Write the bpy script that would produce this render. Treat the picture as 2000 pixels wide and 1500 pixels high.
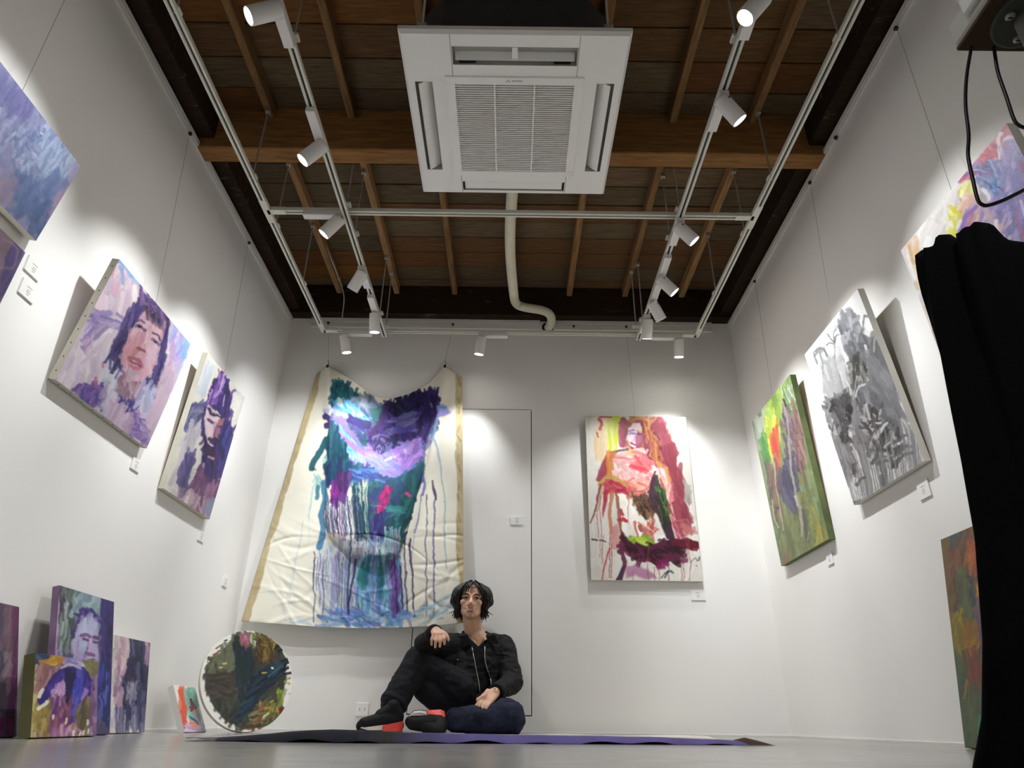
import bpy, bmesh, math, random
import numpy as np
from mathutils import Vector, Matrix, noise as mnoise

for o in list(bpy.data.objects):
    bpy.data.objects.remove(o, do_unlink=True)
SC = bpy.context.scene
COL = SC.collection

# ---------------------------------------------------------------- room and camera
D = 4.5                                   # camera to back wall
FPX, PITCH, ROLL, YAW = 1332.77436, 0.460995363, 0.0129725363, -0.000463860
XL, XR = -0.380113620 * D, 0.370701331 * D
CAMH = 0.0133403649 * D
H = 0.617166843 * D + CAMH                # wall height
YF = -1.6                                 # wall behind the camera

cy_, sy_, cp_, sp_, cr_, sr_ = math.cos(YAW), math.sin(YAW), math.cos(PITCH), math.sin(PITCH), math.cos(ROLL), math.sin(ROLL)
FW = np.array([sy_ * cp_, cy_ * cp_, sp_])
R0 = np.array([cy_, -sy_, 0.0])
U0 = np.cross(R0, FW)
RT = cr_ * R0 + sr_ * U0
UP = -sr_ * R0 + cr_ * U0
CAM = np.array([0, 0, CAMH])

cam_d = bpy.data.cameras.new('camera')
cam = bpy.data.objects.new('camera', cam_d)
COL.objects.link(cam)
cam_d.sensor_fit = 'HORIZONTAL'
cam_d.sensor_width = 36
cam_d.lens = FPX / 2000 * 36
cam_d.clip_start = .02
M = Matrix.Identity(4)
for i in range(3):
    M[i][0], M[i][1], M[i][2], M[i][3] = RT[i], UP[i], -FW[i], CAM[i]
cam.matrix_world = M
SC.camera = cam

world = bpy.data.worlds.new('world')
SC.world = world
world.use_nodes = True
world.node_tree.nodes['Background'].inputs[0].default_value = (.6, .65, .7, 1)
world.node_tree.nodes['Background'].inputs[1].default_value = .02

SC.view_settings.view_transform = 'Standard'
SC.view_settings.look = 'None'
SC.view_settings.gamma = 1
SC.view_settings.use_curve_mapping = False
SC.view_settings.exposure = 0.78
SPOT_W = 42.0                              # watts of each track spotlight


# measuring helpers: a point of the photograph's frame onto a plane of the room
def ray(px, py):
    return FW + RT * (px - 1000) / FPX - UP * (py - 750) / FPX


def onX(px, py, X):
    d = ray(px, py); return CAM + d * (X / d[0])


def onY(px, py, Y):
    d = ray(px, py); return CAM + d * (Y / d[1])


def onZ(px, py, Z):
    d = ray(px, py); return CAM + d * ((Z - CAMH) / d[2])


def project(P):
    P = np.asarray(P) - CAM
    d = P @ FW
    return np.stack([1000 + FPX * (P @ RT) / d, 750 - FPX * (P @ UP) / d], -1)


# ---------------------------------------------------------------- mesh helpers
def tag(o, label=None, cat=None, group=None, kind=None):
    if label: o['label'] = label
    if cat: o['category'] = cat
    if group: o['group'] = group
    if kind: o['kind'] = kind
    return o


def empty(name, loc, label=None, cat=None, group=None):
    o = bpy.data.objects.new(name, None)
    COL.objects.link(o)
    o.location = loc
    o.empty_display_size = .05
    return tag(o, label, cat, group)


class MB:
    """collects shapes into one mesh"""
    def __init__(self):
        self.v, self.f = [], []

    def add(self, v, f):
        n = len(self.v)
        self.v += [tuple(map(float, p)) for p in v]
        self.f += [tuple(i + n for i in q) for q in f]
        return self

    def box(self, lo, hi):
        x0, y0, z0 = lo; x1, y1, z1 = hi
        return self.add([(x0, y0, z0), (x1, y0, z0), (x1, y1, z0), (x0, y1, z0), (x0, y0, z1), (x1, y0, z1), (x1, y1, z1), (x0, y1, z1)],
                        [(0, 3, 2, 1), (4, 5, 6, 7), (0, 1, 5, 4), (1, 2, 6, 5), (2, 3, 7, 6), (3, 0, 4, 7)])

    def cbox(self, lo, hi, c=.003):
        """box with chamfered edges"""
        lo, hi = np.array(lo, float), np.array(hi, float)
        c = min(c, (hi - lo).min() * .49)
        bm = bmesh.new()
        bmesh.ops.create_cube(bm, size=1)
        for v in bm.verts:
            v.co = Vector(lo + (np.array(v.co) + .5) * (hi - lo))
        bmesh.ops.bevel(bm, geom=bm.edges[:], offset=c, segments=1, profile=.5, affect='EDGES')
        bm.verts.index_update()
        self.add([v.co for v in bm.verts], [[v.index for v in f.verts] for f in bm.faces])
        bm.free()
        return self

    def frame(self, p0, p1):
        p0, p1 = np.array(p0, float), np.array(p1, float)
        d = p1 - p0; L = np.linalg.norm(d); d = d / max(L, 1e-9)
        a = np.cross(d, [0, 0, 1.0])
        if np.linalg.norm(a) < 1e-3: a = np.cross(d, [1.0, 0, 0])
        a /= np.linalg.norm(a)
        return p0, p1, d, a, np.cross(d, a)

    def cyl(self, p0, p1, r0, r1=None, n=16, caps=True):
        r1 = r0 if r1 is None else r1
        p0, p1, d, a, b = self.frame(p0, p1)
        t = np.linspace(0, 2 * np.pi, n, endpoint=False)
        ring = lambda p, r: [p + r * (math.cos(k) * a + math.sin(k) * b) for k in t]
        f = [(i, (i + 1) % n, n + (i + 1) % n, n + i) for i in range(n)]
        if caps: f += [tuple(range(n))[::-1], tuple(range(n, 2 * n))]
        return self.add(ring(p0, r0) + ring(p1, r1), f)

    def lathe(self, p0, p1, prof, n=20):
        """revolve (s, r) pairs about the axis p0->p1; s in metres from p0"""
        p0, p1, d, a, b = self.frame(p0, p1)
        t = np.linspace(0, 2 * np.pi, n, endpoint=False); v = []; f = []
        for s, r in prof:
            v += [p0 + d * s + r * (math.cos(k) * a + math.sin(k) * b) for k in t]
        for j in range(len(prof) - 1):
            f += [(j * n + i, j * n + (i + 1) % n, (j + 1) * n + (i + 1) % n, (j + 1) * n + i) for i in range(n)]
        f += [tuple(range(n))[::-1], tuple(range((len(prof) - 1) * n, len(prof) * n))]
        return self.add(v, f)

    def tube(self, pts, r, n=8, smooth=4):
        p = np.array(pts, float)
        if smooth and len(p) > 2:
            q = np.vstack([2 * p[0] - p[1], p, 2 * p[-1] - p[-2]]); out = []
            for i in range(1, len(q) - 2):
                for t in np.linspace(0, 1, smooth + 1)[:-1]:
                    out.append(.5 * (2 * q[i] + (q[i + 1] - q[i - 1]) * t + (2 * q[i - 1] - 5 * q[i] + 4 * q[i + 1] - q[i + 2]) * t * t
                                     + (3 * q[i] - q[i - 1] - 3 * q[i + 1] + q[i + 2]) * t ** 3))
            p = np.vstack(out + [p[-1:]])
        rr = np.interp(np.linspace(0, 1, len(p)), np.linspace(0, 1, len(r)), r) if hasattr(r, '__len__') else np.full(len(p), r)
        v = []; f = []; a = None
        for i in range(len(p)):
            d = p[min(i + 1, len(p) - 1)] - p[max(i - 1, 0)]; d /= max(np.linalg.norm(d), 1e-9)
            if a is None:
                a = np.cross(d, [0, 0, 1.0])
                if np.linalg.norm(a) < 1e-2: a = np.cross(d, [1.0, 0, 0])
            a = a - d * (a @ d); a /= max(np.linalg.norm(a), 1e-9); b = np.cross(d, a)
            v += [p[i] + rr[i] * (math.cos(k) * a + math.sin(k) * b) for k in np.linspace(0, 2 * np.pi, n, endpoint=False)]
        for j in range(len(p) - 1):
            f += [(j * n + i, j * n + (i + 1) % n, (j + 1) * n + (i + 1) % n, (j + 1) * n + i) for i in range(n)]
        f += [tuple(range(n))[::-1], tuple(range((len(p) - 1) * n, len(p) * n))]
        return self.add(v, f)

    def ell(self, c, r, n=16, m=10, rot=None):
        v = []; f = []; c = np.array(c, float)
        for j in range(1, m):
            e = math.pi * j / m - math.pi / 2
            for i in range(n):
                t = 2 * math.pi * i / n
                v.append([math.cos(e) * math.cos(t) * r[0], math.cos(e) * math.sin(t) * r[1], math.sin(e) * r[2]])
        v += [[0, 0, -r[2]], [0, 0, r[2]]]
        v = np.array(v)
        if rot is not None: v = v @ np.array(rot).T
        for j in range(m - 2):
            f += [(j * n + i, j * n + (i + 1) % n, (j + 1) * n + (i + 1) % n, (j + 1) * n + i) for i in range(n)]
        k = (m - 1) * n
        f += [(k, (i + 1) % n, i) for i in range(n)] + [(k + 1, (m - 2) * n + i, (m - 2) * n + (i + 1) % n) for i in range(n)]
        return self.add(v + c, f)

    def cap(self, p0, p1, r0, r1, n=14):
        """tapered capsule"""
        p0, p1 = np.array(p0, float), np.array(p1, float)
        L = np.linalg.norm(p1 - p0); pr = []
        for k in range(0, 5): e = math.pi / 2 * (k / 4 - 1); pr.append((math.sin(e) * r0, max(math.cos(e) * r0, r0 * .04)))
        for k in range(0, 5): e = math.pi / 2 * k / 4; pr.append((L + math.sin(e) * r1, max(math.cos(e) * r1, r1 * .04)))
        return self.lathe(p0, p1, pr, n)

    def mesh(self, name):
        m = bpy.data.meshes.new(name)
        m.from_pydata(self.v, [], self.f)
        m.validate(); m.update()
        return m

    def build(self, name, mat, parent=None, smooth=False, kind=None):
        o = bpy.data.objects.new(name, self.mesh(name))
        COL.objects.link(o)
        if mat: o.data.materials.append(mat)
        if smooth:
            for p in o.data.polygons: p.use_smooth = True
        attach(o, parent)
        if kind: o['kind'] = kind
        return o


def attach(o, parent):
    """parent keeping world-space vertices (parents here are unrotated, unscaled)"""
    if parent is not None:
        o.parent = parent
        off = Vector(parent.location)
        p = parent.parent
        while p is not None:
            off += Vector(p.location); p = p.parent
        o.location = -off


def struct(name, mb, mat, smooth=False):
    return tag(mb.build(name, mat, None, smooth), kind='structure')


# ---------------------------------------------------------------- materials
def mat(name, col, rough=.6, metal=0, spec=.5, bump=0, bscale=40, var=0, vscale=6, emit=None, estr=0, stretch=None):
    m = bpy.data.materials.new(name); m.use_nodes = True
    nt = m.node_tree; b = nt.nodes['Principled BSDF']
    c = tuple(col) + (1,)
    b.inputs['Base Color'].default_value = c
    b.inputs['Roughness'].default_value = rough
    b.inputs['Metallic'].default_value = metal
    b.inputs['Specular IOR Level'].default_value = spec
    tc = nt.nodes.new('ShaderNodeTexCoord')
    src = tc.outputs['Object']
    if stretch:
        mp = nt.nodes.new('ShaderNodeMapping'); mp.inputs['Scale'].default_value = stretch
        nt.links.new(src, mp.inputs['Vector']); src = mp.outputs['Vector']
    if var:
        n = nt.nodes.new('ShaderNodeTexNoise'); n.inputs['Scale'].default_value = vscale; n.inputs['Detail'].default_value = 5
        nt.links.new(src, n.inputs['Vector'])
        r = nt.nodes.new('ShaderNodeValToRGB')
        r.color_ramp.elements[0].position = .3; r.color_ramp.elements[1].position = .7
        r.color_ramp.elements[0].color = tuple(x * (1 - var) for x in col) + (1,)
        r.color_ramp.elements[1].color = tuple(min(1, x * (1 + var)) for x in col) + (1,)
        nt.links.new(n.outputs['Fac'], r.inputs['Fac']); nt.links.new(r.outputs['Color'], b.inputs['Base Color'])
    if bump:
        n = nt.nodes.new('ShaderNodeTexNoise'); n.inputs['Scale'].default_value = bscale; n.inputs['Detail'].default_value = 6
        nt.links.new(src, n.inputs['Vector'])
        bp = nt.nodes.new('ShaderNodeBump'); bp.inputs['Strength'].default_value = bump; bp.inputs['Distance'].default_value = .004
        nt.links.new(n.outputs['Fac'], bp.inputs['Height']); nt.links.new(bp.outputs['Normal'], b.inputs['Normal'])
    if emit:
        b.inputs['Emission Color'].default_value = tuple(emit) + (1,)
        b.inputs['Emission Strength'].default_value = estr
    return m


def srgb(h):
    return tuple(((c / 12.92) if c <= .04045 else ((c + .055) / 1.055) ** 2.4) for c in (int(h[i:i + 2], 16) / 255 for i in (0, 2, 4)))


def wood_mat(name, stops, scale=(1, 1, 1), rough=.75):
    """weathered timber; every board gets its own tone from the object's random value"""
    m = bpy.data.materials.new(name); m.use_nodes = True
    nt = m.node_tree; N = nt.nodes; L = nt.links; b = N['Principled BSDF']
    b.inputs['Roughness'].default_value = rough; b.inputs['Specular IOR Level'].default_value = .25
    tc = N.new('ShaderNodeTexCoord'); mp = N.new('ShaderNodeMapping'); mp.inputs['Scale'].default_value = scale
    L.new(tc.outputs['Object'], mp.inputs['Vector'])
    oi = N.new('ShaderNodeObjectInfo')
    ad = N.new('ShaderNodeVectorMath'); ad.operation = 'ADD'
    L.new(mp.outputs['Vector'], ad.inputs[0])
    sc = N.new('ShaderNodeMath'); sc.operation = 'MULTIPLY'; sc.inputs[1].default_value = 37
    L.new(oi.outputs['Random'], sc.inputs[0]); L.new(sc.outputs[0], ad.inputs[1])
    g = N.new('ShaderNodeTexNoise'); g.inputs['Scale'].default_value = 3.5; g.inputs['Detail'].default_value = 8; g.inputs['Roughness'].default_value = .65
    L.new(ad.outputs['Vector'], g.inputs['Vector'])
    rp = N.new('ShaderNodeValToRGB'); rp.color_ramp.interpolation = 'CONSTANT'
    el = rp.color_ramp.elements
    el[0].position = 0; el[0].color = srgb(stops[0]) + (1,); el[1].position = 1 / len(stops); el[1].color = srgb(stops[1]) + (1,)
    for i, s in enumerate(stops[2:], 2):
        e = el.new(i / len(stops)); e.color = srgb(s) + (1,)
    L.new(oi.outputs['Random'], rp.inputs['Fac'])
    gr = N.new('ShaderNodeMapRange'); gr.inputs['From Min'].default_value = .25; gr.inputs['From Max'].default_value = .75
    gr.inputs['To Min'].default_value = .5; gr.inputs['To Max'].default_value = 1.45
    L.new(g.outputs['Fac'], gr.inputs['Value'])
    mx = N.new('ShaderNodeVectorMath'); mx.operation = 'SCALE'
    L.new(rp.outputs['Color'], mx.inputs[0]); L.new(gr.outputs['Result'], mx.inputs['Scale'])
    # pale mineral stains with a shape of their own
    st = N.new('ShaderNodeTexNoise'); st.inputs['Scale'].default_value = 2.2; st.inputs['Detail'].default_value = 4
    L.new(ad.outputs['Vector'], st.inputs['Vector'])
    sr = N.new('ShaderNodeMapRange'); sr.inputs['From Min'].default_value = .62; sr.inputs['From Max'].default_value = .8; sr.inputs['To Max'].default_value = .45
    L.new(st.outputs['Fac'], sr.inputs['Value'])
    mm = N.new('ShaderNodeMix'); mm.data_type = 'RGBA'; mm.inputs['B'].default_value = srgb('8a8068') + (1,)
    L.new(sr.outputs['Result'], mm.inputs['Factor']); L.new(mx.outputs['Vector'], mm.inputs['A'])
    L.new(mm.outputs['Result'], b.inputs['Base Color'])
    bp = N.new('ShaderNodeBump'); bp.inputs['Strength'].default_value = .5; bp.inputs['Distance'].default_value = .004
    L.new(g.outputs['Fac'], bp.inputs['Height']); L.new(bp.outputs['Normal'], b.inputs['Normal'])
    return m


def paint_mat(name, rough=.5, bump=.25):
    m = bpy.data.materials.new(name); m.use_nodes = True
    nt = m.node_tree; b = nt.nodes['Principled BSDF']
    at = nt.nodes.new('ShaderNodeAttribute'); at.attribute_name = 'pigment'
    nt.links.new(at.outputs['Color'], b.inputs['Base Color'])
    b.inputs['Roughness'].default_value = rough; b.inputs['Specular IOR Level'].default_value = .35
    tc = nt.nodes.new('ShaderNodeTexCoord'); n = nt.nodes.new('ShaderNodeTexNoise')
    n.inputs['Scale'].default_value = 260; n.inputs['Detail'].default_value = 3
    nt.links.new(tc.outputs['Object'], n.inputs['Vector'])
    bp = nt.nodes.new('ShaderNodeBump'); bp.inputs['Strength'].default_value = bump; bp.inputs['Distance'].default_value = .0015
    nt.links.new(n.outputs['Fac'], bp.inputs['Height']); nt.links.new(bp.outputs['Normal'], b.inputs['Normal'])
    return m


WALL = mat('wall_paint', srgb('f0eeea'), .75, spec=.3, bump=.06, bscale=120, var=.015, vscale=2)
TRIM = mat('trim_paint', srgb('dedcd6'), .5, spec=.4, var=.02)
WHITE = mat('white_enamel', srgb('f6f5f1'), .38, var=.01)
RAILW = mat('track_white', srgb('d9d8cc'), .4, var=.02)
SLOT = mat('track_slot', srgb('3a3a36'), .5, metal=.3, var=.05)
STEEL = mat('zinc_steel', srgb('b4b4b0'), .4, metal=.45, var=.1, vscale=60)
DARKM = mat('dark_metal', srgb('3a3732'), .45, metal=.6, var=.1, vscale=50)
BLACKP = mat('black_plastic', srgb('161518'), .35, var=.1)
GAP = mat('dark_gap', srgb('0c0b0a'), .9, var=.1)
CARD = mat('card_white', srgb('efeeea'), .7, var=.01)
INK = mat('grey_print', srgb('9a9894'), .8, var=.05)
CANVAS_SIDE = mat('canvas_side', srgb('c9c5b6'), .85, bump=.2, bscale=300, var=.06, vscale=14)
BARE = mat('stretcher_pine', srgb('b79a6c'), .7, var=.15, vscale=20, bump=.2)
PLANK = wood_mat('ceiling_plank', ['66492e', '6c5840', '5e4e3a', '6a4626', '66563f', '784e24', '5c4d38', '664a2a'], (2.2, 22, 8))
RAFTER = wood_mat('rafter_wood', ['947048', '886640', '9c7850', '80603c'], (18, 1.6, 18))
BEAM = wood_mat('beam_wood', ['946a3c', '8a6234'], (1.6, 14, 14))
BEAMD = wood_mat('old_beam_wood', ['2c1c10', '301e10', '281808'], (3, 12, 12))
PAINT = paint_mat('oil_paint', .42)
CLOTHP = paint_mat('painted_cloth', .7, .4)
# ---------------------------------------------------------------- floor, walls, ceiling
def floor_mat():
    m = bpy.data.materials.new('polished_concrete'); m.use_nodes = True
    nt = m.node_tree; N = nt.nodes; L = nt.links; b = N['Principled BSDF']
    tc = N.new('ShaderNodeTexCoord')
    n = N.new('ShaderNodeTexNoise'); n.inputs['Scale'].default_value = 2.5; n.inputs['Detail'].default_value = 9; n.inputs['Roughness'].default_value = .62
    L.new(tc.outputs['Object'], n.inputs['Vector'])
    r = N.new('ShaderNodeValToRGB'); r.color_ramp.elements[0].position = .3; r.color_ramp.elements[1].position = .72
    r.color_ramp.elements[0].color = srgb('83817b') + (1,); r.color_ramp.elements[1].color = srgb('a09e97') + (1,)
    L.new(n.outputs['Fac'], r.inputs['Fac']); L.new(r.outputs['Color'], b.inputs['Base Color'])
    n2 = N.new('ShaderNodeTexNoise'); n2.inputs['Scale'].default_value = 9; n2.inputs['Detail'].default_value = 5
    L.new(tc.outputs['Object'], n2.inputs['Vector'])
    mr = N.new('ShaderNodeMapRange'); mr.inputs['To Min'].default_value = .16; mr.inputs['To Max'].default_value = .26
    L.new(n2.outputs['Fac'], mr.inputs['Value']); L.new(mr.outputs['Result'], b.inputs['Roughness'])
    b.inputs['Specular IOR Level'].default_value = .5
    bp = N.new('ShaderNodeBump'); bp.inputs['Strength'].default_value = .015; bp.inputs['Distance'].default_value = .002
    L.new(n2.outputs['Fac'], bp.inputs['Height']); L.new(bp.outputs['Normal'], b.inputs['Normal'])
    return m


T = .12
struct('floor', MB().box((XL - T, YF - T, -.1), (XR + T, D + T, 0)), floor_mat())
struct('wall_left', MB().box((XL - T, YF, 0), (XL, D, H)), WALL)
struct('wall_right', MB().box((XR, YF, 0), (XR + T, D, H)), WALL)
struct('wall_front', MB().box((XL - T, YF - T, 0), (XR + T, YF, H + .4)), WALL)
# back wall with a flush door leaf: real gaps round the leaf, near-black board behind as their shade
DX0, DX1, DZ0, DZ1, G = -.60, .137, .102, 2.086, .0055
wb = MB()
wb.box((XL - T, D, 0), (DX0 - G, D + T, H)); wb.box((DX1 + G, D, 0), (XR + T, D + T, H))
wb.box((DX0 - G, D, DZ1 + G), (DX1 + G, D + T, H)); wb.box((DX0 - G, D, 0), (DX1 + G, D + T, DZ0 - G))
wb.box((DX0 - .05, D + .06, DZ0 - .05), (DX1 + .05, D + T + .02, DZ1 + .05))
wall_back = struct('wall_back', wb, WALL)
MB().box((DX0 - G, D + .03, DZ0 - G), (DX1 + G, D + .058, DZ1 + G)).build('door_gap_shadow_board', GAP, wall_back)
struct('door_1', MB().cbox((DX0, D, DZ0), (DX1, D + .029, DZ1), .0015), WALL)
# picture rails at the top of the walls
tl = MB().box((XL, YF, H - .03), (XL + .016, D, H)); tl.box((XL, YF, H - .042), (XL + .009, D, H - .034))
struct('trim_1', tl, TRIM)
tr = MB().box((XR - .016, YF, H - .03), (XR, D, H)); tr.box((XR - .009, YF, H - .042), (XR, D, H - .034))
struct('trim_2', tr, TRIM)
pipe_x = .262
tb = MB()
for a, b_ in ((XL + .16, pipe_x - .055), (pipe_x + .06, XR - .14)):
    tb.box((a, D - .016, H - .03), (b_, D, H)); tb.box((a, D - .009, H - .075), (b_, D, H - .036))
struct('trim_3', tb, TRIM)
struct('baseboard_back', MB().box((XL, D - .004, 0), (XR, D, .012)), TRIM)
struct('baseboard_right', MB().box((XR - .004, YF, 0), (XR, D, .012)), TRIM)
struct('baseboard_left', MB().box((XL, YF, 0), (XL + .004, D, .012)), TRIM)

# ceiling: boards over rafters over a cross beam, each its own piece of timber
ZR, ZP = 3.02, 3.10
ceiling = struct('ceiling', MB().box((XL - T, YF - T, ZP + .03), (XR + T, D + T, ZP + .1)), BEAMD)
rng = random.Random(4)
y = YF
row = 0
RX = [-1.345, -.902, -.455, -.01, .432, .862, 1.30]
while y < D:
    w = .19 if y < 2.8 else .172
    y1 = min(y + w, D + .1)
    cut = rng.choice([RX[2], RX[3], RX[4], RX[1], RX[5]])
    cut2 = rng.choice([None, RX[0], RX[6]])
    xs = sorted({XL - .1, cut + .02, XR + .1} | ({cut2 + .02} if cut2 and abs(cut2 - cut) > .5 else set()))
    for a, b_ in zip(xs[:-1], xs[1:]):
        dz = rng.random() * .006
        o = MB().cbox((a + .001, y + .003, ZP - dz), (b_ - .001, y1 - .003, ZP + .03), .003)
        m_ = o.mesh('plank'); cx, cyy = (a + b_) / 2, (y + y1) / 2
        for v in m_.vertices: v.co -= Vector((cx, cyy, ZP))
        ob = bpy.data.objects.new('plank', m_); COL.objects.link(ob); m_.materials.append(PLANK)
        ob.parent = ceiling; ob.location = (cx, cyy, ZP)
    y = y1; row += 1


def timber(name, lo, hi, m_, c=.004):
    lo, hi = np.array(lo), np.array(hi); ce = (lo + hi) / 2
    me = MB().cbox(lo - ce, hi - ce, c).mesh(name); me.materials.append(m_)
    ob = bpy.data.objects.new(name, me); COL.objects.link(ob); ob.parent = ceiling; ob.location = ce
    return ob


BY0, BY1 = 2.715, 2.825
for i, x in enumerate(RX):
    timber('rafter', (x - .02, YF, ZR), (x + .02, BY0, ZP), RAFTER)
    timber('rafter', (x - .02, BY1, ZR), (x + .02, 4.43, ZP), RAFTER)
timber('crossbeam', (XL - .1, BY0, 2.80), (XR + .1, BY1, ZP), BEAM, .006)
timber('crossbeam', (XL - .1, -.2, 2.80), (XR + .1, -.09, ZP), BEAM, .006)
timber('wall_beam', (XL - .1, 4.42, H + .002), (XR + .1, D + .1, ZP), BEAMD, .006)
timber('wall_beam', (XL - .1, YF, H + .03), (XL + .085, 4.42, ZP), BEAMD, .006)
timber('wall_beam', (XR - .085, YF, H + .03), (XR + .1, 4.42, ZP), BEAMD, .006)

# small wall outlet low on the back wall
p0 = onY(697, 1372, D); p1 = onY(719, 1399, D)
ou = empty('wall_outlet', ((p0[0] + p1[0]) / 2, D, p1[2]), 'small white outlet plate low on the back wall beside the raised shoe', 'outlet')
MB().cbox((p0[0], D - .009, p1[2]), (p1[0], D, p0[2]), .003).build('plate', WHITE, ou)
for k in (.3, .7):
    MB().box((p0[0] * (1 - k) + p1[0] * k - .002, D - .0095, (p0[2] + p1[2]) / 2 - .008), (p0[0] * (1 - k) + p1[0] * k + .002, D - .0085, (p0[2] + p1[2]) / 2 + .008)).build('socket_slot', INK, ou)
# ---------------------------------------------------------------- brush engine
# A little painter: strokes are laid on a colour array, which then becomes the
# colour attribute of the canvas mesh (paint pigment only, no light or shade).
def hx(c):
    return np.array([int(c[i:i + 2], 16) / 255 for i in (0, 2, 4)])


class Canvas:
    def __init__(self, x0, y0, x1, y1, k=1.4, base='e8e4dc', seed=1):
        self.x0, self.y0, self.k = x0, y0, k
        self.W, self.H = int((x1 - x0) * k) + 2, int((y1 - y0) * k) + 2
        self.a = np.ones((self.H, self.W, 3)) * hx(base)
        self.h = np.zeros((self.H, self.W))
        self.r = np.random.RandomState(seed); self.sat, self.gain = 1, 1
        self.tf(0, 0, 1)
        self.noise = self.fbm()
        self.a *= 1 + (self.noise[..., None] - .5) * .07

    def fbm(self):
        o = np.zeros((self.H, self.W)); amp = 1; tot = 0
        for n in (6, 14, 34, 80):
            g = self.r.rand(n + 2, n + 2)
            yy = np.linspace(0, n, self.H); xx = np.linspace(0, n, self.W)
            yi = yy.astype(int); xi = xx.astype(int)
            fy = (yy - yi)[:, None]; fx = (xx - xi)[None]
            fy = fy * fy * (3 - 2 * fy); fx = fx * fx * (3 - 2 * fx)
            v = (g[yi][:, xi] * (1 - fy) * (1 - fx) + g[yi + 1][:, xi] * fy * (1 - fx)
                 + g[yi][:, xi + 1] * (1 - fy) * fx + g[yi + 1][:, xi + 1] * fy * fx)
            o += amp * v; tot += amp; amp *= .62
        return o / tot

    def tf(self, ox, oy, s):
        self.ox, self.oy, self.s = ox, oy, s
        return self

    def P(self, pts):
        p = np.asarray(pts, float)
        return (p / self.s + [self.ox, self.oy] - [self.x0, self.y0]) * self.k

    def st(self, pts, w, col, a=.92, br=.10, taper=0, dry=0.0):
        """brush stroke along a polyline (smoothed)"""
        p = self.P(pts); w = w / self.s * self.k / 2
        if len(p) > 2:
            q = np.vstack([2 * p[0] - p[1], p, 2 * p[-1] - p[-2]]); out = []
            for i in range(1, len(q) - 2):
                for t in np.linspace(0, 1, 5)[:-1]:
                    out.append(.5 * (2 * q[i] + (q[i + 1] - q[i - 1]) * t
                                     + (2 * q[i - 1] - 5 * q[i] + 4 * q[i + 1] - q[i + 2]) * t * t
                                     + (3 * q[i] - q[i - 1] - 3 * q[i + 1] + q[i + 2]) * t ** 3))
            p = np.vstack(out + [p[-1:]])
        lo = np.floor(p.min(0) - w - 2).astype(int); hi = np.ceil(p.max(0) + w + 2).astype(int)
        lo = np.maximum(lo, 0); hi = np.minimum(hi, [self.W, self.H])
        if (hi <= lo).any():
            return
        X, Y = np.meshgrid(np.arange(lo[0], hi[0]), np.arange(lo[1], hi[1]))
        best = np.full(X.shape, 1e9); sd = np.zeros(X.shape); al = np.zeros(X.shape)
        n = len(p) - 1
        for i in range(n):
            d = p[i + 1] - p[i]; L = max(np.hypot(*d), 1e-6); d = d / L
            t = np.clip((X - p[i][0]) * d[0] + (Y - p[i][1]) * d[1], 0, L)
            ex = X - p[i][0] - t * d[0]; ey = Y - p[i][1] - t * d[1]
            dd = np.hypot(ex, ey); m = dd < best
            best = np.where(m, dd, best)
            sd = np.where(m, d[0] * ey - d[1] * ex, sd)
            al = np.where(m, (i + t / L) / n, al)
        ww = w * (1 - taper * al) + .01
        soft = max(.7, .22 * w)
        A = np.clip((ww - best) / soft + .5, 0, 1)
        ph = self.r.rand(3) * 6.3; u = sd / max(w, .5)
        bristle = np.sin(u * 9 + ph[0] + al * 1.5) * .5 + np.sin(u * 17 + ph[1]) * .35 + np.sin(u * 31 + ph[2]) * .2
        if dry:
            A = A * np.clip(1 - dry * (.5 + bristle + 1.2 * (al - .4)), 0, 1)
        c = hx(col) * (1 + br * bristle[..., None]) * (1 + .05 * self.r.randn())
        sl = (slice(lo[1], hi[1]), slice(lo[0], hi[0]))
        A = (A * a)[..., None]
        self.a[sl] = self.a[sl] * (1 - A) + np.clip(c, 0, 1) * A
        self.h[sl] = self.h[sl] * (1 - A[..., 0]) + A[..., 0] * (.5 + .5 * bristle)

    def mask(self, pts, f=3):
        p = self.P(pts); f = max(f / self.s * self.k, .8)
        lo = np.maximum(np.floor(p.min(0) - f - 1).astype(int), 0)
        hi = np.minimum(np.ceil(p.max(0) + f + 1).astype(int), [self.W, self.H])
        if (hi <= lo).any():
            return None
        X, Y = np.meshgrid(np.arange(lo[0], hi[0]) + .5, np.arange(lo[1], hi[1]) + .5)
        ins = np.zeros(X.shape, bool); dist = np.full(X.shape, 1e9)
        for i in range(len(p)):
            a, b = p[i], p[(i + 1) % len(p)]
            c = (a[1] > Y) != (b[1] > Y)
            with np.errstate(divide='ignore', invalid='ignore'):
                ins ^= c & (X < (b[0] - a[0]) * (Y - a[1]) / (b[1] - a[1] + 1e-12) + a[0])
            d = b - a; L2 = max(d @ d, 1e-9)
            t = np.clip(((X - a[0]) * d[0] + (Y - a[1]) * d[1]) / L2, 0, 1)
            dist = np.minimum(dist, np.hypot(X - a[0] - t * d[0], Y - a[1] - t * d[1]))
        sg = np.where(ins, dist, -dist)
        return np.clip(sg / f + .5, 0, 1), (slice(lo[1], hi[1]), slice(lo[0], hi[0]))

    def pg(self, pts, col, a=.95, f=4, br=.25):
        """filled patch of paint with a soft edge"""
        m = self.mask(pts, f)
        if m is None:
            return
        A, sl = m
        n = self.noise[sl]
        A = (A * a)[..., None]
        c = np.clip(hx(col) * (1 + br * (n[..., None] - .5) * 2), 0, 1)
        self.a[sl] = self.a[sl] * (1 - A) + c * A

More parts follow.
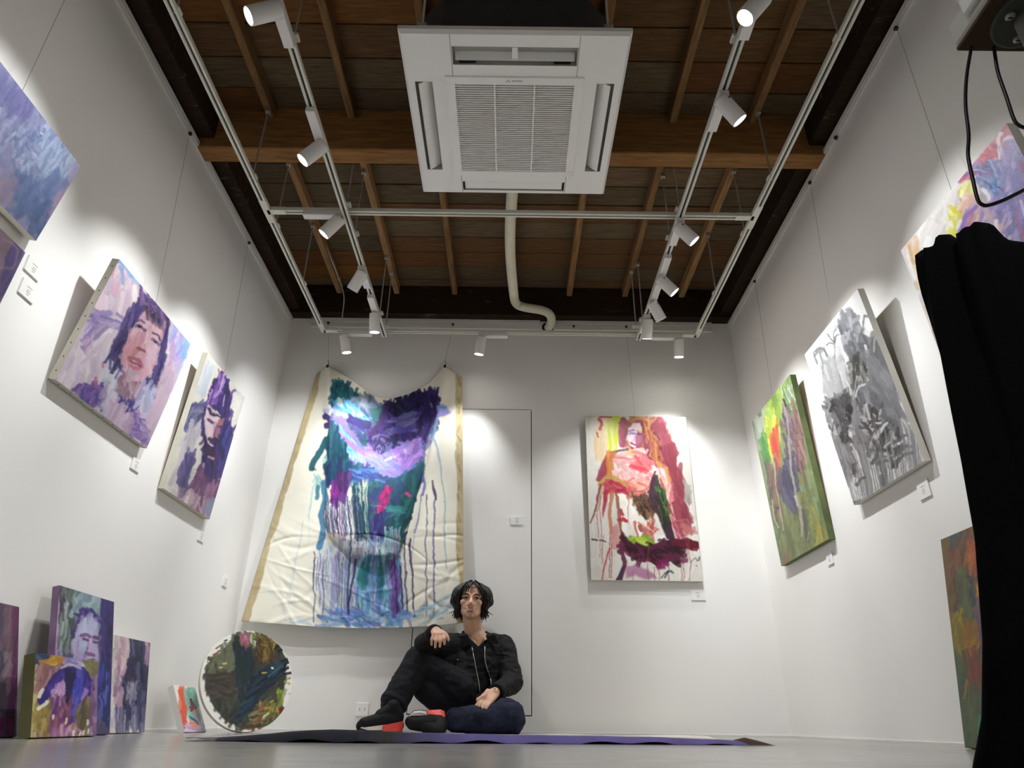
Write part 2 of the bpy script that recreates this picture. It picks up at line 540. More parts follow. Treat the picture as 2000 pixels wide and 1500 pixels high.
    def dab(self, pts, n, cols, L, w, ang, aj=.25, a=.8, br=.10, dry=0):
        """n short strokes scattered inside a polygon"""
        p = np.asarray(pts, float); lo, hi = p.min(0), p.max(0); k = 0; it = 0
        while k < n and it < n * 20:
            it += 1
            q = lo + self.r.rand(2) * (hi - lo); ins = False
            for i in range(len(p)):
                A, B = p[i], p[(i + 1) % len(p)]
                if (A[1] > q[1]) != (B[1] > q[1]) and q[0] < (B[0] - A[0]) * (q[1] - A[1]) / (B[1] - A[1]) + A[0]:
                    ins = not ins
            if not ins:
                continue
            k += 1
            t = math.radians(ang) + self.r.randn() * aj; l = L * (.5 + self.r.rand()) / 2
            d = np.array([math.cos(t), math.sin(t)]) * l
            self.st([q - d, q + d], w * (.5 + self.r.rand()), cols[self.r.randint(len(cols))], a, br, dry=dry)

    def drip(self, x, y, L, w, col, a=.8, wob=3, slope=0):
        n = max(3, int(L / 40)); p = []
        for i in range(n + 1):
            p.append((x + slope * L * i / n + self.r.randn() * wob, y + L * i / n))
        self.st(p, w, col, a, .05)

    def finish(self, warp=2.2, blur=1):
        """drag the wet paint a little so that strokes lose their hard ends"""
        H_, W_ = self.H, self.W
        Y, X = np.mgrid[0:H_, 0:W_].astype(float)
        wx = (self.fbm() - .5) * 9 + (self.fbm() - .5) * 5; wy = (self.fbm() - .5) * 9 + (self.fbm() - .5) * 5
        fine = self.r.randn(H_, W_, 2) * .55
        xs = np.clip(X + wx * warp + fine[..., 0], 0, W_ - 1).astype(int); ys = np.clip(Y + wy * warp + fine[..., 1], 0, H_ - 1).astype(int)
        self.a = self.a[ys, xs]; self.h = self.h[ys, xs]
        for _ in range(blur):
            for ax in (0, 1):
                self.a = .5 * self.a + .25 * (np.roll(self.a, 1, ax) + np.roll(self.a, -1, ax))
        if self.sat != 1 or self.gain != 1:
            g = self.a.mean(2, keepdims=True)
            self.a = (g + (self.a - g) * self.sat) * self.gain
        self.done = True

    def sample(self, px):
        """colour (linear) and relief at photo-frame positions"""
        if not getattr(self, 'done', False): self.finish()
        q = (np.asarray(px) - [self.x0, self.y0]) * self.k
        x = np.clip(q[:, 0], 0, self.W - 1.001); y = np.clip(q[:, 1], 0, self.H - 1.001)
        xi = x.astype(int); yi = y.astype(int); fx = (x - xi)[:, None]; fy = (y - yi)[:, None]
        A = np.clip(self.a, 0, 1)
        c = (A[yi, xi] * (1 - fx) * (1 - fy) + A[yi, xi + 1] * fx * (1 - fy)
             + A[yi + 1, xi] * (1 - fx) * fy + A[yi + 1, xi + 1] * fx * fy)
        lin = np.where(c <= .04045, c / 12.92, ((c + .055) / 1.055) ** 2.4)
        return lin, self.h[yi, xi]


# ---------------------------------------------------------------- the pictures
def art_portrait_woman():
    c = Canvas(85, 470, 395, 905, base='dcd0d8', seed=3).tf(90, 480, 3.57)
    full = [(380, 60), (1010, 620), (740, 1440), (60, 980)]
    c.dab(full, 260, ['d9cbd8', 'cdbdd0', 'e3d8dc', 'd6c3cf', 'c9b6cc'], 150, 34, 108, .2, .6)
    c.dab([(470, 80), (680, 270), (560, 480), (330, 430)], 60, ['e3cfd8', 'dcb9cc', 'ead9d6', 'd7c0d6'], 120, 26, 105, .2, .7)
    c.st([(465, 90), (520, 110), (590, 200)], 44, '6aa6cf', .8)
    c.st([(510, 150), (530, 260)], 26, '8b9fd8', .7); c.st([(560, 180), (650, 270)], 26, '8fb4d8', .7)
    c.st([(470, 150), (460, 200)], 26, 'd98aa0', .6); c.st([(480, 270), (470, 330)], 40, 'd9a3bd', .6)
    c.dab([(880, 560), (1000, 650), (930, 850), (860, 800)], 30, ['a995cf', '9db0da', 'b8a4cf'], 100, 26, 110, .2, .7)
    c.st([(985, 650), (950, 760)], 40, '7fa9d6', .8); c.st([(880, 700), (850, 860)], 50, 'd2a5c2', .6)
    c.dab([(780, 850), (900, 900), (740, 1380), (620, 1300)], 70, ['c7b0c4', 'cdb5c3', 'bfa8bf', 'd2bcc4'], 150, 30, 112, .12, .7)
    # loose violet smears at left
    c.dab([(300, 440), (560, 480), (540, 550), (300, 540)], 26, ['9384b8', 'a596c4', '8673ab', 'b8a9cc'], 110, 26, 10, .25, .7)
    c.dab([(290, 540), (420, 540), (340, 690), (260, 690)], 24, ['8d7cb4', 'a996c2', 'c7a8c0', 'd0b2c4'], 90, 22, 115, .4, .7)
    c.dab([(200, 990), (400, 960), (400, 1150), (250, 1100)], 60, ['5a4a96', '6d5aa3', '47408c', '8468a8', '7a4f93'], 60, 22, 100, .7, .8)
    for x, y in [(405, 830), (340, 940), (350, 965), (420, 990)]:
        c.st([(x, y - 18), (x - 6, y + 18)], 16, 'c0668c', .7)
    c.dab([(430, 760), (520, 850), (480, 960), (400, 960)], 24, ['c9cfdd', 'bcc5d8', 'd7d6de'], 90, 24, 105, .3, .7)
    # hair
    hair = [(690, 320), (800, 420), (875, 510), (850, 640), (800, 900), (770, 1000), (680, 985), (700, 900), (520, 870),
            (455, 780), (470, 690), (540, 500), (620, 390)]
    c.pg(hair, '453a6b', .95, 14)
    c.dab(hair, 110, ['3a3163', '52467c', '6a5a92', '2f2a55', '594a86'], 130, 18, 108, .18, .75)
    c.dab([(640, 360), (700, 330), (860, 490), (800, 560), (690, 430)], 40, ['7a5f93', '8a6f9f', '64507f', '54455f'], 90, 16, 60, .4, .7)
    # face
    face = [(660, 480), (700, 450), (790, 560), (820, 600), (780, 760), (740, 860), (690, 950), (620, 965), (550, 900),
            (540, 800), (560, 680), (600, 570)]
    c.pg(face, 'd2a9b6', .97, 8)
    c.dab(face, 60, ['d8b0ba', 'c89aa6', 'dcbcc8', 'cfa3ae'], 90, 24, 108, .25, .6)
    c.dab([(570, 640), (660, 640), (650, 800), (550, 800)], 26, ['c58a92', 'b97c86', 'd09aa0'], 80, 22, 112, .3, .6)
    c.pg([(700, 700), (780, 680), (760, 800), (700, 860)], 'd9bccb', .7, 20)
    c.pg([(560, 860), (640, 850), (640, 930), (590, 940)], 'd4bac9', .7, 16)
    c.st([(690, 600), (670, 660), (645, 715)], 26, 'b98792', .8); c.st([(645, 715), (680, 735)], 18, '8c4a52', .9)
    c.st([(700, 610), (690, 680)], 20, 'e0c2c8', .7)
    c.st([(610, 540), (650, 520), (690, 545)], 12, '5a4560', .9); c.st([(740, 610), (780, 620), (795, 655)], 12, '5a4560', .9)
    c.st([(625, 560), (660, 570), (685, 600)], 22, '6a5876', .85); c.st([(740, 650), (775, 670), (785, 690)], 22, '6a5876', .85)
    c.st([(640, 566), (660, 572)], 14, '2c2740', .95); c.st([(755, 662), (770, 672)], 14, '2c2740', .95)
    c.st([(590, 780), (640, 790), (670, 830)], 26, 'a35a6b', .9); c.st([(600, 830), (640, 850), (665, 840)], 28, 'bd6f7e', .9)
    c.st([(595, 800), (640, 820), (668, 838)], 8, '5c2f45', .9)
    # fringe strokes and neck
    for i in range(9):
        c.st([(690 + i * 13, 420 + i * 14), (700 + i * 12, 520 + i * 8)], 16, ['4a3a4e', '3a2f49', '6b5674'][i % 3], .85, taper=.6)
    c.pg([(540, 880), (560, 930), (690, 960), (650, 1080), (560, 1110), (490, 1040), (500, 920)], 'a98697', .9, 10)
    c.dab([(520, 930), (660, 970), (640, 1060), (540, 1080)], 26, ['8f6d84', 'b9949f', 'c6a8b0', '7c5d7c'], 70, 20, 112, .3, .7)
    # collar in deep violet, dress pale
    c.dab([(470, 1000), (560, 1090), (650, 1090), (600, 1190), (500, 1160), (455, 1060)], 46, ['40387c', '5a4a93', '352f6b', '6d60a6'], 60, 22, 70, .8, .75)
    c.dab([(400, 1000), (480, 1050), (520, 1200), (400, 1180)], 30, ['c6bccf', 'd2c6d4', 'b8b0cd'], 110, 24, 105, .2, .7)
    c.dab([(650, 1000), (760, 1000), (700, 1160), (640, 1100)], 26, ['b4b5d2', 'c7bfd4', 'a9a4c8'], 100, 24, 112, .2, .7)
    c.dab([(640, 1160), (690, 1250), (720, 1380), (580, 1300)], 40, ['5c4a94', '7c62a2', '8f77ac', 'a690b8'], 70, 20, 70, .6, .7)
    c.dab([(440, 1120), (600, 1200), (590, 1310), (430, 1220)], 36, ['c3a7bf', 'bfa4be', 'cdb5c6'], 110, 26, 110, .2, .7)
    c.gain = .94
    return c


def art_portrait_hood():
    c = Canvas(295, 660, 495, 1075, base='d3cfc4', seed=5).tf(300, 670, 3.75)
    full = [(350, 50), (650, 390), (440, 1310), (70, 1090)]
    c.dab(full, 170, ['d3cfc6', 'c9c6c0', 'dad4c8', 'c2c0bf', 'd0c9bc'], 150, 36, 108, .2, .6)
    c.dab([(340, 150), (430, 200), (380, 330), (310, 300)], 16, ['b4c3d6', 'c2c6d8', 'cfd0d4'], 100, 30, 105, .2, .6)
    c.dab([(250, 470), (390, 420), (360, 560), (240, 620)], 34, ['4f4f78', '3d4168', '6a6886', '7b7a96'], 80, 26, 140, .4, .75)
    c.dab([(250, 640), (330, 640), (200, 1000), (150, 1000)], 40, ['b8b1b6', 'a9a6b8', 'cbbfb4', 'b3a9b8'], 150, 26, 108, .12, .7)
    c.dab([(280, 760), (310, 780), (230, 1060), (190, 1060), (200, 900)], 46, ['4a4370', '5b5484', '6f6690', '3e3a64'], 100, 22, 108, .2, .8)
    # dark violet head, hair and beard
    hair = [(490, 195), (545, 270), (570, 400), (555, 560), (585, 650), (540, 900), (430, 1080), (370, 1030), (340, 900),
            (370, 740), (365, 600), (385, 470), (420, 320)]
    c.pg(hair, '2f2452', .97, 10)
    c.dab(hair, 150, ['2a1f4d', '40286a', '55307e', '1f1a3a', '4b2a5c', '38326e', '5e2a66'], 110, 18, 105, .25, .8)
    c.dab([(470, 230), (530, 260), (480, 400), (410, 420)], 40, ['6a3a93', '8752ad', '4a2b78', 'a892bf'], 70, 14, 108, .3, .8)
    for p in [[(500, 290), (470, 350)], [(430, 330), (400, 430)], [(555, 330), (560, 390)], [(515, 380), (500, 460)]]:
        c.st(p, 10, 'cbb9d0', .75, taper=.5)
    # face: lit plane and shadow plane
    c.pg([(410, 440), (440, 480), (490, 530), (470, 560), (455, 640), (440, 700), (400, 720), (375, 660), (380, 560)], 'd7c0c4', .95, 7)
    c.pg([(470, 560), (520, 545), (525, 640), (490, 700), (455, 680)], '9c6070', .9, 8)
    c.st([(415, 470), (440, 520), (485, 535)], 16, '2a1e35', .9); c.st([(405, 560), (430, 575)], 24, '4a3347', .9)
    c.st([(475, 580), (500, 600)], 30, 'b06b66', .8); c.st([(480, 600), (505, 610)], 12, '3a2440', .9)
    c.st([(450, 570), (440, 660), (425, 690)], 16, 'bfa2b4', .9); c.st([(410, 690), (460, 705)], 24, '3b2038', .9)
    c.st([(405, 715), (440, 740)], 14, 'e0cfd0', .9); c.st([(400, 770), (430, 800)], 50, '3c1c3c', .9)
    c.st([(405, 820), (440, 840)], 18, 'c9a29c', .8)
    c.st([(360, 880), (355, 970), (375, 1050), (410, 1080)], 16, 'b9a6c4', .75)
    c.dab([(500, 620), (570, 660), (540, 850), (470, 900)], 30, ['2f2f74', '3f3c86', '241f4e'], 90, 22, 105, .2, .75)
    # body
    c.dab([(330, 930), (400, 1080), (520, 980), (460, 1290), (240, 1170), (280, 1020)], 90, ['7a4a72', '8a5c80', '6b3f68', '9a7696', 'a17a8e', '5f3a5e'], 110, 26, 108, .2, .75)
    c.dab([(210, 1080), (330, 1150), (440, 1220), (430, 1290), (150, 1130)], 40, ['b09aa6', 'bfa9a8', '9d7f96', 'c4b6b4'], 90, 24, 108, .2, .7)
    c.dab([(400, 1150), (470, 1150), (440, 1260), (380, 1240)], 16, ['7d87a8', '8f95ae', '9c86a4'], 80, 22, 108, .2, .7)
    return c


def art_blue_field():
    c = Canvas(-500, 0, 170, 720, k=1.2, base='8f91b8', seed=7).tf(0, 110, 2.94)
    full = [(-1500, -400), (20, -200), (470, 620), (220, 1100), (-1500, 700)]
    c.dab(full, 1300, ['8589b6', '767fae', '9a98c0', '6a78a6', 'a3a2c6', '8a86b4', '7484ae'], 110, 24, 122, .35, .6, .2)
    c.dab([(0, 50), (200, 290), (160, 330), (-60, 160), (-400, -200)], 120, ['5d5c98', '6a69a6', '7672ac'], 100, 24, 120, .3, .6)
    c.dab([(230, 400), (440, 610), (330, 720), (120, 640)], 160, ['a9b6d6', 'b9c3dc', '8ea2c8', '9fb0d0', '7890bb'], 90, 10, 122, .15, .7)
    c.dab([(60, 420), (250, 420), (220, 640), (90, 600)], 90, ['6f7fae', '5f70a0', '94a0c6', 'aeb6d2'], 50, 12, 120, .5, .7)
    c.dab([(100, 680), (340, 680), (220, 1040), (60, 860)], 110, ['5f72a2', '53679a', '6c7fae', '7a8ab4'], 80, 26, 120, .4, .6)
    c.dab([(-100, 640), (70, 700), (60, 830), (-150, 780)], 60, ['a08fa6', 'a999ac', '9285a8'], 90, 26, 120, .4, .5)
    c.dab([(330, 760), (370, 790), (280, 960), (240, 1020), (270, 900)], 26, ['a98fae', '9d86ae', 'b59ab0'], 60, 16, 122, .3, .6)
    c.dab([(430, 580), (465, 620), (400, 730), (380, 640)], 16, ['9c93b8', 'a89cbc'], 60, 14, 122, .3, .6)
    c.st([(235, 430), (250, 440)], 7, 'e8ecf4', .9)
    # the second picture lower down, brown and violet
    low = [(-1500, 100), (-700, 480), (0, 975), (125, 1110), (0, 1420), (-900, 2000), (-1500, 2000)]
    c.pg(low, '8c7488', .97, 4)
    c.dab(low, 300, ['9a7c78', '8a6f86', '7a648a', 'a68a80', '94766f'], 100, 24, 118, .4, .6)
    c.dab([(60, 1060), (125, 1110), (10, 1400), (-10, 1330)], 40, ['6d5a92', '7a6598', '5f5088'], 90, 20, 112, .15, .7)
    c.st([(-60, 1210), (60, 1215), (85, 1130), (60, 1080), (10, 1050)], 8, 'b39a9a', .7)
    c.sat, c.gain = .85, .86
    return c


def art_draped():
    c = Canvas(455, 695, 925, 1250, k=1.5, base='e6e2d2', seed=11)
    c.tf(600, 690, 5.77)
    # thin underpainting of the whole motif
    c.pg([(240, 420), (330, 340), (620, 480), (850, 600), (1180, 500), (1400, 400), (1480, 480), (1420, 800), (1330, 1100), (1300, 1480), (230, 1480), (230, 900), (280, 640)], '4a5a8c', .9, 16)
    c.dab([(260, 420), (620, 500), (850, 620), (1400, 440), (1400, 800), (1300, 1480), (240, 1480)], 120, ['3a4a80', '2a5a70', '5a5a9c', '1f4a60', '6a6ab0'], 160, 50, 90, .5, .6)
    # teal and dark green top left
    c.pg([(240, 420), (320, 340), (440, 340), (480, 420), (590, 470), (560, 540), (420, 520), (300, 600), (250, 620)], '12545e', .95, 14)
    c.dab([(250, 420), (330, 340), (450, 350), (580, 470), (420, 520), (270, 590)], 60, ['0f4a58', '1a6a6c', '16405e', '0d3a4a', '1c6470'], 110, 30, 60, .8, .75)
    c.pg([(500, 500), (700, 500), (830, 590), (770, 700), (690, 660), (560, 600)], '7f8aa0', .8, 20)
    c.dab([(520, 500), (720, 520), (830, 600), (720, 680), (560, 600)], 34, ['8c93a6', '6a7894', '3f5f78', 'a3a4b2', '2c5a68'], 100, 30, 40, .6, .7)
    c.pg([(700, 640), (850, 600), (900, 560), (830, 760), (760, 800)], '2a6a66', .85, 16)
    # dark violet right side
    dv = [(860, 600), (1180, 490), (1390, 400), (1480, 480), (1440, 760), (1340, 900), (1280, 940), (1000, 1010), (820, 900), (700, 960), (840, 700)]
    c.pg(dv, '2a1c5e', .96, 14)
    c.dab(dv, 170, ['241650', '32226e', '1a1440', '3d2b80', '4a3a8a', '1f1a52', '55308a'], 130, 30, 75, .6, .8)
    c.dab([(920, 560), (1330, 470), (1350, 640), (960, 660)], 46, ['16103a', '1e1648', '2a2060', '0f0c2c'], 140, 36, 80, .5, .8)
    c.dab([(1000, 700), (1340, 660), (1330, 840), (960, 900)], 60, ['6a62a8', '5a4f9c', '7c78b4', '8a88ba', '4b3f92'], 160, 30, -12, .2, .65)
    c.st([(1050, 720), (1180, 680), (1330, 670)], 40, '6c78b0', .7); c.st([(1000, 860), (1200, 830), (1330, 800)], 40, '4c3ec0', .55)
    c.st([(880, 660), (850, 760), (740, 880)], 60, '4a2668', .75)
    c.dab([(1240, 640), (1470, 480), (1440, 760), (1330, 1000)], 40, ['2a1a58', '3a2470', '1c1240'], 150, 30, 105, .2, .8)
    c.st([(1400, 560), (1412, 600)], 20, '8fa08a', .8)
    # light blue and turquoise diagonal at left
    c.pg([(280, 580), (330, 520), (420, 560), (480, 540), (640, 680), (720, 760), (640, 900), (480, 760), (300, 700)], '86bcd8', .9, 14)
    c.dab([(280, 580), (420, 560), (500, 560), (700, 740), (620, 860), (480, 760)], 70, ['9ad2e6', '6aa8d4', '4f8fc4', 'b4dcea', '5fb8d6', '3a78b4'], 90, 22, 40, .5, .8)
    c.pg([(330, 520), (400, 540), (400, 620), (340, 600)], 'ccd2c4', .8, 10)
    c.st([(480, 740), (600, 790), (690, 800)], 90, '2a2060', .9); c.st([(520, 760), (640, 850)], 50, '3a2a72', .8)
    c.st([(530, 830), (600, 880), (640, 960)], 40, '5a4a9c', .75)
    c.st([(180, 640), (300, 650), (450, 720)], 50, 'a8a4cc', .8); c.st([(190, 700), (270, 760), (200, 810)], 70, '2a2058', .9)
    c.st([(180, 650), (190, 690)], 12, '3a3468', .8)
    # swag band: violet and blue crescent
    band = [(290, 700), (400, 700), (520, 900), (680, 1030), (880, 1110), (1020, 1040), (1310, 930), (1280, 1150), (1160, 1300), (1000, 1460),
            (880, 1380), (640, 1290), (480, 1180), (360, 980)]
    c.pg(band, '9a86d0', .95, 14)
    c.dab(band, 110, ['8f7fd0', 'a58fda', '7f8ad8', 'b59ae0', '8a6cc4', '9fa8e4', 'b07fd0'], 120, 30, 40, .5, .7)
    c.dab([(300, 760), (420, 860), (620, 1080), (600, 1190), (450, 1130), (350, 960)], 60, ['7cc4e0', '9ad8ea', '5fa8d0', 'a8d0e4', '86e0dc'], 110, 22, 52, .3, .8)
    c.st([(310, 820), (400, 940), (520, 1040), (640, 1110), (760, 1150)], 44, 'b070d0', .85)
    c.st([(290, 730), (420, 800), (540, 940), (640, 1060)], 36, '8a80da', .8)
    c.st([(840, 1210), (940, 1160), (1010, 1130)], 26, 'e0dcf4', .9); c.st([(1000, 1140), (1150, 1060)], 24, 'cfc4ee', .85)
    c.st([(1100, 1110), (1140, 1080)], 14, 'f4f0ff', .9)
    c.dab([(1000, 1060), (1290, 960), (1250, 1150), (1100, 1300)], 40, ['b07fd4', '9a70c8', 'c49ae4', '8a68c0'], 120, 30, 130, .4, .65)
    c.dab([(680, 1100), (900, 1180), (880, 1320), (700, 1280)], 40, ['8f9ae8', 'a8a0ec', '7f8ae0', 'b4aef0'], 100, 28, 30, .4, .65)
    # eye like swirl
    c.dab([(700, 960), (860, 880), (960, 960), (900, 1090), (760, 1070)], 50, ['4a3678', '3a2a66', '6a5a9c', '2a2058', '8a7ab4'], 60, 14, 150, .9, .75)
    c.st([(770, 1060), (800, 1000), (870, 1000), (890, 1060), (850, 1110)], 14, '2a1c50', .85)
    c.st([(790, 1050), (830, 1020), (860, 1060)], 10, '8a92c0', .8); c.st([(760, 920), (850, 900), (940, 940)], 16, 'a890c4', .6)
    c.pg([(590, 970), (680, 960), (700, 1020), (640, 1030)], '1a5a60', .85, 12)
    # teal columns at left
    c.dab([(250, 820), (330, 840), (440, 1140), (460, 1330), (220, 1420), (220, 1000)], 80, ['12485c', '0f3c54', '1a5a68', '0c3450', '1d6272'], 160, 30, 95, .12, .8)
    c.st([(210, 960), (140, 1080), (60, 1220), (50, 1290)], 66, '14505e', .92); c.st([(60, 1290), (95, 1300)], 20, '103f4c', .8)
    c.st([(195, 1150), (200, 1290)], 50, '7ab0b8', .5)
    c.dab([(100, 1340), (240, 1380), (230, 1480), (90, 1480)], 14, ['9cc4c4', '6aa8ac', 'b4ccc4'], 90, 30, 90, .3, .5)
    # flag-like strokes right
    c.pg([(1470, 590), (1540, 560), (1610, 660), (1560, 690), (1460, 720)], '7f8ad0', .85, 10)
    c.st([(1470, 690), (1600, 660)], 30, 'a884cc', .75); c.st([(1500, 600), (1560, 600)], 30, '6a90cc', .7)
    c.st([(1460, 730), (1440, 830), (1420, 930), (1450, 1030), (1490, 1200), (1520, 1480)], 44, '8fb0d4', .8, taper=.75)
    c.tf(600, 900, 6.25)
    c.dab([(210, 0), (540, 0), (560, 230), (300, 300), (240, 240)], 60, ['124a60', '0f3a56', '1a5c6c', '17386a', '2a2a5c'], 150, 34, 92, .15, .8)
    # lower swag: teal, magenta, violet
    low = [(540, 40), (800, 80), (1000, 230), (1260, 120), (1420, 0), (1380, 260), (1260, 640), (1160, 1060), (1090, 1080), (760, 960), (620, 760), (560, 300)]
    c.pg(low, '1f4f68', .95, 16)
    c.dab(low, 190, ['1f5a70', '24466c', '2a3f74', '1a4a58', '2c6a74', '18385a', '3a3a7c', '2a6a66'], 130, 34, 100, .5, .75)
    c.dab([(1180, 300), (1360, 200), (1240, 700), (1150, 1050), (1000, 900)], 60, ['1f5f60', '1a5256', '2a7470', '17464e'], 160, 34, 108, .2, .75)
    c.dab([(580, 90), (800, 110), (960, 240), (620, 260)], 40, ['3a4a94', '4a6ab4', '2a3a78', '5a8ac4'], 110, 30, 20, .4, .7)
    c.pg([(900, 400), (960, 310), (1000, 330), (990, 460), (930, 620), (840, 700), (850, 600)], '8a1f6c', .85, 16)
    c.dab([(930, 330), (1000, 330), (980, 480), (850, 700), (830, 640)], 26, ['c0206f', 'a01f6a', '7a1f66', 'd02a78'], 80, 22, 105, .3, .75)
    c.st([(970, 320), (975, 390)], 36, 'd0287c', .85); c.st([(1190, 400), (1225, 430)], 44, 'd83a94', .9); c.st([(740, 460), (770, 500)], 30, '9a2a6c', .7)
    c.dab([(780, 700), (950, 700), (930, 960), (770, 960)], 40, ['2a2464', '3a2a74', '1f1c54', '2f3a80'], 120, 34, 95, .15, .75)
    c.dab([(1000, 520), (1160, 560), (1120, 660), (980, 640)], 18, ['3a8a8c', '2f7478', '4a94a0'], 90, 30, 20, .4, .6)
    c.st([(730, 540), (850, 550), (960, 580)], 8, '9ab4c0', .6); c.st([(940, 760), (1080, 660)], 26, '1a4a4a', .6)
    # violet block and magenta at left
    c.pg([(350, 180), (540, 150), (530, 330), (490, 560), (400, 480), (370, 570), (290, 480), (310, 320)], '5a2470', .92, 14)
    c.dab([(310, 320), (390, 330), (380, 560), (290, 480)], 30, ['8a2a8c', '7a2480', 'a03a9c', '6a1f78'], 100, 26, 95, .2, .75)
    c.dab([(360, 190), (530, 170), (510, 340), (380, 330)], 34, ['46205e', '3a1c54', '5c3a78', '341a4c'], 100, 26, 92, .2, .75)
    # open canvas with drips in the swag bottom
    c.pg([(225, 760), (290, 490), (380, 580), (520, 580), (560, 900), (760, 980), (880, 1000), (860, 1150), (620, 1170), (560, 1120), (400, 1000), (260, 860)], 'e9e4dc', .9, 12)
    c.pg([(600, 330), (760, 220), (760, 320), (720, 560), (740, 900), (600, 900), (540, 560)], 'a8b0a4', .55, 20)
    for i in range(34):
        x = 250 + i * 17 + c.r.randn() * 6; y = 430 + 120 * c.r.rand()
        c.drip(x, y, 380 + 260 * c.r.rand() * (i / 34), 8 + 10 * c.r.rand(), ['3a2a66', '5a3a86', '1f4a60', '153c50', '6a6aa4', '7a4a94', '24546c'][c.r.randint(7)], .75)
    for i in range(16):
        c.drip(560 + i * 13 + c.r.randn() * 4, 260 + 120 * c.r.rand(), 620, 12 + 8 * c.r.rand(), ['154a58', '103a4c', '1f5a60', '0f3044', 'a8b0a0'][c.r.randint(5)], .8)
    for x in (665, 700, 740, 650, 690):
        c.drip(x, 230 + 100 * c.r.rand(), 260, 12, 'd4d2c0', .75)
    for i in range(13):
        c.drip(760 + i * 30, 900 + 60 * c.r.rand(), 240, 20, ['7ab4d4', '9ac4dc', '4a84b4', 'dce4e4', '3a7a8c', '5a8ac8'][c.r.randint(6)], .7)
    for i in range(7):
        c.drip(960 + i * 30, 800 + 60 * c.r.rand(), 260, 20, ['d8e6e6', '8ac0c4', 'bcd8dc'][i % 3], .7)
    c.st([(640, 1190), (740, 1210), (860, 1180)], 70, '1c4468', .9)
    c.st([(980, 1160), (1020, 1180), (1085, 1130), (1080, 1230), (1035, 1340)], 12, 'c43a6c', .9)
    c.tf(470, 930, 4.545)
    # washes down to the hem
    c.pg([(700, 560), (1450, 560), (1460, 1000), (1500, 1290), (700, 1320), (690, 1000)], 'a4b4c8', .45, 60)
    c.dab([(760, 620), (1440, 600), (1440, 1250), (740, 1280)], 90, ['8a94bc', 'b4bccc', '7a9ac0', 'c4c8cc', '9a8cb8'], 220, 26, 92, .06, .5)
    # drips running to the hem
    for i in range(60):
        x = 640 + i * 13 + c.r.randn() * 8
        col = ['4a3a74', '6a62a0', '8a90bc', '2a3a66', '7a7ab0', '1f4460', '5a4a86', '94a4c4'][c.r.randint(8)]
        c.drip(x, 640 + 120 * c.r.rand(), 300 + 300 * c.r.rand(), 4 + 8 * c.r.rand(), col, .6, 2.5, -.03)
    c.dab([(1040, 760), (1400, 800), (1440, 1200), (1000, 1200)], 110, ['5f90c4', '7aa8d0', '4a78b8', '8ab8d4', '3a8a9c', '6a7ac4', '9cc8dc'], 150, 26, 95, .12, .7)
    c.dab([(700, 1230), (1000, 1180), (1440, 1190), (1540, 1260), (1300, 1340), (700, 1330)], 90, ['5a84b8', '6a9ac8', '8ab0d0', '4a6cae', '7a7ac0', 'a8c4d8'], 120, 26, 20, .5, .65)
    c.dab([(1340, 800), (1400, 860), (1400, 1240), (1330, 1220)], 24, ['6a4a94', '5a3a84', '7a5aa0'], 160, 22, 92, .1, .75)
    c.dab([(1060, 770), (1160, 780), (1100, 950), (1050, 920)], 18, ['2a7a80', '1f6a74', '3a8a90'], 120, 22, 95, .1, .7)
    c.st([(1240, 660), (1250, 860), (1230, 1080)], 30, '2a7a74', .8); c.st([(1010, 730), (1000, 900), (970, 1060), (945, 1220)], 16, '1a2c58', .9)
    for x0, y0, L, w, col, sl in [(1470, 560, 640, 12, '3a2a58', -.01), (1515, 560, 690, 16, '2f2850', .03), (1640, 180, 1060, 8, '3a3460', .02), (1705, 130, 1100, 12, '4a4680', .02),
                                  (1375, 700, 520, 14, '2a2050', 0), (1425, 800, 380, 16, '2a2048', 0), (1590, 180, 330, 7, '6a64a0', -.1), (1570, 330, 400, 6, '8a84ac', -.1),
                                  (1790, 60, 760, 10, '8ab4bc', .05), (890, 760, 470, 8, '3a3a68', 0), (840, 700, 420, 6, '4a4a78', 0), (740, 800, 420, 8, '4a5a94', -.06),
                                  (700, 640, 520, 6, '7a86b4', -.02), (960, 560, 600, 10, '24345c', -.02)]:
        c.drip(x0, y0, L, w, col, .85, 2, sl)
    c.st([(1690, 60), (1710, 150), (1718, 215)], 18, '3a3050', .85); c.st([(1600, 30), (1620, 100), (1605, 180)], 22, '6a64b0', .8)
    for x0, y0, L, w, col, sl in [(560, 380, 560, 8, 'a9bcc8', -.18), (640, 180, 400, 8, 'a8c0c4', -.1), (500, 640, 560, 10, 'b9c8d4', -.17), (460, 800, 440, 6, 'b4c4d0', -.2), (660, 60, 300, 14, '7ab4bc', -.15)]:
        c.drip(x0, y0, L, w, col, .55, 3, sl)
    c.st([(740, 60), (760, 200), (735, 330), (740, 450), (720, 560), (695, 620)], 50, '3a78a4', .85); c.st([(690, 90), (690, 190)], 34, '2a6c84', .8)
    c.dab([(1540, 1190), (1900, 1020), (1900, 1240), (1560, 1310)], 30, ['8ab0c4', 'b4c8d0', '6a98bc', 'd4d8d0', '9cb0b8'], 140, 18, -28, .2, .6)
    c.dab([(380, 1260), (640, 1280), (640, 1330), (380, 1310)], 10, ['b4cce0', 'c8dce8'], 80, 16, 12, .2, .5)
    # tan selvedge borders
    c.tf(0, 0, 1)
    c.pg([(600, 722), (627, 722), (486, 1222), (462, 1222)], 'b9a87f', .95, 1.5)
    c.pg([(889, 726), (925, 726), (925, 1240), (894, 1240)], 'bcab84', .95, 1.5)
    for i in range(26):
        c.st([(892 + c.r.rand() * 6, 740 + i * 19), (893 + c.r.rand() * 6, 752 + i * 19)], 4, ['8a7850', 'cfc09a', '9a8458'][i % 3], .5)
    return c


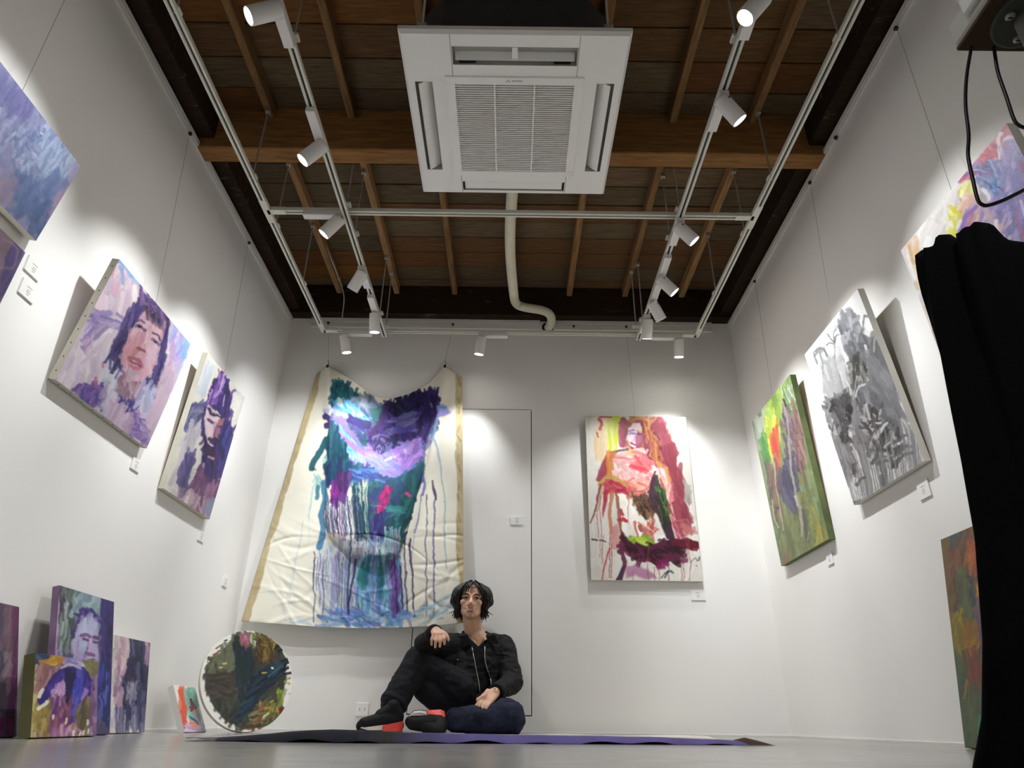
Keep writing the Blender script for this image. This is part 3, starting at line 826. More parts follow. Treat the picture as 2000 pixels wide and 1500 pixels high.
def art_red_figure():
    c = Canvas(1115, 785, 1400, 1180, k=1.7, base='ece8de', seed=13).tf(1120, 790, 3.846)
    c.dab([(90, 100), (820, 100), (980, 1310), (150, 1310)], 90, ['ece8df', 'e6e0d4', 'f0ece4', 'e9e2d8'], 160, 60, 90, .3, .5)
    c.dab([(180, 100), (280, 100), (260, 360), (170, 380)], 26, ['f0d8a8', 'ecc898', 'f2e0c0', 'e8d0b0'], 110, 40, 90, .2, .7)
    c.dab([(270, 100), (350, 100), (330, 310), (270, 340)], 26, ['d8e04a', 'e4e870', 'c8d43a', 'f0f0a0'], 120, 34, 90, .1, .8)
    c.st([(190, 110), (215, 130), (200, 180)], 22, 'c43a5a', .8); c.st([(175, 215), (180, 250)], 16, 'c43a5a', .7); c.st([(200, 95), (290, 92)], 12, 'b83050', .8)
    c.dab([(700, 110), (780, 120), (800, 300), (760, 380)], 22, ['f0dcc0', 'ecd0b4', 'f2e6d0', 'e8c8ac'], 140, 34, 92, .12, .6)
    # big wine coloured shadow to the right
    sh = [(600, 110), (700, 180), (750, 320), (770, 440), (830, 560), (840, 700), (860, 850), (830, 960), (790, 960), (740, 740), (700, 520), (640, 400), (600, 250)]
    c.pg(sh, '9c4454', .95, 10)
    c.dab(sh, 90, ['9a4252', 'a85060', '8c3848', 'b05a66', '94404c'], 140, 36, 80, .25, .7)
    c.dab([(840, 560), (880, 680), (850, 760)], 10, ['b0a8a0', 'c0b8b0'], 70, 26, 80, .3, .7)
    c.dab([(810, 850), (900, 950), (820, 980)], 16, ['c07070', 'b86868', 'd09088'], 70, 20, 30, .4, .6)
    # hair
    hair = [(420, 110), (500, 90), (570, 110), (610, 200), (640, 320), (660, 420), (620, 500), (560, 440), (530, 330), (440, 330), (380, 280), (370, 170)]
    c.pg(hair, '84324a', .95, 10)
    c.dab(hair, 80, ['8a3448', '6e2640', 'a04c4c', 'b8744c', '5e2038', 'c08a50'], 110, 20, 75, .35, .75)
    c.dab([(540, 120), (600, 200), (680, 470), (600, 400), (560, 250)], 34, ['c48848', 'b0643c', '9a4444', 'd0a060'], 120, 14, 72, .2, .75)
    c.st([(380, 130), (370, 200), (380, 300)], 50, '9a3a58', .8); c.st([(420, 120), (480, 100), (560, 120)], 24, 'c49058', .8)
    # face, light to the left
    c.pg([(415, 180), (450, 140), (500, 140), (520, 200), (510, 280), (470, 325), (430, 300), (415, 250)], 'e8d4e0', .96, 7)
    c.pg([(480, 200), (530, 190), (540, 280), (480, 330), (470, 280)], 'a04a66', .8, 10)
    c.pg([(485, 150), (520, 170), (515, 230), (490, 210)], 'f0d0a0', .8, 8)
    c.st([(425, 205), (450, 198)], 9, '5a3a66', .9); c.st([(430, 222), (462, 222)], 12, '7a5a8a', .8); c.st([(485, 225), (510, 225)], 12, '6a2a4c', .85)
    c.st([(470, 225), (462, 262), (450, 270)], 10, 'b8829c', .8); c.st([(440, 285), (480, 300)], 14, '9a3458', .9)
    # neck, shoulders, chest in loose reds
    c.pg([(430, 330), (520, 330), (540, 400), (600, 430), (640, 520), (610, 600), (560, 660), (440, 680), (380, 600), (280, 540), (230, 500), (240, 420), (330, 370)], 'ecc4bc', .95, 10)
    c.dab([(290, 390), (600, 400), (600, 600), (440, 660), (300, 540)], 60, ['f0d4cc', 'e8b4b0', 'e49a98', 'f2e4dc', 'd8787c'], 90, 30, 70, .6, .65)
    c.st([(430, 320), (425, 360), (470, 390)], 24, 'e0b060', .7); c.st([(450, 350), (520, 380)], 26, 'd05a60', .7)
    c.st([(250, 370), (330, 350), (420, 330)], 14, '5a2a3a', .8); c.st([(300, 390), (380, 390), (440, 410), (520, 400)], 12, 'c05a5a', .7)
    c.dab([(480, 420), (580, 420), (560, 510), (470, 500)], 24, ['e05058', 'd43c4c', 'e87074'], 70, 26, 40, .5, .75)
    c.dab([(240, 400), (300, 400), (280, 520), (230, 520)], 20, ['d8843c', 'c86a34', 'e0a050'], 90, 22, 100, .2, .75)
    c.pg([(190, 470), (250, 380), (240, 520), (190, 590), (165, 580)], 'a83850', .9, 10)
    c.dab([(380, 560), (600, 600), (560, 670), (430, 680)], 34, ['d8706c', 'e09080', 'c85a5c', 'e8b09c'], 80, 22, 20, .5, .7)
    c.st([(400, 600), (470, 650), (560, 630), (610, 540)], 12, 'b85048', .75); c.st([(620, 520), (600, 600), (570, 660)], 16, '6a2432', .8)
    # arms
    c.st([(200, 600), (240, 550), (300, 545), (370, 590), (440, 680)], 44, 'd0a04c', .8)
    c.pg([(230, 600), (290, 560), (360, 590), (420, 670), (440, 700), (350, 660), (280, 640), (250, 780), (220, 870), (230, 700)], 'b8304a', .92, 10)
    c.dab([(240, 590), (340, 580), (400, 660), (260, 650)], 26, ['c43a50', 'a82a44', 'd45a60'], 80, 24, 30, .5, .75)
    c.st([(200, 610), (185, 720), (170, 800), (130, 890)], 18, '7a2a3a', .75, taper=.5); c.st([(215, 620), (200, 760), (180, 810)], 20, 'd0a05c', .6)
    c.pg([(640, 500), (700, 520), (730, 640), (740, 740), (790, 950), (760, 980), (700, 720), (660, 620)], 'ecd0c8', .93, 8)
    c.dab([(650, 510), (710, 530), (740, 700), (690, 700)], 26, ['e8a09c', 'f0dcd4', 'd87078', 'e8c0a0'], 100, 22, 75, .2, .7)
    c.st([(630, 440), (690, 480), (720, 580)], 26, 'd09048', .7); c.st([(655, 560), (700, 720), (760, 960)], 16, 'a03444', .7)
    c.dab([(720, 730), (800, 950), (770, 980), (720, 800)], 18, ['c05060', 'e0a0a0', 'a83a50'], 110, 18, 72, .15, .7)
    # dark middle
    c.pg([(590, 560), (640, 540), (650, 700), (720, 880), (760, 1010), (690, 1010), (640, 860), (570, 680)], '3a2030', .93, 8)
    c.dab([(630, 620), (680, 640), (720, 900), (660, 860)], 26, ['4a7a3a', '3a5a2c', '8aa83c', '2a2a20', '6a4430'], 110, 16, 75, .2, .8)
    c.pg([(450, 690), (560, 670), (620, 780), (600, 850), (540, 860), (480, 780)], '5a3a2c', .92, 8)
    c.dab([(450, 690), (560, 680), (620, 800), (540, 860)], 44, ['4a2c26', '6a4a34', '3a201c', '8a6a48', '2c1a18'], 70, 14, 50, .8, .75)
    # hip and thigh, pale with outlines
    c.pg([(330, 670), (400, 690), (470, 790), (540, 870), (600, 900), (610, 990), (580, 1060), (460, 1050), (390, 960), (350, 820)], 'ece6dc', .95, 8)
    c.st([(330, 680), (350, 800), (360, 920), (380, 1020)], 24, '8a4a30', .8); c.st([(300, 660), (280, 800), (290, 960)], 30, 'b86a40', .75)
    c.st([(470, 880), (480, 960), (500, 1000)], 20, 'd0605a', .8); c.st([(500, 880), (540, 920), (520, 1000), (480, 1000)], 18, 'd88a70', .8)
    c.st([(510, 910), (520, 940)], 30, '8a3a34', .8); c.dab([(560, 870), (620, 900), (600, 1000), (540, 960)], 16, ['d07a74', 'e8c0a8', 'c05a54'], 70, 20, 80, .4, .7)
    for p in [[(365, 800), (375, 830)], [(350, 870), (410, 880)], [(380, 860), (400, 880)]]:
        c.st(p, 24, 'c02a44', .85)
    c.dab([(400, 950), (460, 1000), (600, 1020), (580, 1080), (480, 1070)], 30, ['a8c83c', '8ab02c', 'c0d860', '7a9a2c'], 90, 24, 15, .3, .8)
    c.pg([(270, 940), (340, 900), (370, 1040), (360, 1110), (290, 1090)], 'd08a84', .8, 14)
    # dark plum base
    base = [(370, 950), (440, 1040), (580, 1080), (640, 1030), (760, 1010), (830, 1020), (800, 1150), (700, 1180), (520, 1160), (420, 1120), (380, 1090)]
    c.pg(base, '4a1a34', .95, 14)
    c.dab(base, 90, ['4a1832', '5e1f40', '36121f', '6a2448', '2c1018'], 90, 26, 20, .6, .75)
    c.dab([(800, 1010), (950, 1030), (930, 1060), (800, 1060)], 20, ['5e1428', '7a1c34'], 110, 20, 8, .2, .85)
    c.st([(800, 1030), (880, 1020), (945, 1045)], 22, '5e1428', .9)
    c.pg([(620, 1170), (720, 1150), (700, 1220), (640, 1240)], '8a1f58', .85, 10)
    c.pg([(400, 1220), (480, 1190), (580, 1240), (640, 1300), (560, 1310), (480, 1280), (400, 1300)], 'b06a98', .7, 16)
    c.st([(370, 1040), (375, 1140), (385, 1220), (350, 1320)], 34, '6a2a44', .9); c.st([(385, 1220), (360, 1280), (340, 1325)], 26, '4a3a4c', .85)
    c.st([(280, 1090), (250, 1180), (235, 1260), (220, 1320)], 12, 'd0403c', .85)
    c.st([(135, 1010), (170, 1020)], 12, '3a2a34', .85); c.st([(190, 1022), (250, 1034)], 10, '3a2a34', .85)
    for x, y0, y1 in [(180, 830, 1000), (205, 700, 1150), (222, 980, 1200), (280, 1000, 1310), (293, 1050, 1310), (575, 1080, 1310), (500, 1080, 1200), (805, 1150, 1310), (820, 1150, 1310),
                      (862, 1000, 1310), (848, 980, 1150), (650, 1200, 1310), (720, 1180, 1310), (460, 1240, 1310), (620, 1220, 1320), (420, 620, 900), (870, 700, 760)]:
        c.drip(x, y0, y1 - y0, 6, ['b06064', 'a84a54', '8a3a4a', 'c08080'][c.r.randint(4)], .7, 1)
    # signatures
    c.st([(660, 1285), (690, 1255), (720, 1235)], 9, '2a2a34', .9); c.st([(690, 1285), (725, 1240), (745, 1240)], 10, '2a3a40', .9)
    c.st([(735, 1240), (750, 1250)], 14, '3a7a70', .9)
    c.st([(860, 1170), (900, 1145), (915, 1160), (935, 1130), (930, 1155), (910, 1165)], 6, '6a6468', .85); c.st([(905, 1195), (912, 1205)], 6, '8a8488', .8)
    c.gain = .93
    return c


def art_green():
    c = Canvas(1455, 705, 1640, 1130, k=1.7, base='7f9460', seed=17).tf(1460, 710, 3.571)
    full = [(20, 360), (330, 60), (600, 1260), (210, 1430)]
    c.dab(full, 330, ['7d9458', '6a8450', '8aa060', '5f7a4a', '93a468', '74804c', '869a72'], 140, 20, 78, .12, .7)
    c.dab([(40, 380), (140, 280), (150, 420), (110, 640), (90, 600)], 34, ['b4bcae', 'a8b4a4', '9cac98', 'bcc4b4'], 120, 24, 80, .15, .75)
    c.dab([(140, 270), (320, 80), (290, 320), (190, 420), (120, 520)], 70, ['9cc044', '88b040', 'a8c858', '78a03c', 'b4cc6c'], 120, 22, 80, .15, .75)
    c.dab([(130, 400), (220, 380), (210, 560), (150, 660)], 40, ['d8dc3c', 'c8d03a', 'e4dc50', 'b0c434'], 110, 18, 84, .12, .8)
    c.dab([(200, 420), (215, 420), (220, 720), (190, 720), (165, 560)], 34, ['d87840', 'd85a34', 'e09a48', 'c84a34'], 90, 14, 84, .1, .8)
    c.st([(185, 550), (195, 610)], 26, 'd8342c', .9); c.st([(200, 690), (210, 740)], 16, 'c04a34', .8)
    c.dab([(100, 520), (150, 500), (130, 700), (100, 660)], 18, ['5aa040', '6cb050', '4a8c3c'], 100, 18, 82, .1, .75)
    c.dab([(220, 150), (330, 130), (340, 300), (280, 320)], 40, ['6a9058', 'a8b898', '5a8050', 'c4ccb0', '7a8c70'], 90, 12, 72, .25, .75)
    c.dab([(240, 300), (300, 300), (390, 760), (420, 820), (300, 800), (250, 520)], 80, ['5a4a64', '6a5070', '4a4060', '7a5a6c', '8c6a74', 'a890a0'], 110, 14, 74, .15, .75)
    c.dab([(330, 240), (380, 420), (400, 800), (340, 640)], 40, ['8a5a58', '96685e', 'a08078', '7a4c50'], 120, 14, 76, .12, .7)
    c.dab([(270, 700), (390, 780), (380, 960), (330, 1060), (240, 940), (230, 800)], 80, ['4f4a6c', '5a5876', '454466', '3f3c5c', '646480'], 120, 18, 80, .15, .75)
    c.dab([(120, 720), (200, 720), (240, 1000), (220, 1160), (170, 960)], 60, ['7a5a58', '8a7050', '6a4c5c', '5a4a58', '94804c'], 120, 14, 82, .12, .75)
    c.dab([(380, 820), (560, 1200), (420, 1280), (330, 1100)], 90, ['7f8c48', '8c9848', '6c7c44', 'a09c4c', '747840'], 120, 18, 80, .12, .7)
    c.dab([(180, 1100), (420, 1060), (420, 1300), (240, 1380)], 90, ['6f8048', '80884c', '5f7044', '8c8c4c', '767c48'], 120, 18, 82, .12, .7)
    c.dab([(480, 1120), (560, 1180), (560, 1230), (490, 1240)], 16, ['b4a83c', 'a49838'], 80, 14, 80, .1, .75)
    c.st([(240, 240), (265, 330), (285, 480), (300, 720), (330, 900), (365, 1010), (375, 1200)], 18, 'bdb6a4', .92)
    c.st([(250, 250), (270, 300)], 16, '3a3048', .9); c.st([(170, 640), (185, 760), (210, 940), (230, 1060), (240, 1160)], 10, 'c0a898', .85)
    c.st([(172, 950), (185, 1060), (205, 1140)], 9, 'c4b0a8', .85); c.st([(325, 920), (345, 990)], 14, 'c8b8a8', .8)
    c.st([(380, 1020), (400, 1140), (420, 1240)], 22, '54505c', .8); c.st([(430, 1180), (420, 1240)], 12, 'a89c94', .8)
    c.st([(375, 860), (380, 890)], 14, '6aa0b0', .8)
    c.dab([(225, 1350), (300, 1340), (280, 1390), (230, 1400)], 12, ['8a6848', '946c54'], 60, 14, 82, .2, .7)
    c.sat = .8
    return c


def art_gray():
    c = Canvas(1565, 525, 1835, 1015, k=1.6, base='e4e3de', seed=19).tf(1570, 530, 3.125)
    # palm at left
    for p in [[(60, 490), (90, 470), (125, 480), (135, 520)], [(75, 480), (70, 520)], [(90, 475), (110, 560), (115, 640)], [(120, 470), (150, 560), (165, 650)], [(60, 500), (80, 560)]]:
        c.st(p, 10, '77787c', .85)
    for p in [[(190, 440), (160, 410), (140, 380)], [(190, 440), (185, 380), (200, 345)], [(190, 440), (200, 400), (215, 390)], [(185, 450), (160, 440), (135, 455)], [(190, 440), (185, 520), (175, 600)]]:
        c.st(p, 9, '66676c', .85)
    c.pg([(70, 470), (130, 460), (120, 490), (75, 505)], '86878c', .7, 10); c.pg([(170, 580), (215, 540), (210, 570), (180, 605)], '5c5d64', .85, 6)
    for i in range(16):
        c.drip(100 + i * 10, 520 + 60 * c.r.rand(), 250 + 60 * c.r.rand(), 5 + 6 * c.r.rand(), ['8f9094', 'a6a6aa', '77787e'][i % 3], .6, 2, .28)
    c.dab([(100, 560), (250, 540), (260, 740), (150, 760)], 40, ['b4b4b6', 'c4c4c4', 'd4d3d0', 'a4a5a9'], 130, 20, 75, .12, .6)
    # head
    hd = [(215, 290), (260, 250), (310, 260), (345, 330), (340, 380), (320, 430), (290, 450), (250, 410), (220, 360)]
    c.pg(hd, '86878f', .95, 8); c.dab(hd, 46, ['74757d', '94959c', '62636c', 'a6a7ae', '7e8090'], 70, 18, 70, .5, .75)
    c.st([(220, 330), (240, 390), (260, 430)], 22, '55565e', .8); c.st([(280, 290), (295, 360)], 14, 'b0b1b8', .7)
    c.dab([(245, 400), (330, 400), (320, 490), (260, 500)], 26, ['a4a4b0', '9294a4', 'c4c4cc', '7a7c8c'], 60, 14, 80, .3, .75)
    # shoulders and back
    bd = [(270, 500), (330, 470), (360, 390), (430, 400), (470, 460), (520, 600), (560, 760), (590, 860), (560, 1000), (500, 960), (440, 840), (380, 700), (310, 720), (280, 620)]
    c.pg(bd, '707176', .93, 10); c.dab(bd, 110, ['6a6b70', '7c7d84', '5c5d62', '8a8b94', '64656a'], 120, 28, 72, .2, .7)
    c.dab([(280, 540), (370, 520), (380, 680), (300, 700)], 44, ['8a887c', '5a5950', 'a5a296', '3f3f3c', 'c0bfb4'], 90, 16, 78, .25, .75)
    c.pg([(395, 290), (430, 280), (420, 350), (390, 400), (365, 390)], 'e2e2de', .9, 6); c.st([(375, 275), (360, 340), (330, 450)], 10, '66676c', .85)
    c.st([(375, 275), (430, 280)], 14, '77787c', .8); c.st([(370, 450), (380, 520)], 16, 'e4e4e0', .85); c.st([(430, 400), (415, 480)], 12, 'c4c4c4', .7)
    c.st([(375, 150), (395, 220), (430, 240)], 30, '9a9ba4', .8)
    c.dab([(400, 520), (540, 650), (580, 840), (450, 760)], 40, ['84858c', '76777e', '90919a'], 130, 30, 62, .2, .6)
    # dark bushes at the left
    bs = [(140, 850), (180, 760), (230, 780), (290, 760), (300, 860), (260, 980), (310, 1150), (320, 1260), (270, 1200), (220, 1050), (180, 1000), (160, 940)]
    c.pg(bs, '55565c', .85, 12); c.dab(bs, 110, ['45464b', '5a5b61', '36373b', '6e6f76', '2e2f33', '8a8b90'], 80, 16, 72, .5, .75)
    c.dab([(150, 860), (200, 880), (210, 1080), (180, 1080)], 30, ['d4d4d0', '7a7b80', '9c9da0', '5c5d62'], 70, 10, 70, .4, .8)
    c.dab([(190, 1060), (290, 1080), (280, 1280), (230, 1240)], 36, ['8a8b8e', '9a9b9c', '77787a'], 110, 22, 75, .15, .7)
    # rounded rock / dress shape
    dr = [(300, 800), (330, 700), (370, 690), (430, 760), (470, 840), (520, 960), (500, 1100), (420, 1100), (350, 1050), (300, 940)]
    c.pg(dr, '808188', .9, 10); c.dab(dr, 70, ['75767e', '8c8d96', '63646a', '9c9da6', '55565a'], 110, 22, 75, .3, .7)
    c.st([(315, 770), (335, 710), (370, 695)], 16, 'c4c8d0', .85); c.st([(300, 780), (320, 640)], 6, 'd8d8d4', .8)
    c.dab([(350, 800), (460, 880), (440, 1080), (370, 1000)], 50, ['46474a', '35363a', '5a5a5a', 'b8b8b4', 'd8d8d2', '6a6a6c'], 70, 14, 72, .4, .8)
    c.dab([(470, 920), (600, 1000), (580, 1170), (440, 1180)], 60, ['4c4d51', '606166', '3c3d40', 'dcdcd8', '77787c'], 70, 16, 130, .5, .8)
    for p in [[(440, 1170), (500, 1150), (560, 1160)], [(560, 1190), (600, 1120), (655, 1100)], [(540, 1040), (590, 1010)], [(410, 1170), (450, 1120)], [(570, 1190), (570, 1170)]]:
        c.st(p, 20, '55565a', .88)
    # vertical trunks and drips to the bottom
    c.st([(320, 1020), (360, 1140), (380, 1250), (400, 1350)], 50, '77787c', .85); c.st([(470, 1160), (490, 1230), (490, 1290)], 34, '5f6064', .88)
    c.st([(480, 1250), (490, 1290)], 50, '606165', .8); c.st([(320, 1300), (340, 1260), (360, 1250)], 16, '4a4b50', .8)
    for i in range(54):
        x = 250 + i * 9 + c.r.randn() * 4; y = 1380 - (x - 250) * .42
        L = 120 + 200 * c.r.rand()
        c.drip(x - L * .2, y - L, L + 90, 4 + 4 * c.r.rand(), ['77787b', '8f9093', '66676a', 'a6a6a8'][c.r.randint(4)], .7, 1, .2)
    for i in range(16):
        x = 540 + i * 9
        c.drip(x, 850 + 30 * c.r.rand() + i * 8, 260, 6, ['6a6b70', '8a8b90', '9c9ca0'][i % 3], .65, 1.5, .22)
    c.dab([(270, 1430), (740, 1180), (740, 1200), (270, 1455)], 26, ['5a5b5e', '6c6d70', '8a8b8c'], 60, 10, -27, .15, .6)
    c.sat = .45
    return c


def art_pink():
    c = Canvas(1750, 215, 2260, 930, k=1.2, base='d8ccd0', seed=23).tf(1760, 220, 5.357)
    c.pg([(60, 1400), (500, 760), (600, 700), (560, 1500), (300, 2600), (60, 1500)], 'ece8e4', .9, 40)
    c.dab([(60, 1400), (300, 1120), (600, 720), (520, 1400), (300, 1500)], 60, ['f0ece8', 'e8e2e0', 'f4f2f0', 'e4dcd8'], 180, 60, 110, .3, .6)
    # lower left strip: orange, white, violet
    c.dab([(60, 1380), (180, 1400), (500, 2700), (440, 2700)], 90, ['e4c8a4', 'ecd8bc', 'dcb890', 'f0e8e0', 'e8d0c0', 'e0c87c'], 150, 40, 72, .2, .7)
    c.dab([(330, 2300), (480, 2300), (640, 3200), (520, 3200)], 60, ['b8a4cc', 'c8b4cc', 'a898c4', 'd8c0b8'], 160, 40, 75, .15, .7)
    c.dab([(180, 1900), (340, 1900), (420, 2200), (260, 2150)], 26, ['f4f2f6', 'e8e4f0', 'ecd4b0'], 120, 50, 70, .3, .7)
    # the part behind the black sack: broad violet, rose and cream strokes
    c.dab([(900, 1500), (1500, 700), (2500, 2000), (2500, 3000), (900, 3700), (560, 3000)], 260, ['a898cc', 'b8a4cc', 'c8a4b8', '9486c0', 'd8c0c4', 'e0d4d0', 'b07a9c', 'cfc0dc'], 260, 70, 75, .3, .75)
    # pink top
    pk = [(560, 700), (1090, 60), (1500, 700), (1500, 900), (900, 560), (700, 640)]
    c.pg(pk, 'c4607f', .96, 8); c.dab(pk, 90, ['c8688a', 'b8506c', 'd07a94', 'c45a74', 'd08898'], 150, 50, 130, .3, .65)
    c.dab([(800, 420), (1040, 300), (1040, 560), (850, 560)], 40, ['c85a68', 'd07078', 'b8485c'], 130, 36, 20, .4, .65)
    c.st([(600, 690), (700, 600), (760, 560)], 60, '9a4a80', .8)
    c.pg([(740, 500), (840, 460), (860, 570), (720, 600)], 'c08cc4', .85, 16)
    # white finger-like strokes
    c.st([(1050, 220), (1025, 280), (1050, 380), (1060, 510)], 44, 'f0ece6', .95); c.st([(1110, 270), (1150, 260), (1170, 320)], 60, 'eae4ee', .9)
    vio = [(1100, 280), (1180, 260), (1300, 480), (1500, 900), (1500, 1600), (1100, 1500), (900, 900), (860, 640), (1040, 560)]
    c.pg(vio, '9a8cc0', .93, 20)
    c.dab(vio, 170, ['9486c0', 'a898cc', '8078b4', 'b8a8d4', '8a86bc', 'c0b4dc', '7a80b0'], 170, 40, 100, .4, .65)
    c.dab([(760, 580), (1000, 480), (1060, 800), (840, 760)], 60, ['6a6aa4', '5a6096', '8088b4', '4a5088', 'a8b0cc', '7a8cb4'], 110, 24, 35, .5, .75)
    c.dab([(920, 700), (1040, 700), (1020, 850), (930, 830)], 24, ['6a9ad0', '8ab4dc', '5a80bc', '4a4a7c'], 80, 18, 60, .5, .8)
    c.st([(660, 640), (760, 600), (880, 620)], 30, '7a5a90', .8); c.st([(690, 600), (800, 590), (900, 610)], 12, 'd0b8d8', .7)
    c.pg([(1230, 480), (1500, 640), (1500, 800), (1290, 620)], 'b0506c', .8, 20)
    # yellow, peach, white under
    c.dab([(620, 780), (760, 760), (720, 900), (640, 900)], 30, ['dcdc7c', 'e8e4a0', 'd0cc60', 'f0e8d0'], 110, 36, 80, .3, .75)
    c.dab([(560, 980), (660, 1000), (640, 1100), (580, 1100)], 16, ['d8cc48', 'e0d868'], 90, 34, 80, .2, .8)
    c.dab([(500, 1080), (620, 1080), (600, 1360), (500, 1360)], 34, ['e8e490', 'dcd860', 'f4f2e4', 'ece8c0'], 150, 40, 95, .2, .75)
    c.dab([(640, 880), (830, 880), (780, 980), (650, 1000)], 30, ['e8c8b8', 'e4b498', 'ecdcd8', 'd8a8a0'], 110, 34, 110, .3, .7)
    c.pg([(830, 750), (870, 780), (930, 880), (930, 950), (850, 960), (830, 860)], 'b4aeb4', .85, 12); c.st([(855, 780), (900, 840), (925, 920)], 36, 'f4f2f0', .9)
    # streaming violet hair-like strokes
    fl = [(760, 960), (960, 960), (1200, 1500), (1500, 1800), (1300, 1900), (620, 1500), (610, 1240), (660, 1100)]
    c.pg(fl, 'b09cc4', .9, 20)
    c.dab(fl, 150, ['a88cc0', 'c8a4b8', '9484bc', 'd8b8b4', 'b8a8d0', 'dcc0c0', '8c7cb0', 'e4d4d0'], 170, 30, 105, .25, .7)
    c.st([(800, 970), (680, 1120), (630, 1280)], 50, '8a6aac', .8); c.st([(770, 1060), (720, 1200), (700, 1300)], 40, 'c87c90', .7)
    c.st([(830, 1080), (760, 1220)], 30, 'ecc8a0', .8); c.st([(640, 1130), (610, 1200)], 44, 'f4eef4', .85); c.st([(900, 1020), (960, 1180), (1010, 1330)], 50, 'c8b8bc', .75)
    c.st([(1000, 1140), (1020, 1280), (1000, 1380)], 34, 'e0e0f0', .8); c.st([(1180, 1040), (1240, 1240), (1260, 1420)], 26, 'c08098', .8); c.st([(1260, 920), (1286, 1080)], 30, 'dcd4ec', .8)
    return c


def art_autumn():
    c = Canvas(1815, 975, 2120, 1505, k=1.2, base='6e5c40', seed=29).tf(1820, 980, 2.885)
    full = [(70, 190), (900, -150), (900, 1450), (140, 1400)]
    c.dab(full, 520, ['6a5a40', '74603c', '5c5038', '7c5a44', '665c44', '80683c', '5a4a44'], 110, 20, 92, .2, .7)
    c.dab([(80, 200), (160, 170), (150, 270), (90, 260)], 18, ['3a4a5a', '3a6a5c', '4a4a70', '5a6a48'], 70, 16, 92, .2, .75)
    c.dab([(90, 260), (300, 180), (300, 480), (110, 480)], 90, ['6a4a48', '744a40', '5c4444', '7a5840', '604c50'], 100, 20, 92, .2, .75)
    c.dab([(190, 250), (290, 240), (300, 440), (200, 360)], 40, ['a0583c', '8c4c38', 'b06a3c', '9a6a3a'], 80, 14, 95, .3, .75)
    c.dab([(250, 460), (300, 440), (305, 600), (270, 600)], 26, ['b87838', 'c48a3c', 'a0503c', 'b0443c'], 70, 16, 92, .2, .8)
    c.dab([(140, 420), (240, 430), (230, 720), (160, 700)], 60, ['5a6848', '4c5c48', '626a44', '545048', '3c4450'], 110, 18, 92, .15, .75)
    c.dab([(110, 620), (190, 680), (170, 860), (115, 820)], 50, ['9a8438', 'a89038', '847438', '746c34'], 100, 18, 88, .2, .75)
    c.dab([(180, 700), (280, 700), (240, 960), (180, 1060), (170, 900)], 60, ['96682c', 'a8782f', '84583a', '8c6a34'], 100, 14, 100, .2, .75)
    c.dab([(250, 580), (310, 620), (312, 900), (260, 800)], 40, ['6a5460', '74606c', '5c4c5c', '80686c'], 110, 18, 90, .15, .7)
    c.dab([(200, 860), (280, 860), (270, 1040), (210, 1040)], 36, ['74443c', '804a44', '68504c'], 90, 16, 92, .2, .7)
    c.dab([(125, 880), (190, 900), (180, 1100), (140, 1200)], 44, ['4c5c48', '54644c', '465048', '5c5c4c'], 100, 16, 88, .15, .75)
    c.dab([(140, 1080), (290, 1060), (280, 1370), (150, 1370)], 90, ['56644c', '5c6c4c', '4a5a4c', '68744c', '5c5c50'], 110, 18, 92, .15, .7)
    c.st([(275, 1200), (270, 1300)], 20, '4a9468', .75); c.st([(150, 1330), (160, 1360)], 20, 'a89a3c', .8); c.st([(185, 1000), (175, 1110)], 10, 'b8822c', .85)
    return c


def art_floor_left():
    c = Canvas(-250, 1115, 330, 1450, k=1.6, base='8a7a92', seed=31).tf(0, 1120, 4.4125)
    return c


def art_maroon():
    c = art_floor_left()
    full = [(-1100, 0), (215, 300), (110, 1430), (-1100, 1430)]
    c.pg(full, '4a3f50', 1, 2)
    c.dab(full, 420, ['4a4254', '544858', '3f3a4a', '5e4c58', '483c48', '6a5a66'], 150, 30, 96, .15, .7)
    c.dab([(60, 270), (150, 290), (100, 900), (20, 900)], 46, ['6a5058', '74585c', '5c4650', '7a6068'], 160, 26, 96, .1, .7)
    c.dab([(140, 290), (215, 305), (110, 1390), (70, 1390)], 70, ['4c2444', '5a2a50', '40203c', '642c54'], 180, 30, 96, .08, .8)
    c.dab([(-400, 500), (60, 600), (40, 1000), (-400, 1000)], 60, ['2f2c38', '3a3440', '8a7c84', '6a5c68'], 120, 24, 98, .2, .7)
    c.dab([(-400, 1240), (100, 1240), (90, 1400), (-400, 1400)], 50, ['6a1f58', '7a2864', '5a1a4c', '842f6c'], 110, 34, 92, .15, .8)
    return c


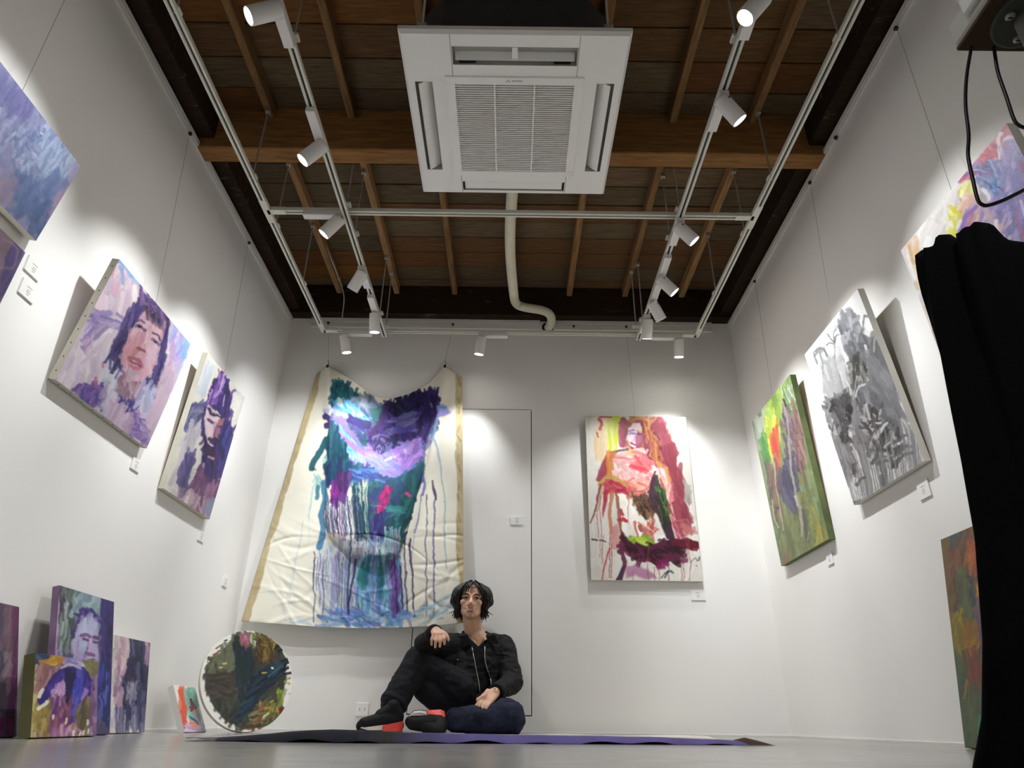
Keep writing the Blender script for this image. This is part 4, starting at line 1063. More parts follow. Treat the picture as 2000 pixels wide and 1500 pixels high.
def art_man():
    c = art_floor_left()
    full = [(400, 60), (1060, 250), (960, 1420), (330, 1420)]
    c.pg(full, '4a4560', 1, 2)
    c.dab(full, 220, ['4a4664', '3f3e5c', '565072', '5f5878', '46445c'], 160, 34, 95, .12, .7)
    c.dab([(480, 100), (540, 120), (490, 700), (420, 700)], 40, ['a98cb0', '9a7ca8', 'b89cb4', '8c70a0'], 160, 22, 96, .08, .8)
    c.dab([(520, 100), (570, 120), (520, 680), (490, 680)], 24, ['4a2c44', '3c2a40'], 160, 18, 96, .08, .75)
    c.dab([(540, 110), (650, 140), (600, 680), (500, 680)], 60, ['4c5850', '3c4848', '7a8a84', '5c6658', '94a09c'], 150, 26, 96, .1, .75)
    c.dab([(650, 150), (880, 220), (870, 330), (640, 330)], 50, ['7c949c', '94a8ac', '6a8490', 'a8b8b8', '5c7880'], 90, 34, 110, .4, .7)
    c.dab([(880, 220), (1030, 260), (1000, 900), (860, 900)], 80, ['2f2452', '3c2c64', '241c44', '443a70', '34306a'], 170, 30, 94, .08, .8)
    c.dab([(840, 850), (1000, 850), (930, 1250), (860, 1250)], 50, ['2c3468', '34408a', '24305c', '443a94', '5a58a8'], 150, 26, 95, .1, .8)
    # head
    c.pg([(690, 330), (760, 310), (830, 350), (860, 440), (850, 560), (610, 560), (600, 500), (660, 400)], '3a2a68', .95, 12)
    c.dab([(690, 330), (830, 340), (860, 440), (800, 380), (680, 400)], 26, ['2c1f58', '4a3480', '3a2a6c', '6a5a94'], 80, 22, 40, .5, .75)
    face = [(680, 420), (740, 375), (800, 380), (845, 450), (850, 560), (845, 700), (820, 780), (700, 780), (620, 700), (600, 600), (640, 540)]
    c.pg(face, '9c92b8', .96, 8)
    c.dab(face, 70, ['a89cc0', '9088b4', 'b4a8c8', '8a7cac', 'a48cac'], 90, 26, 95, .3, .65)
    c.dab([(690, 400), (820, 400), (840, 510), (680, 500)], 30, ['aeb0c8', 'a4a6c4', 'b8b4cc'], 90, 26, 95, .2, .65)
    c.st([(690, 530), (740, 520), (770, 550)], 30, '6a3f64', .85); c.st([(800, 545), (845, 555)], 30, '5c3a60', .85)
    c.st([(710, 560), (750, 575)], 22, '4a3458', .9); c.st([(805, 585), (840, 590)], 22, '463258', .9)
    c.st([(775, 560), (770, 640), (760, 690)], 26, 'b098b8', .8); c.st([(745, 700), (800, 710)], 30, '7a3f70', .85)
    c.st([(740, 640), (725, 700)], 14, '5a5a78', .7); c.pg([(670, 580), (730, 580), (730, 680), (660, 680)], 'aeb4d0', .7, 14)
    c.st([(740, 760), (800, 750)], 24, '6a6a34', .8)
    c.pg([(700, 780), (850, 760), (860, 900), (720, 900)], '7a6a94', .8, 20)
    return c


def art_arch():
    c = art_floor_left()
    full = [(250, 640), (870, 760), (860, 1420), (230, 1420)]
    c.pg(full, '8a6a78', 1, 2)
    c.dab(full, 200, ['8c6c7c', '9a7c70', '7c6080', 'a08868', '846478'], 110, 34, 95, .3, .7)
    c.dab([(300, 690), (480, 700), (560, 730), (350, 810), (300, 800)], 30, ['3c4a6c', '34405c', '46587c', '2c3854'], 100, 34, 12, .3, .8)
    c.dab([(390, 760), (540, 710), (560, 750), (400, 800)], 24, ['b08a2c', 'a47c2c', 'bc9a40', 'b0642c'], 90, 30, -8, .2, .8)
    c.dab([(560, 720), (720, 700), (720, 800), (600, 800)], 26, ['a498b4', '8a80a8', 'bcb4c4', '6a5a9c'], 80, 24, 20, .3, .75)
    c.dab([(720, 760), (840, 770), (830, 880), (740, 860)], 20, ['7a7448', '8a8050', '6a6444', '5a5c64'], 90, 24, 80, .4, .75)
    c.dab([(270, 900), (330, 900), (290, 1400), (250, 1400)], 30, ['b8a868', 'a49458', 'c4b880', '8c8450'], 150, 24, 92, .1, .75)
    c.dab([(300, 1100), (440, 1140), (420, 1380), (290, 1380)], 50, ['94803c', 'a48c40', '7c6c3c', 'b09a5c'], 100, 26, 92, .3, .75)
    c.dab([(320, 820), (480, 820), (400, 980), (310, 1000)], 40, ['8a5c58', '947060', '7c5070', 'a07c78'], 90, 26, 120, .4, .7)
    # violet arch with two pale openings
    c.st([(350, 1090), (420, 1000), (470, 900), (560, 850), (680, 850), (750, 930), (780, 1020)], 76, '2f1f72', .95)
    c.pg([(400, 1010), (470, 880), (600, 840), (720, 880), (790, 1020), (700, 1080), (560, 1150), (430, 1080)], '3a2878', .92, 10)
    c.dab([(420, 1010), (480, 880), (700, 860), (780, 1010), (600, 1100)], 60, ['2c1c64', '40308c', '342474', '4a3a9c', '221650'], 90, 26, 100, .4, .75)
    c.pg([(430, 1010), (540, 900), (560, 1000), (540, 1080), (440, 1080)], 'a880b4', .9, 12); c.pg([(720, 980), (760, 1000), (690, 1160), (650, 1160)], '9878b8', .9, 10)
    c.dab([(440, 1000), (550, 940), (550, 1080), (450, 1080)], 22, ['b48cb8', '9c74ac', 'c09cc4'], 70, 26, 100, .3, .7)
    c.dab([(560, 880), (630, 890), (620, 1080), (570, 1080)], 26, ['241c4c', '2c2040', '1c1838'], 110, 24, 92, .1, .8)
    c.dab([(640, 900), (700, 900), (660, 1240), (610, 1240)], 40, ['3c3c98', '4a4cac', '3430 8c'.replace(' ', ''), '5a58b4'], 140, 24, 95, .1, .8)
    c.st([(520, 820), (600, 790), (680, 820)], 16, 'c4b8cc', .85); c.st([(330, 1060), (370, 1000)], 30, 'ece4dc', .92); c.st([(320, 1160), (400, 1100)], 32, 'ece8da', .92)
    c.dab([(440, 1100), (620, 1100), (600, 1380), (430, 1380)], 70, ['6a3a70', '7c4868', '583070', '8c5c70', '945c54', '5a2a48'], 110, 24, 95, .25, .75)
    c.dab([(660, 1140), (800, 1120), (770, 1380), (650, 1380)], 46, ['5c5038', '6c6044', '4c4438', '7c7058', '847048'], 110, 26, 95, .2, .75)
    c.dab([(780, 1020), (860, 900), (850, 1400), (790, 1400)], 40, ['7c5c80', '8c6c90', 'a890b4', '6c4c70'], 160, 22, 93, .1, .75)
    c.dab([(440, 1340), (700, 1340), (700, 1400), (440, 1400)], 16, ['b484a4', 'c49cb0', '9c6c94'], 70, 26, 92, .3, .7)
    for x, y in [(455, 1240), (570, 1275), (760, 1280), (640, 1375), (720, 1370), (765, 1360), (690, 1385)]:
        c.st([(x, y - 16), (x - 4, y + 16)], 20, 'e8dcd8', .85)
    return c


def art_drip_column():
    """pale ground, one dark vertical smear that runs down in drips"""
    c = art_floor_left()
    full = [(780, 480), (1320, 560), (1290, 1420), (780, 1420)]
    c.pg(full, 'cfc8c0', 1, 2)
    c.dab(full, 120, ['cfc8c2', 'd6cfc6', 'c4bcb8', 'd9d4cc'], 120, 34, 95, .2, .6)
    c.dab([(1020, 530), (1120, 560), (1080, 800), (1000, 850)], 34, ['c8a8b4', 'b890a8', 'd4bcc0', 'cfc4b8'], 130, 28, 98, .15, .7)
    c.dab([(1210, 590), (1300, 600), (1290, 860), (1200, 800)], 34, ['c4a4b4', 'ae8ca4', 'b898b0', '7a5a7c'], 130, 26, 94, .12, .7)
    c.dab([(980, 860), (1120, 860), (1080, 1180), (980, 1160)], 50, ['a48498', 'b094a8', '8c6c8c', 'bca4b0'], 130, 24, 95, .15, .7)
    col = [(1120, 560), (1215, 580), (1230, 760), (1275, 900), (1270, 1150), (1200, 1230), (1060, 1180), (1060, 900), (1110, 780)]
    c.pg(col, '34344f', .93, 22)
    c.dab(col, 130, ['2c2c48', '3c3c5c', '24263f', '4a4c6a', '5c5e7c', '34304c'], 150, 26, 93, .14, .75)
    c.dab([(1080, 950), (1170, 950), (1150, 1100), (1080, 1100)], 22, ['8a8ca4', '9a8c9c', 'a4a4b0', '6a4c5c'], 100, 20, 93, .2, .65)
    for i in range(30):
        c.drip(990 + i * 9 + c.r.randn() * 4, 1130 + 60 * c.r.rand(), 160 + 130 * c.r.rand(), 12 + 12 * c.r.rand(), ['4a4c74', '5a5c84', '8c8ca8', '7a6c88', '3c3e64'][c.r.randint(5)], .6, 2)
    for i in range(8):
        c.drip(900 + i * 16, 1150 + 60 * c.r.rand(), 120, 12, ['9a98c0', 'b4b0cc', '8a86b4'][i % 3], .55)
    return c


def art_small_red():
    c = Canvas(315, 1325, 405, 1440, k=3, base='e6dfd4', seed=37).tf(320, 1220, 6.25)
    c.dab([(180, 760), (260, 780), (280, 1300), (200, 1300), (170, 900)], 60, ['d8604a', 'd0503c', 'e08468', 'dc7458'], 110, 30, 84, .2, .8)
    c.st([(215, 800), (240, 950), (245, 1100), (250, 1250)], 56, 'd4583f', .85); c.st([(300, 780), (350, 780)], 40, 'dc7a5c', .85)
    c.pg([(250, 780), (420, 770), (430, 1000), (460, 1200), (400, 1180), (300, 1170), (270, 950)], '84b8a4', .93, 10)
    c.dab([(260, 800), (420, 780), (440, 1050), (310, 1150)], 40, ['8cc0ac', '74a898', '9cc8b8', '6c9c90'], 90, 28, 80, .3, .65)
    c.st([(340, 910), (350, 970), (340, 1040)], 44, '6a2430', .92); c.st([(320, 1010), (390, 1020)], 40, '8a2c38', .9); c.st([(385, 1040), (370, 1060)], 26, 'd88078', .8)
    c.pg([(380, 1060), (430, 1080), (450, 1200), (400, 1160)], 'c4a8c4', .85, 8)
    c.st([(330, 1120), (400, 1190), (420, 1220)], 30, '3a4a60', .85); c.st([(310, 1210), (370, 1200)], 26, '44324c', .8)
    c.dab([(290, 1220), (480, 1220), (490, 1310), (280, 1310)], 26, ['bca4cc', 'cdb8d4', 'c4b4d4'], 80, 30, 10, .3, .75)
    c.dab([(320, 1180), (390, 1200), (400, 1260), (330, 1260)], 10, ['e49c90', 'd87c78'], 60, 24, 60, .4, .75)
    return c


def art_round():
    c = Canvas(385, 1225, 580, 1440, k=3, base='e6e2da', seed=41).tf(320, 1220, 6.25)
    m = [(870, 150), (1150, 110), (1380, 240), (1500, 420), (1480, 640), (1440, 900), (1460, 1060), (1300, 1230), (1000, 1290), (760, 1190), (600, 1000),
         (500, 760), (510, 500), (640, 380), (760, 280)]
    c.pg(m, '3a3c34', .97, 14)
    c.dab(m, 240, ['3c3e36', '33362f', '454438', '2c302e', '4a4a3c', '38342e'], 130, 34, 100, .5, .7)
    c.dab([(760, 290), (870, 180), (880, 540), (560, 600), (540, 480)], 60, ['5a6050', '66684c', '4c5648', '6c7058'], 120, 34, 105, .3, .7)
    c.dab([(520, 600), (880, 600), (840, 900), (620, 900)], 60, ['3e3a32', '48403a', '36322c', '504840'], 130, 34, 5, .3, .65)
    c.dab([(860, 150), (950, 170), (1160, 700), (1120, 1100), (900, 1000)], 80, ['23302f', '1c2a30', '2c3a38', '243444', '1c2438'], 190, 36, 88, .12, .8)
    c.st([(900, 170), (930, 420), (970, 700)], 60, '26342f', .8); c.st([(1040, 300), (1060, 560), (1090, 800)], 50, '1e2a2e', .8)
    c.dab([(1150, 560), (1480, 430), (1480, 600), (1180, 840), (1000, 1120), (900, 1180)], 90, ['1c2434', '24344a', '182028', '2a4450', '1c2c3c'], 170, 30, 142, .15, .8)
    c.st([(1450, 500), (1350, 560), (1260, 640)], 22, '3c6c74', .7); c.st([(1300, 880), (1180, 960), (1080, 1080)], 18, '4c6c60', .7)
    c.dab([(930, 130), (1050, 130), (1020, 290), (970, 260)], 26, ['a8607c', 'b4708c', '8a5058', '7c6050'], 70, 24, 95, .3, .8)
    c.st([(970, 190), (990, 200)], 30, 'c05a94', .8); c.dab([(1050, 130), (1150, 130), (1110, 260), (1040, 260)], 22, ['6c7444', '8c9470', 'c4c8bc', '5c6438'], 60, 22, 95, .4, .8)
    c.dab([(1150, 130), (1280, 150), (1380, 260), (1300, 420), (1120, 420)], 80, ['4c401e', '5c5024', '6a5a28', '3a2c18', '7c6c30', '4a2c20'], 90, 26, 60, .6, .75)
    c.st([(1340, 230), (1330, 300)], 16, 'b8a83c', .85); c.st([(1220, 420), (1260, 400)], 24, 'a0704c', .7)
    c.dab([(1180, 950), (1400, 920), (1430, 1060), (1260, 1220), (1060, 1200), (1100, 1080)], 90, ['6c6c3c', '847c40', '565c3c', '947c54', 'a89440', '4c4c30', '8a5040'], 90, 22, 140, .5, .8)
    c.st([(1230, 1020), (1280, 1010)], 40, 'a8882c', .85); c.st([(1190, 1160), (1260, 1090)], 14, 'e4dcc0', .9); c.st([(1210, 1130), (1270, 1080)], 10, 'd8d0b0', .9)
    c.dab([(1380, 800), (1480, 820), (1440, 960), (1390, 930)], 26, ['7c8c34', '94a03c', '5c6c2c'], 70, 20, 110, .4, .8)
    c.pg([(1390, 1000), (1480, 1000), (1440, 1080), (1400, 1090)], '6a2c24', .92, 8)
    # ragged dark strokes across the white rim, right
    for p in [[(1390, 330), (1440, 300)], [(1440, 440), (1510, 410)], [(1440, 560), (1510, 530)], [(1470, 600), (1560, 590)], [(1350, 300), (1400, 250)]]:
        c.st(p, 36, '18181c', .92)
    for p, col in [([(1490, 660), (1540, 650)], '8c8c4c'), ([(1470, 700), (1530, 720)], 'a89c3c'), ([(1540, 850), (1560, 860)], 'b0883c'), ([(1500, 800), (1450, 860)], '9ca0a8'), ([(600, 370), (680, 320)], '7c4438'),
                   ([(640, 290), (720, 240)], '5c5c38'), ([(740, 200), (770, 195)], '2c2c30'), ([(540, 395), (600, 400)], '6c5c48'), ([(670, 520), (700, 520)], 'c4b478'), ([(720, 470), (760, 465)], 'cfc48c'),
                   ([(1020, 1290), (1070, 1270)], '94501c'), ([(1140, 1270), (1190, 1250)], '8c5430'), ([(1320, 520), (1330, 530)], 'dce4e4'), ([(1200, 590), (1230, 590)], 'b0a04c')]:
        c.st(p, 22, col, .9)
    return c
# ---------------------------------------------------------------- air conditioner
def air_conditioner():
    z = 2.55
    x0, x1, y0, y1 = -.482, .469, 1.83, 2.772
    ac = empty('ceiling_air_conditioner', (0, (y0 + y1) / 2, z), 'square white ceiling cassette air conditioner hung below the rafters', 'air conditioner')
    cx = (x0 + x1) / 2
    gx0, gx1, gy0, gy1 = cx - .302, cx + .302, 2.04, 2.634
    sl = dict(near=(cx - .262, cx + .262, 1.897, 1.985), far=(cx - .262, cx + .262, 2.678, 2.742),
              left=(x0 + .042, x0 + .118, 2.072, 2.598), right=(x1 - .118, x1 - .042, 2.072, 2.598))
    # panel as a grid of slabs that leaves the four outlets and the grille open
    xs = sorted({x0 + .012, sl['left'][0], sl['left'][1], gx0, gx1, sl['near'][0], sl['near'][1], sl['right'][0], sl['right'][1], x1 - .012})
    ys = sorted({y0 + .012, sl['near'][2], sl['near'][3], gy0, gy1, sl['left'][2], sl['left'][3], sl['far'][2], sl['far'][3], y1 - .012})
    pm = MB()
    holes = list(sl.values()) + [(gx0 + .03, gx1 - .03, gy0 + .03, gy1 - .03)]
    for i in range(len(xs) - 1):
        for j in range(len(ys) - 1):
            mx, my = (xs[i] + xs[i + 1]) / 2, (ys[j] + ys[j + 1]) / 2
            if any(h[0] < mx < h[1] and h[2] < my < h[3] for h in holes): continue
            pm.add([(xs[i], ys[j], z), (xs[i + 1], ys[j], z), (xs[i + 1], ys[j + 1], z), (xs[i], ys[j + 1], z)], [(0, 3, 2, 1)])
    # rim: sloped bevel and upright edge
    o = [(x0, y0), (x1, y0), (x1, y1), (x0, y1)]; n = [(x0 + .012, y0 + .012), (x1 - .012, y0 + .012), (x1 - .012, y1 - .012), (x0 + .012, y1 - .012)]
    v = [(a, b, z) for a, b in n] + [(a, b, z + .014) for a, b in o] + [(a, b, z + .035) for a, b in o] + [(a, b, z + .036) for a, b in n]
    for k in range(3):
        pm.add(v[4 * k:4 * k + 8], [(i, (i + 1) % 4, 4 + (i + 1) % 4, 4 + i) for i in range(4)])
    pm.add(v[12:], [(0, 1, 2, 3)])
    pm.build('panel', WHITE, ac)
    # fine joint lines of the corner pieces
    for xx in (sl['near'][0] - .004, sl['near'][1] + .004):
        MB().box((xx - .0012, y0 + .014, z - .0006), (xx + .0012, gy0, z + .001)).build('panel_joint', INK, ac)
        MB().box((xx - .0012, gy1, z - .0006), (xx + .0012, y1 - .014, z + .001)).build('panel_joint', INK, ac)
    # outlet boxes (dark inside) and louvre vanes
    for k, (a, b, c, d) in sl.items():
        w = MB(); t = .07
        vv = [(a, c, z), (b, c, z), (b, d, z), (a, d, z), (a + .004, c + .004, z + .034), (b - .004, c + .004, z + .034), (b - .004, d - .004, z + .034), (a + .004, d - .004, z + .034)]
        w.add(vv, [(0, 1, 5, 4), (1, 2, 6, 5), (2, 3, 7, 6), (3, 0, 4, 7), (4, 5, 6, 7)])
        ot = w.build('air_outlet', SHADE, ac)
        vm = MB()
        seg = 7
        if k in ('near', 'far'):
            L0, L1 = a + .012, b - .012; wd = d - c
            open_ = k == 'near'
            prof = []
            for i in range(seg):
                s = i / (seg - 1) - .5
                if open_:
                    prof.append((c + wd * .62 + s * .02, z + .012 - s * .03 + .006 * s * s))
                else:
                    prof.append(((c + d) / 2 + s * wd * .86, z + .004 + .01 * s * s))
            for p, q in zip(prof[:-1], prof[1:]):
                vm.add([(L0, p[0], p[1]), (L1, p[0], p[1]), (L1, q[0], q[1]), (L0, q[0], q[1]), (L0, p[0], p[1] + .004), (L1, p[0], p[1] + .004), (L1, q[0], q[1] + .004), (L0, q[0], q[1] + .004)],
                       [(0, 3, 2, 1), (4, 5, 6, 7), (0, 1, 5, 4), (2, 3, 7, 6), (1, 2, 6, 5), (3, 0, 4, 7)])
        else:
            L0, L1 = c + .008, d - .008; wd = b - a; s0 = 1 if k == 'left' else -1
            prof = []
            for i in range(seg):
                s = i / (seg - 1) - .5
                prof.append(((a + b) / 2 + s0 * (.004 + s * .052), z - .012 + .045 * (s + .5) + .02 * s * s))
            for p, q in zip(prof[:-1], prof[1:]):
                vm.add([(p[0], L0, p[1]), (p[0], L1, p[1]), (q[0], L1, q[1]), (q[0], L0, q[1]), (p[0], L0, p[1] + .004), (p[0], L1, p[1] + .004), (q[0], L1, q[1] + .004), (q[0], L0, q[1] + .004)],
                       [(0, 1, 2, 3), (4, 7, 6, 5), (0, 4, 5, 1), (2, 6, 7, 3), (1, 5, 6, 2), (3, 7, 4, 0)])
        vm.build('vane', WHITE, ot)
        if k == 'near':
            MB().box((cx - .012, c + .006, z + .004), (cx + .012, d - .03, z + .03)).build('vane_bracket', WHITE, ot)
            for s in (-1, 1):
                MB().box((cx + s * .2 - .035, d - .012, z + .006), (cx + s * .2 + .035, d - .004, z + .012)).build('vane_clip', GAP, ot)
        if k == 'far':
            for xx in (a + .002, b - .008): MB().box((xx, c + .01, z - .001), (xx + .006, d - .01, z + .002)).build('vane_clip', GAP, ot)
    # intake grille: frame, fine slats, ribs
    gr = MB()
    e = .035
    gr.cbox((gx0, gy0, z - .006), (gx1, gy0 + e + .004, z + .004), .003); gr.cbox((gx0, gy1 - e, z - .006), (gx1, gy1, z + .004), .003)
    gr.cbox((gx0, gy0 + e, z - .006), (gx0 + .042, gy1 - e, z + .004), .003); gr.cbox((gx1 - .042, gy0 + e, z - .006), (gx1, gy1 - e, z + .004), .003)
    g = gr.build('intake_grille', WHITE, ac)
    ix0, ix1, iy0, iy1 = gx0 + .04, gx1 - .04, gy0 + e, gy1 - e
    MB().box((ix0 - .02, iy0 - .02, z + .03), (ix1 + .02, iy1 + .02, z + .034)).build('filter', FILTER, ac)
    sm = MB(); ns = 44
    for i in range(ns):
        yy = iy0 + (i + .5) * (iy1 - iy0) / ns
        sm.add([(ix0, yy - .0035, z - .003), (ix1, yy - .0035, z - .003), (ix1, yy + .001, z - .003), (ix0, yy + .001, z - .003), (ix0, yy - .001, z + .011), (ix1, yy - .001, z + .011), (ix1, yy + .0035, z + .011), (ix0, yy + .0035, z + .011)],
               [(0, 3, 2, 1), (4, 5, 6, 7), (0, 1, 5, 4), (2, 3, 7, 6)])
    sm.build('grille_slats', WHITE, g, kind='stuff')
    for k in (1 / 3, 2 / 3):
        xx = ix0 + (ix1 - ix0) * k
        MB().box((xx - .003, iy0, z - .004), (xx + .003, iy1, z + .006)).build('grille_rib', WHITE, g)
    for k in (.2, .8):
        xx = ix0 + (ix1 - ix0) * k
        MB().cbox((xx - .02, iy1 - .004, z - .009), (xx + .02, iy1 + .008, z - .004), .002).build('grille_latch', WHITE, g)
    # maker's mark: three tiny lozenges and a line of faint letters, too small to read
    lg = MB(); yy = gy0 + .018
    for dx, dy in ((-.028, -.003), (-.034, .004), (-.022, .004)):
        lg.add([(cx + dx - .004, yy + dy, z - .0066), (cx + dx, yy + dy - .004, z - .0066), (cx + dx + .004, yy + dy, z - .0066), (cx + dx, yy + dy + .004, z - .0066)], [(0, 3, 2, 1)])
    for i in range(6):
        lg.box((cx - .012 + i * .008, yy - .003, z - .0068), (cx - .007 + i * .008, yy + .004, z - .0062))
    lg.build('maker_mark', INK, g)
    # body above, hung on rods
    b = MB(); bx0, bx1, by0, by1 = cx - .42, cx + .42, y0 + .05, y1 - .05; c = .12
    ring = [(bx0 + c, by0), (bx1 - c, by0), (bx1, by0 + c), (bx1, by1 - c), (bx1 - c, by1), (bx0 + c, by1), (bx0, by1 - c), (bx0, by0 + c)]
    b.add([(p[0], p[1], z + .037) for p in ring] + [(p[0], p[1], z + .30) for p in ring], [(i, (i + 1) % 8, 8 + (i + 1) % 8, 8 + i) for i in range(8)] + [tuple(range(8))[::-1], tuple(range(8, 16))])
    b.build('body', ACBODY, ac)
    for sx in (bx0 + .03, bx1 - .03):
        for yy in (by0 + .02, by1 - .02):
            MB().cyl((sx, yy, z + .036), (sx, yy, ZP), .005, n=10).build('suspension_rod', RAILW, ac)
            MB().cbox((sx - .02, yy - .02, z + .12), (sx + .02, yy + .02, z + .125), .001).build('mounting_lug', STEEL, ac)
    return ac


SHADE = mat('outlet_inside', srgb('b0aea8'), .6, var=.03)
FILTER = mat('intake_filter', srgb('86847e'), .9, var=.1, vscale=80)
ACBODY = mat('grey_insulated_body', srgb('3a3a3a'), .7, var=.15, vscale=10)
air_conditioner()

# insulated pipe from the unit to a hole in the back wall
PIPE = mat('ivory_pipe_tape', srgb('d9d4bc'), .6, var=.05, vscale=12, bump=.15, bscale=30)
zp = 2.755
pp = [(-.0, 2.70, zp)] + [tuple(onZ(x, y, zp)) for x, y in ((997, 430), (997, 500), (1003, 570))]
pp += [tuple(onY(1008, 592, 4.26)), tuple(onY(1024, 600, 4.30)), tuple(onY(1058, 606, 4.32)), tuple(onY(1073, 614, 4.36)), tuple(onY(1077, 628, 4.42)), (pipe_x + .005, D + .02, H - .055)]
pi = empty('insulated_pipe', pp[0], 'ivory taped pipe running from the air conditioner to the back wall', 'pipe')
MB().tube(pp, .033, 14, 5).build('pipe_run', PIPE, pi, True)
MB().cyl((pipe_x + .005, D - .004, H - .055), (pipe_x + .005, D + .001, H - .055), .045, n=24).build('wall_hole_rim', GAP, pi)

# ---------------------------------------------------------------- lighting track
ZO, ZI = 2.52, 2.485
OL, OR_, IL, IR = -1.338, 1.297, -.905, .885
YC, YB, YE = 2.90, 4.155, 4.17
track = empty('lighting_track', (0, 2.9, ZO), 'white lighting track frame hung on steel rods under the timber ceiling', 'lighting track')


def rail(a, b, z, hgt=.022, w=.034):
    """channel-shaped rail from a to b (x, y), open slot underneath"""
    a, b = np.array(a, float), np.array(b, float); d = (b - a) / np.linalg.norm(b - a); n = np.array([-d[1], d[0]])
    prof = [(-w / 2, 0), (-.006, 0), (-.006, .012), (.006, .012), (.006, 0), (w / 2, 0), (w / 2, hgt), (-w / 2, hgt)]
    v = [(*(p + n * s), z + t) for p in (a, b) for s, t in prof]; k = len(prof)
    m = MB().add(v, [(i, (i + 1) % k, k + (i + 1) % k, k + i) for i in range(k)] + [(0, 1, 2, 7), (2, 3, 6, 7), (3, 4, 5, 6), (8, 15, 10, 9), (10, 15, 14, 11), (11, 14, 13, 12)])
    o = m.build('rail', RAILW, track)
    s = MB().add([(*(p + n * q), z + .0115) for p in (a, b) for q in (-.0055, .0055)], [(0, 2, 3, 1)])
    s.build('conductor_slot', SLOT, o)
    return o


rail((OL, -1.2), (OL, YB), ZO); rail((OR_, -1.2), (OR_, YB), ZO)
rail((OL, YB), (OR_, YB), ZO); rail((OL, YC), (OR_, YC), ZO)
rail((IL, -1.2), (IL, YE), ZI); rail((IR, -1.2), (IR, YE), ZI)
for x, yy, z in ((OL, YC, ZO), (OR_, YC, ZO), (OL, YB, ZO), (OR_, YB, ZO)):
    s = 1 if x < 0 else -1
    m = MB().cbox((x - .019, yy - (.1 if yy == YB else .09), z - .002), (x + .019, yy + (.019 if yy == YB else .09), z + .024), .002)
    m.cbox((min(x, x + s * .1), yy - .019, z - .002), (max(x, x + s * .1), yy + .019, z + .024), .002)
    m.build('joiner', RAILW, track)
for x in (IL, IR):
    for yy in (.7, YC, YB):
        MB().cbox((x - .012, yy - .014, ZI + .02), (x + .012, yy + .014, ZO + .004), .002).build('hanger_block', RAILW, track)
rods = [(OL, 2.655), (OL, 3.04), (OL, 3.6), (OR_, 2.62), (OR_, 3.055), (OR_, 3.65), (OL, 1.75), (OR_, 1.83), (IL, 1.86), (IR, 1.84),
        (IL, 3.1), (IR, 3.1), (IL, 3.94), (IR, 3.98), (IL + .012, 4.12), (IR - .03, 4.07), (IL + .005, 2.86), (IR, 2.86)]
for x, yy in rods:
    r_ = MB().cyl((x, yy, ZO + .01), (x, yy, ZR), .0045, n=8).build('suspension_rod', STEEL, track)
    MB().cbox((x - .012, yy - .012, ZR - .03), (x + .012, yy + .012, ZR - .004), .002).build('clamp', STEEL, r_)
    MB().cbox((x - .022, yy - .02, ZO + .014), (x + .022, yy + .02, ZO + .03), .003).build('rail_clip', RAILW, r_)
# bare bent conduit near the left corner
cd = empty('cable_conduit', (OL + .09, 3.75, 2.99), 'thin grey cable dropping from a rafter to the left back corner of the track', 'cable')
q0 = onZ(636, 478, 3.0); q1 = onY(662, 545, 4.0); q2 = onY(672, 580, 4.3); q3 = onY(668, 622, 4.38)
MB().tube([q0, q1, q2, q3], .004, 8).build('cable', STEEL, cd, True)
MB().cbox(q1 - .009, q1 + .009, .002).build('cable_clip', STEEL, cd)

# ---------------------------------------------------------------- spotlights
LENS = mat('lit_lens', (1, 1, 1), .3, emit=(1, .97, .9), estr=30)
HEAD = mat('spot_white', srgb('e6e2de'), .42, var=.01)


def spotlight(label, pivot, axis, target, boxdir, power=1.0, size=76, beam=None):
    """pivot: joint under the rail; axis: rail direction; boxdir: which way the driver box runs; beam: where the light is aimed, apart from the head, to spread it"""
    pv = np.array(pivot, float); ax = np.array(axis, float)
    e = empty('track_spotlight', pv, label, 'spotlight', 'white cylinder spotlights on the lighting track')
    zt = pv[2] + .03
    a = pv + ax * boxdir * -.02; b = pv + ax * boxdir * .185
    sd = np.array([ax[1], ax[0], 0]) * .021
    lo = np.minimum(np.minimum(a - sd, a + sd), np.minimum(b - sd, b + sd)); hi = np.maximum(np.maximum(a - sd, a + sd), np.maximum(b - sd, b + sd))
    MB().cbox((lo[0], lo[1], zt - .03), (hi[0], hi[1], zt), .002).build('driver_box', HEAD, e)
    d = np.array(target, float) - pv; d /= np.linalg.norm(d)
    j = pv + np.array([0, 0, -.026])
    MB().cyl(pv + np.array([0, 0, .002]), j, .013, n=12).build('swivel_arm', HEAD, e)
    j = j + np.array([0, 0, -.004])
    back, R = j - d * .028, .035
    hd = MB().lathe(back, back + d, [(0, R * .86), (.004, R * .97), (.01, R), (.128, R), (.130, R * .97), (.130, R * .90), (.118, R * .86)], 24).build('lamp_head', HEAD, e, True)
    MB().lathe(back + d * .1185, back + d, [(0, R * .84), (.003, R * .84)], 24).build('lens', LENS, hd)
    side = np.cross(d, [0, 0, 1.0]); side /= np.linalg.norm(side)
    MB().cyl(j + side * R * .96, j + side * R * 1.06, .004, n=8).build('screw', DARKM, hd)
    ld = bpy.data.lights.new('spot', 'SPOT'); ld.energy = SPOT_W * power; ld.color = (.955, .98, 1.0)
    ld.spot_size = math.radians(size); ld.spot_blend = .8; ld.shadow_soft_size = .022
    lo_ = bpy.data.objects.new('spot_beam', ld); COL.objects.link(lo_)
    lo_.parent = e
    lo_.location = Vector(back + d * .134 - pv)
    bd = np.array(beam if beam is not None else target, float) - (back + d * .134)  # beam tilted off the head's direction to even out light on the walls
    lo_.rotation_euler = Vector(bd).to_track_quat('-Z', 'Y').to_euler()
    return e


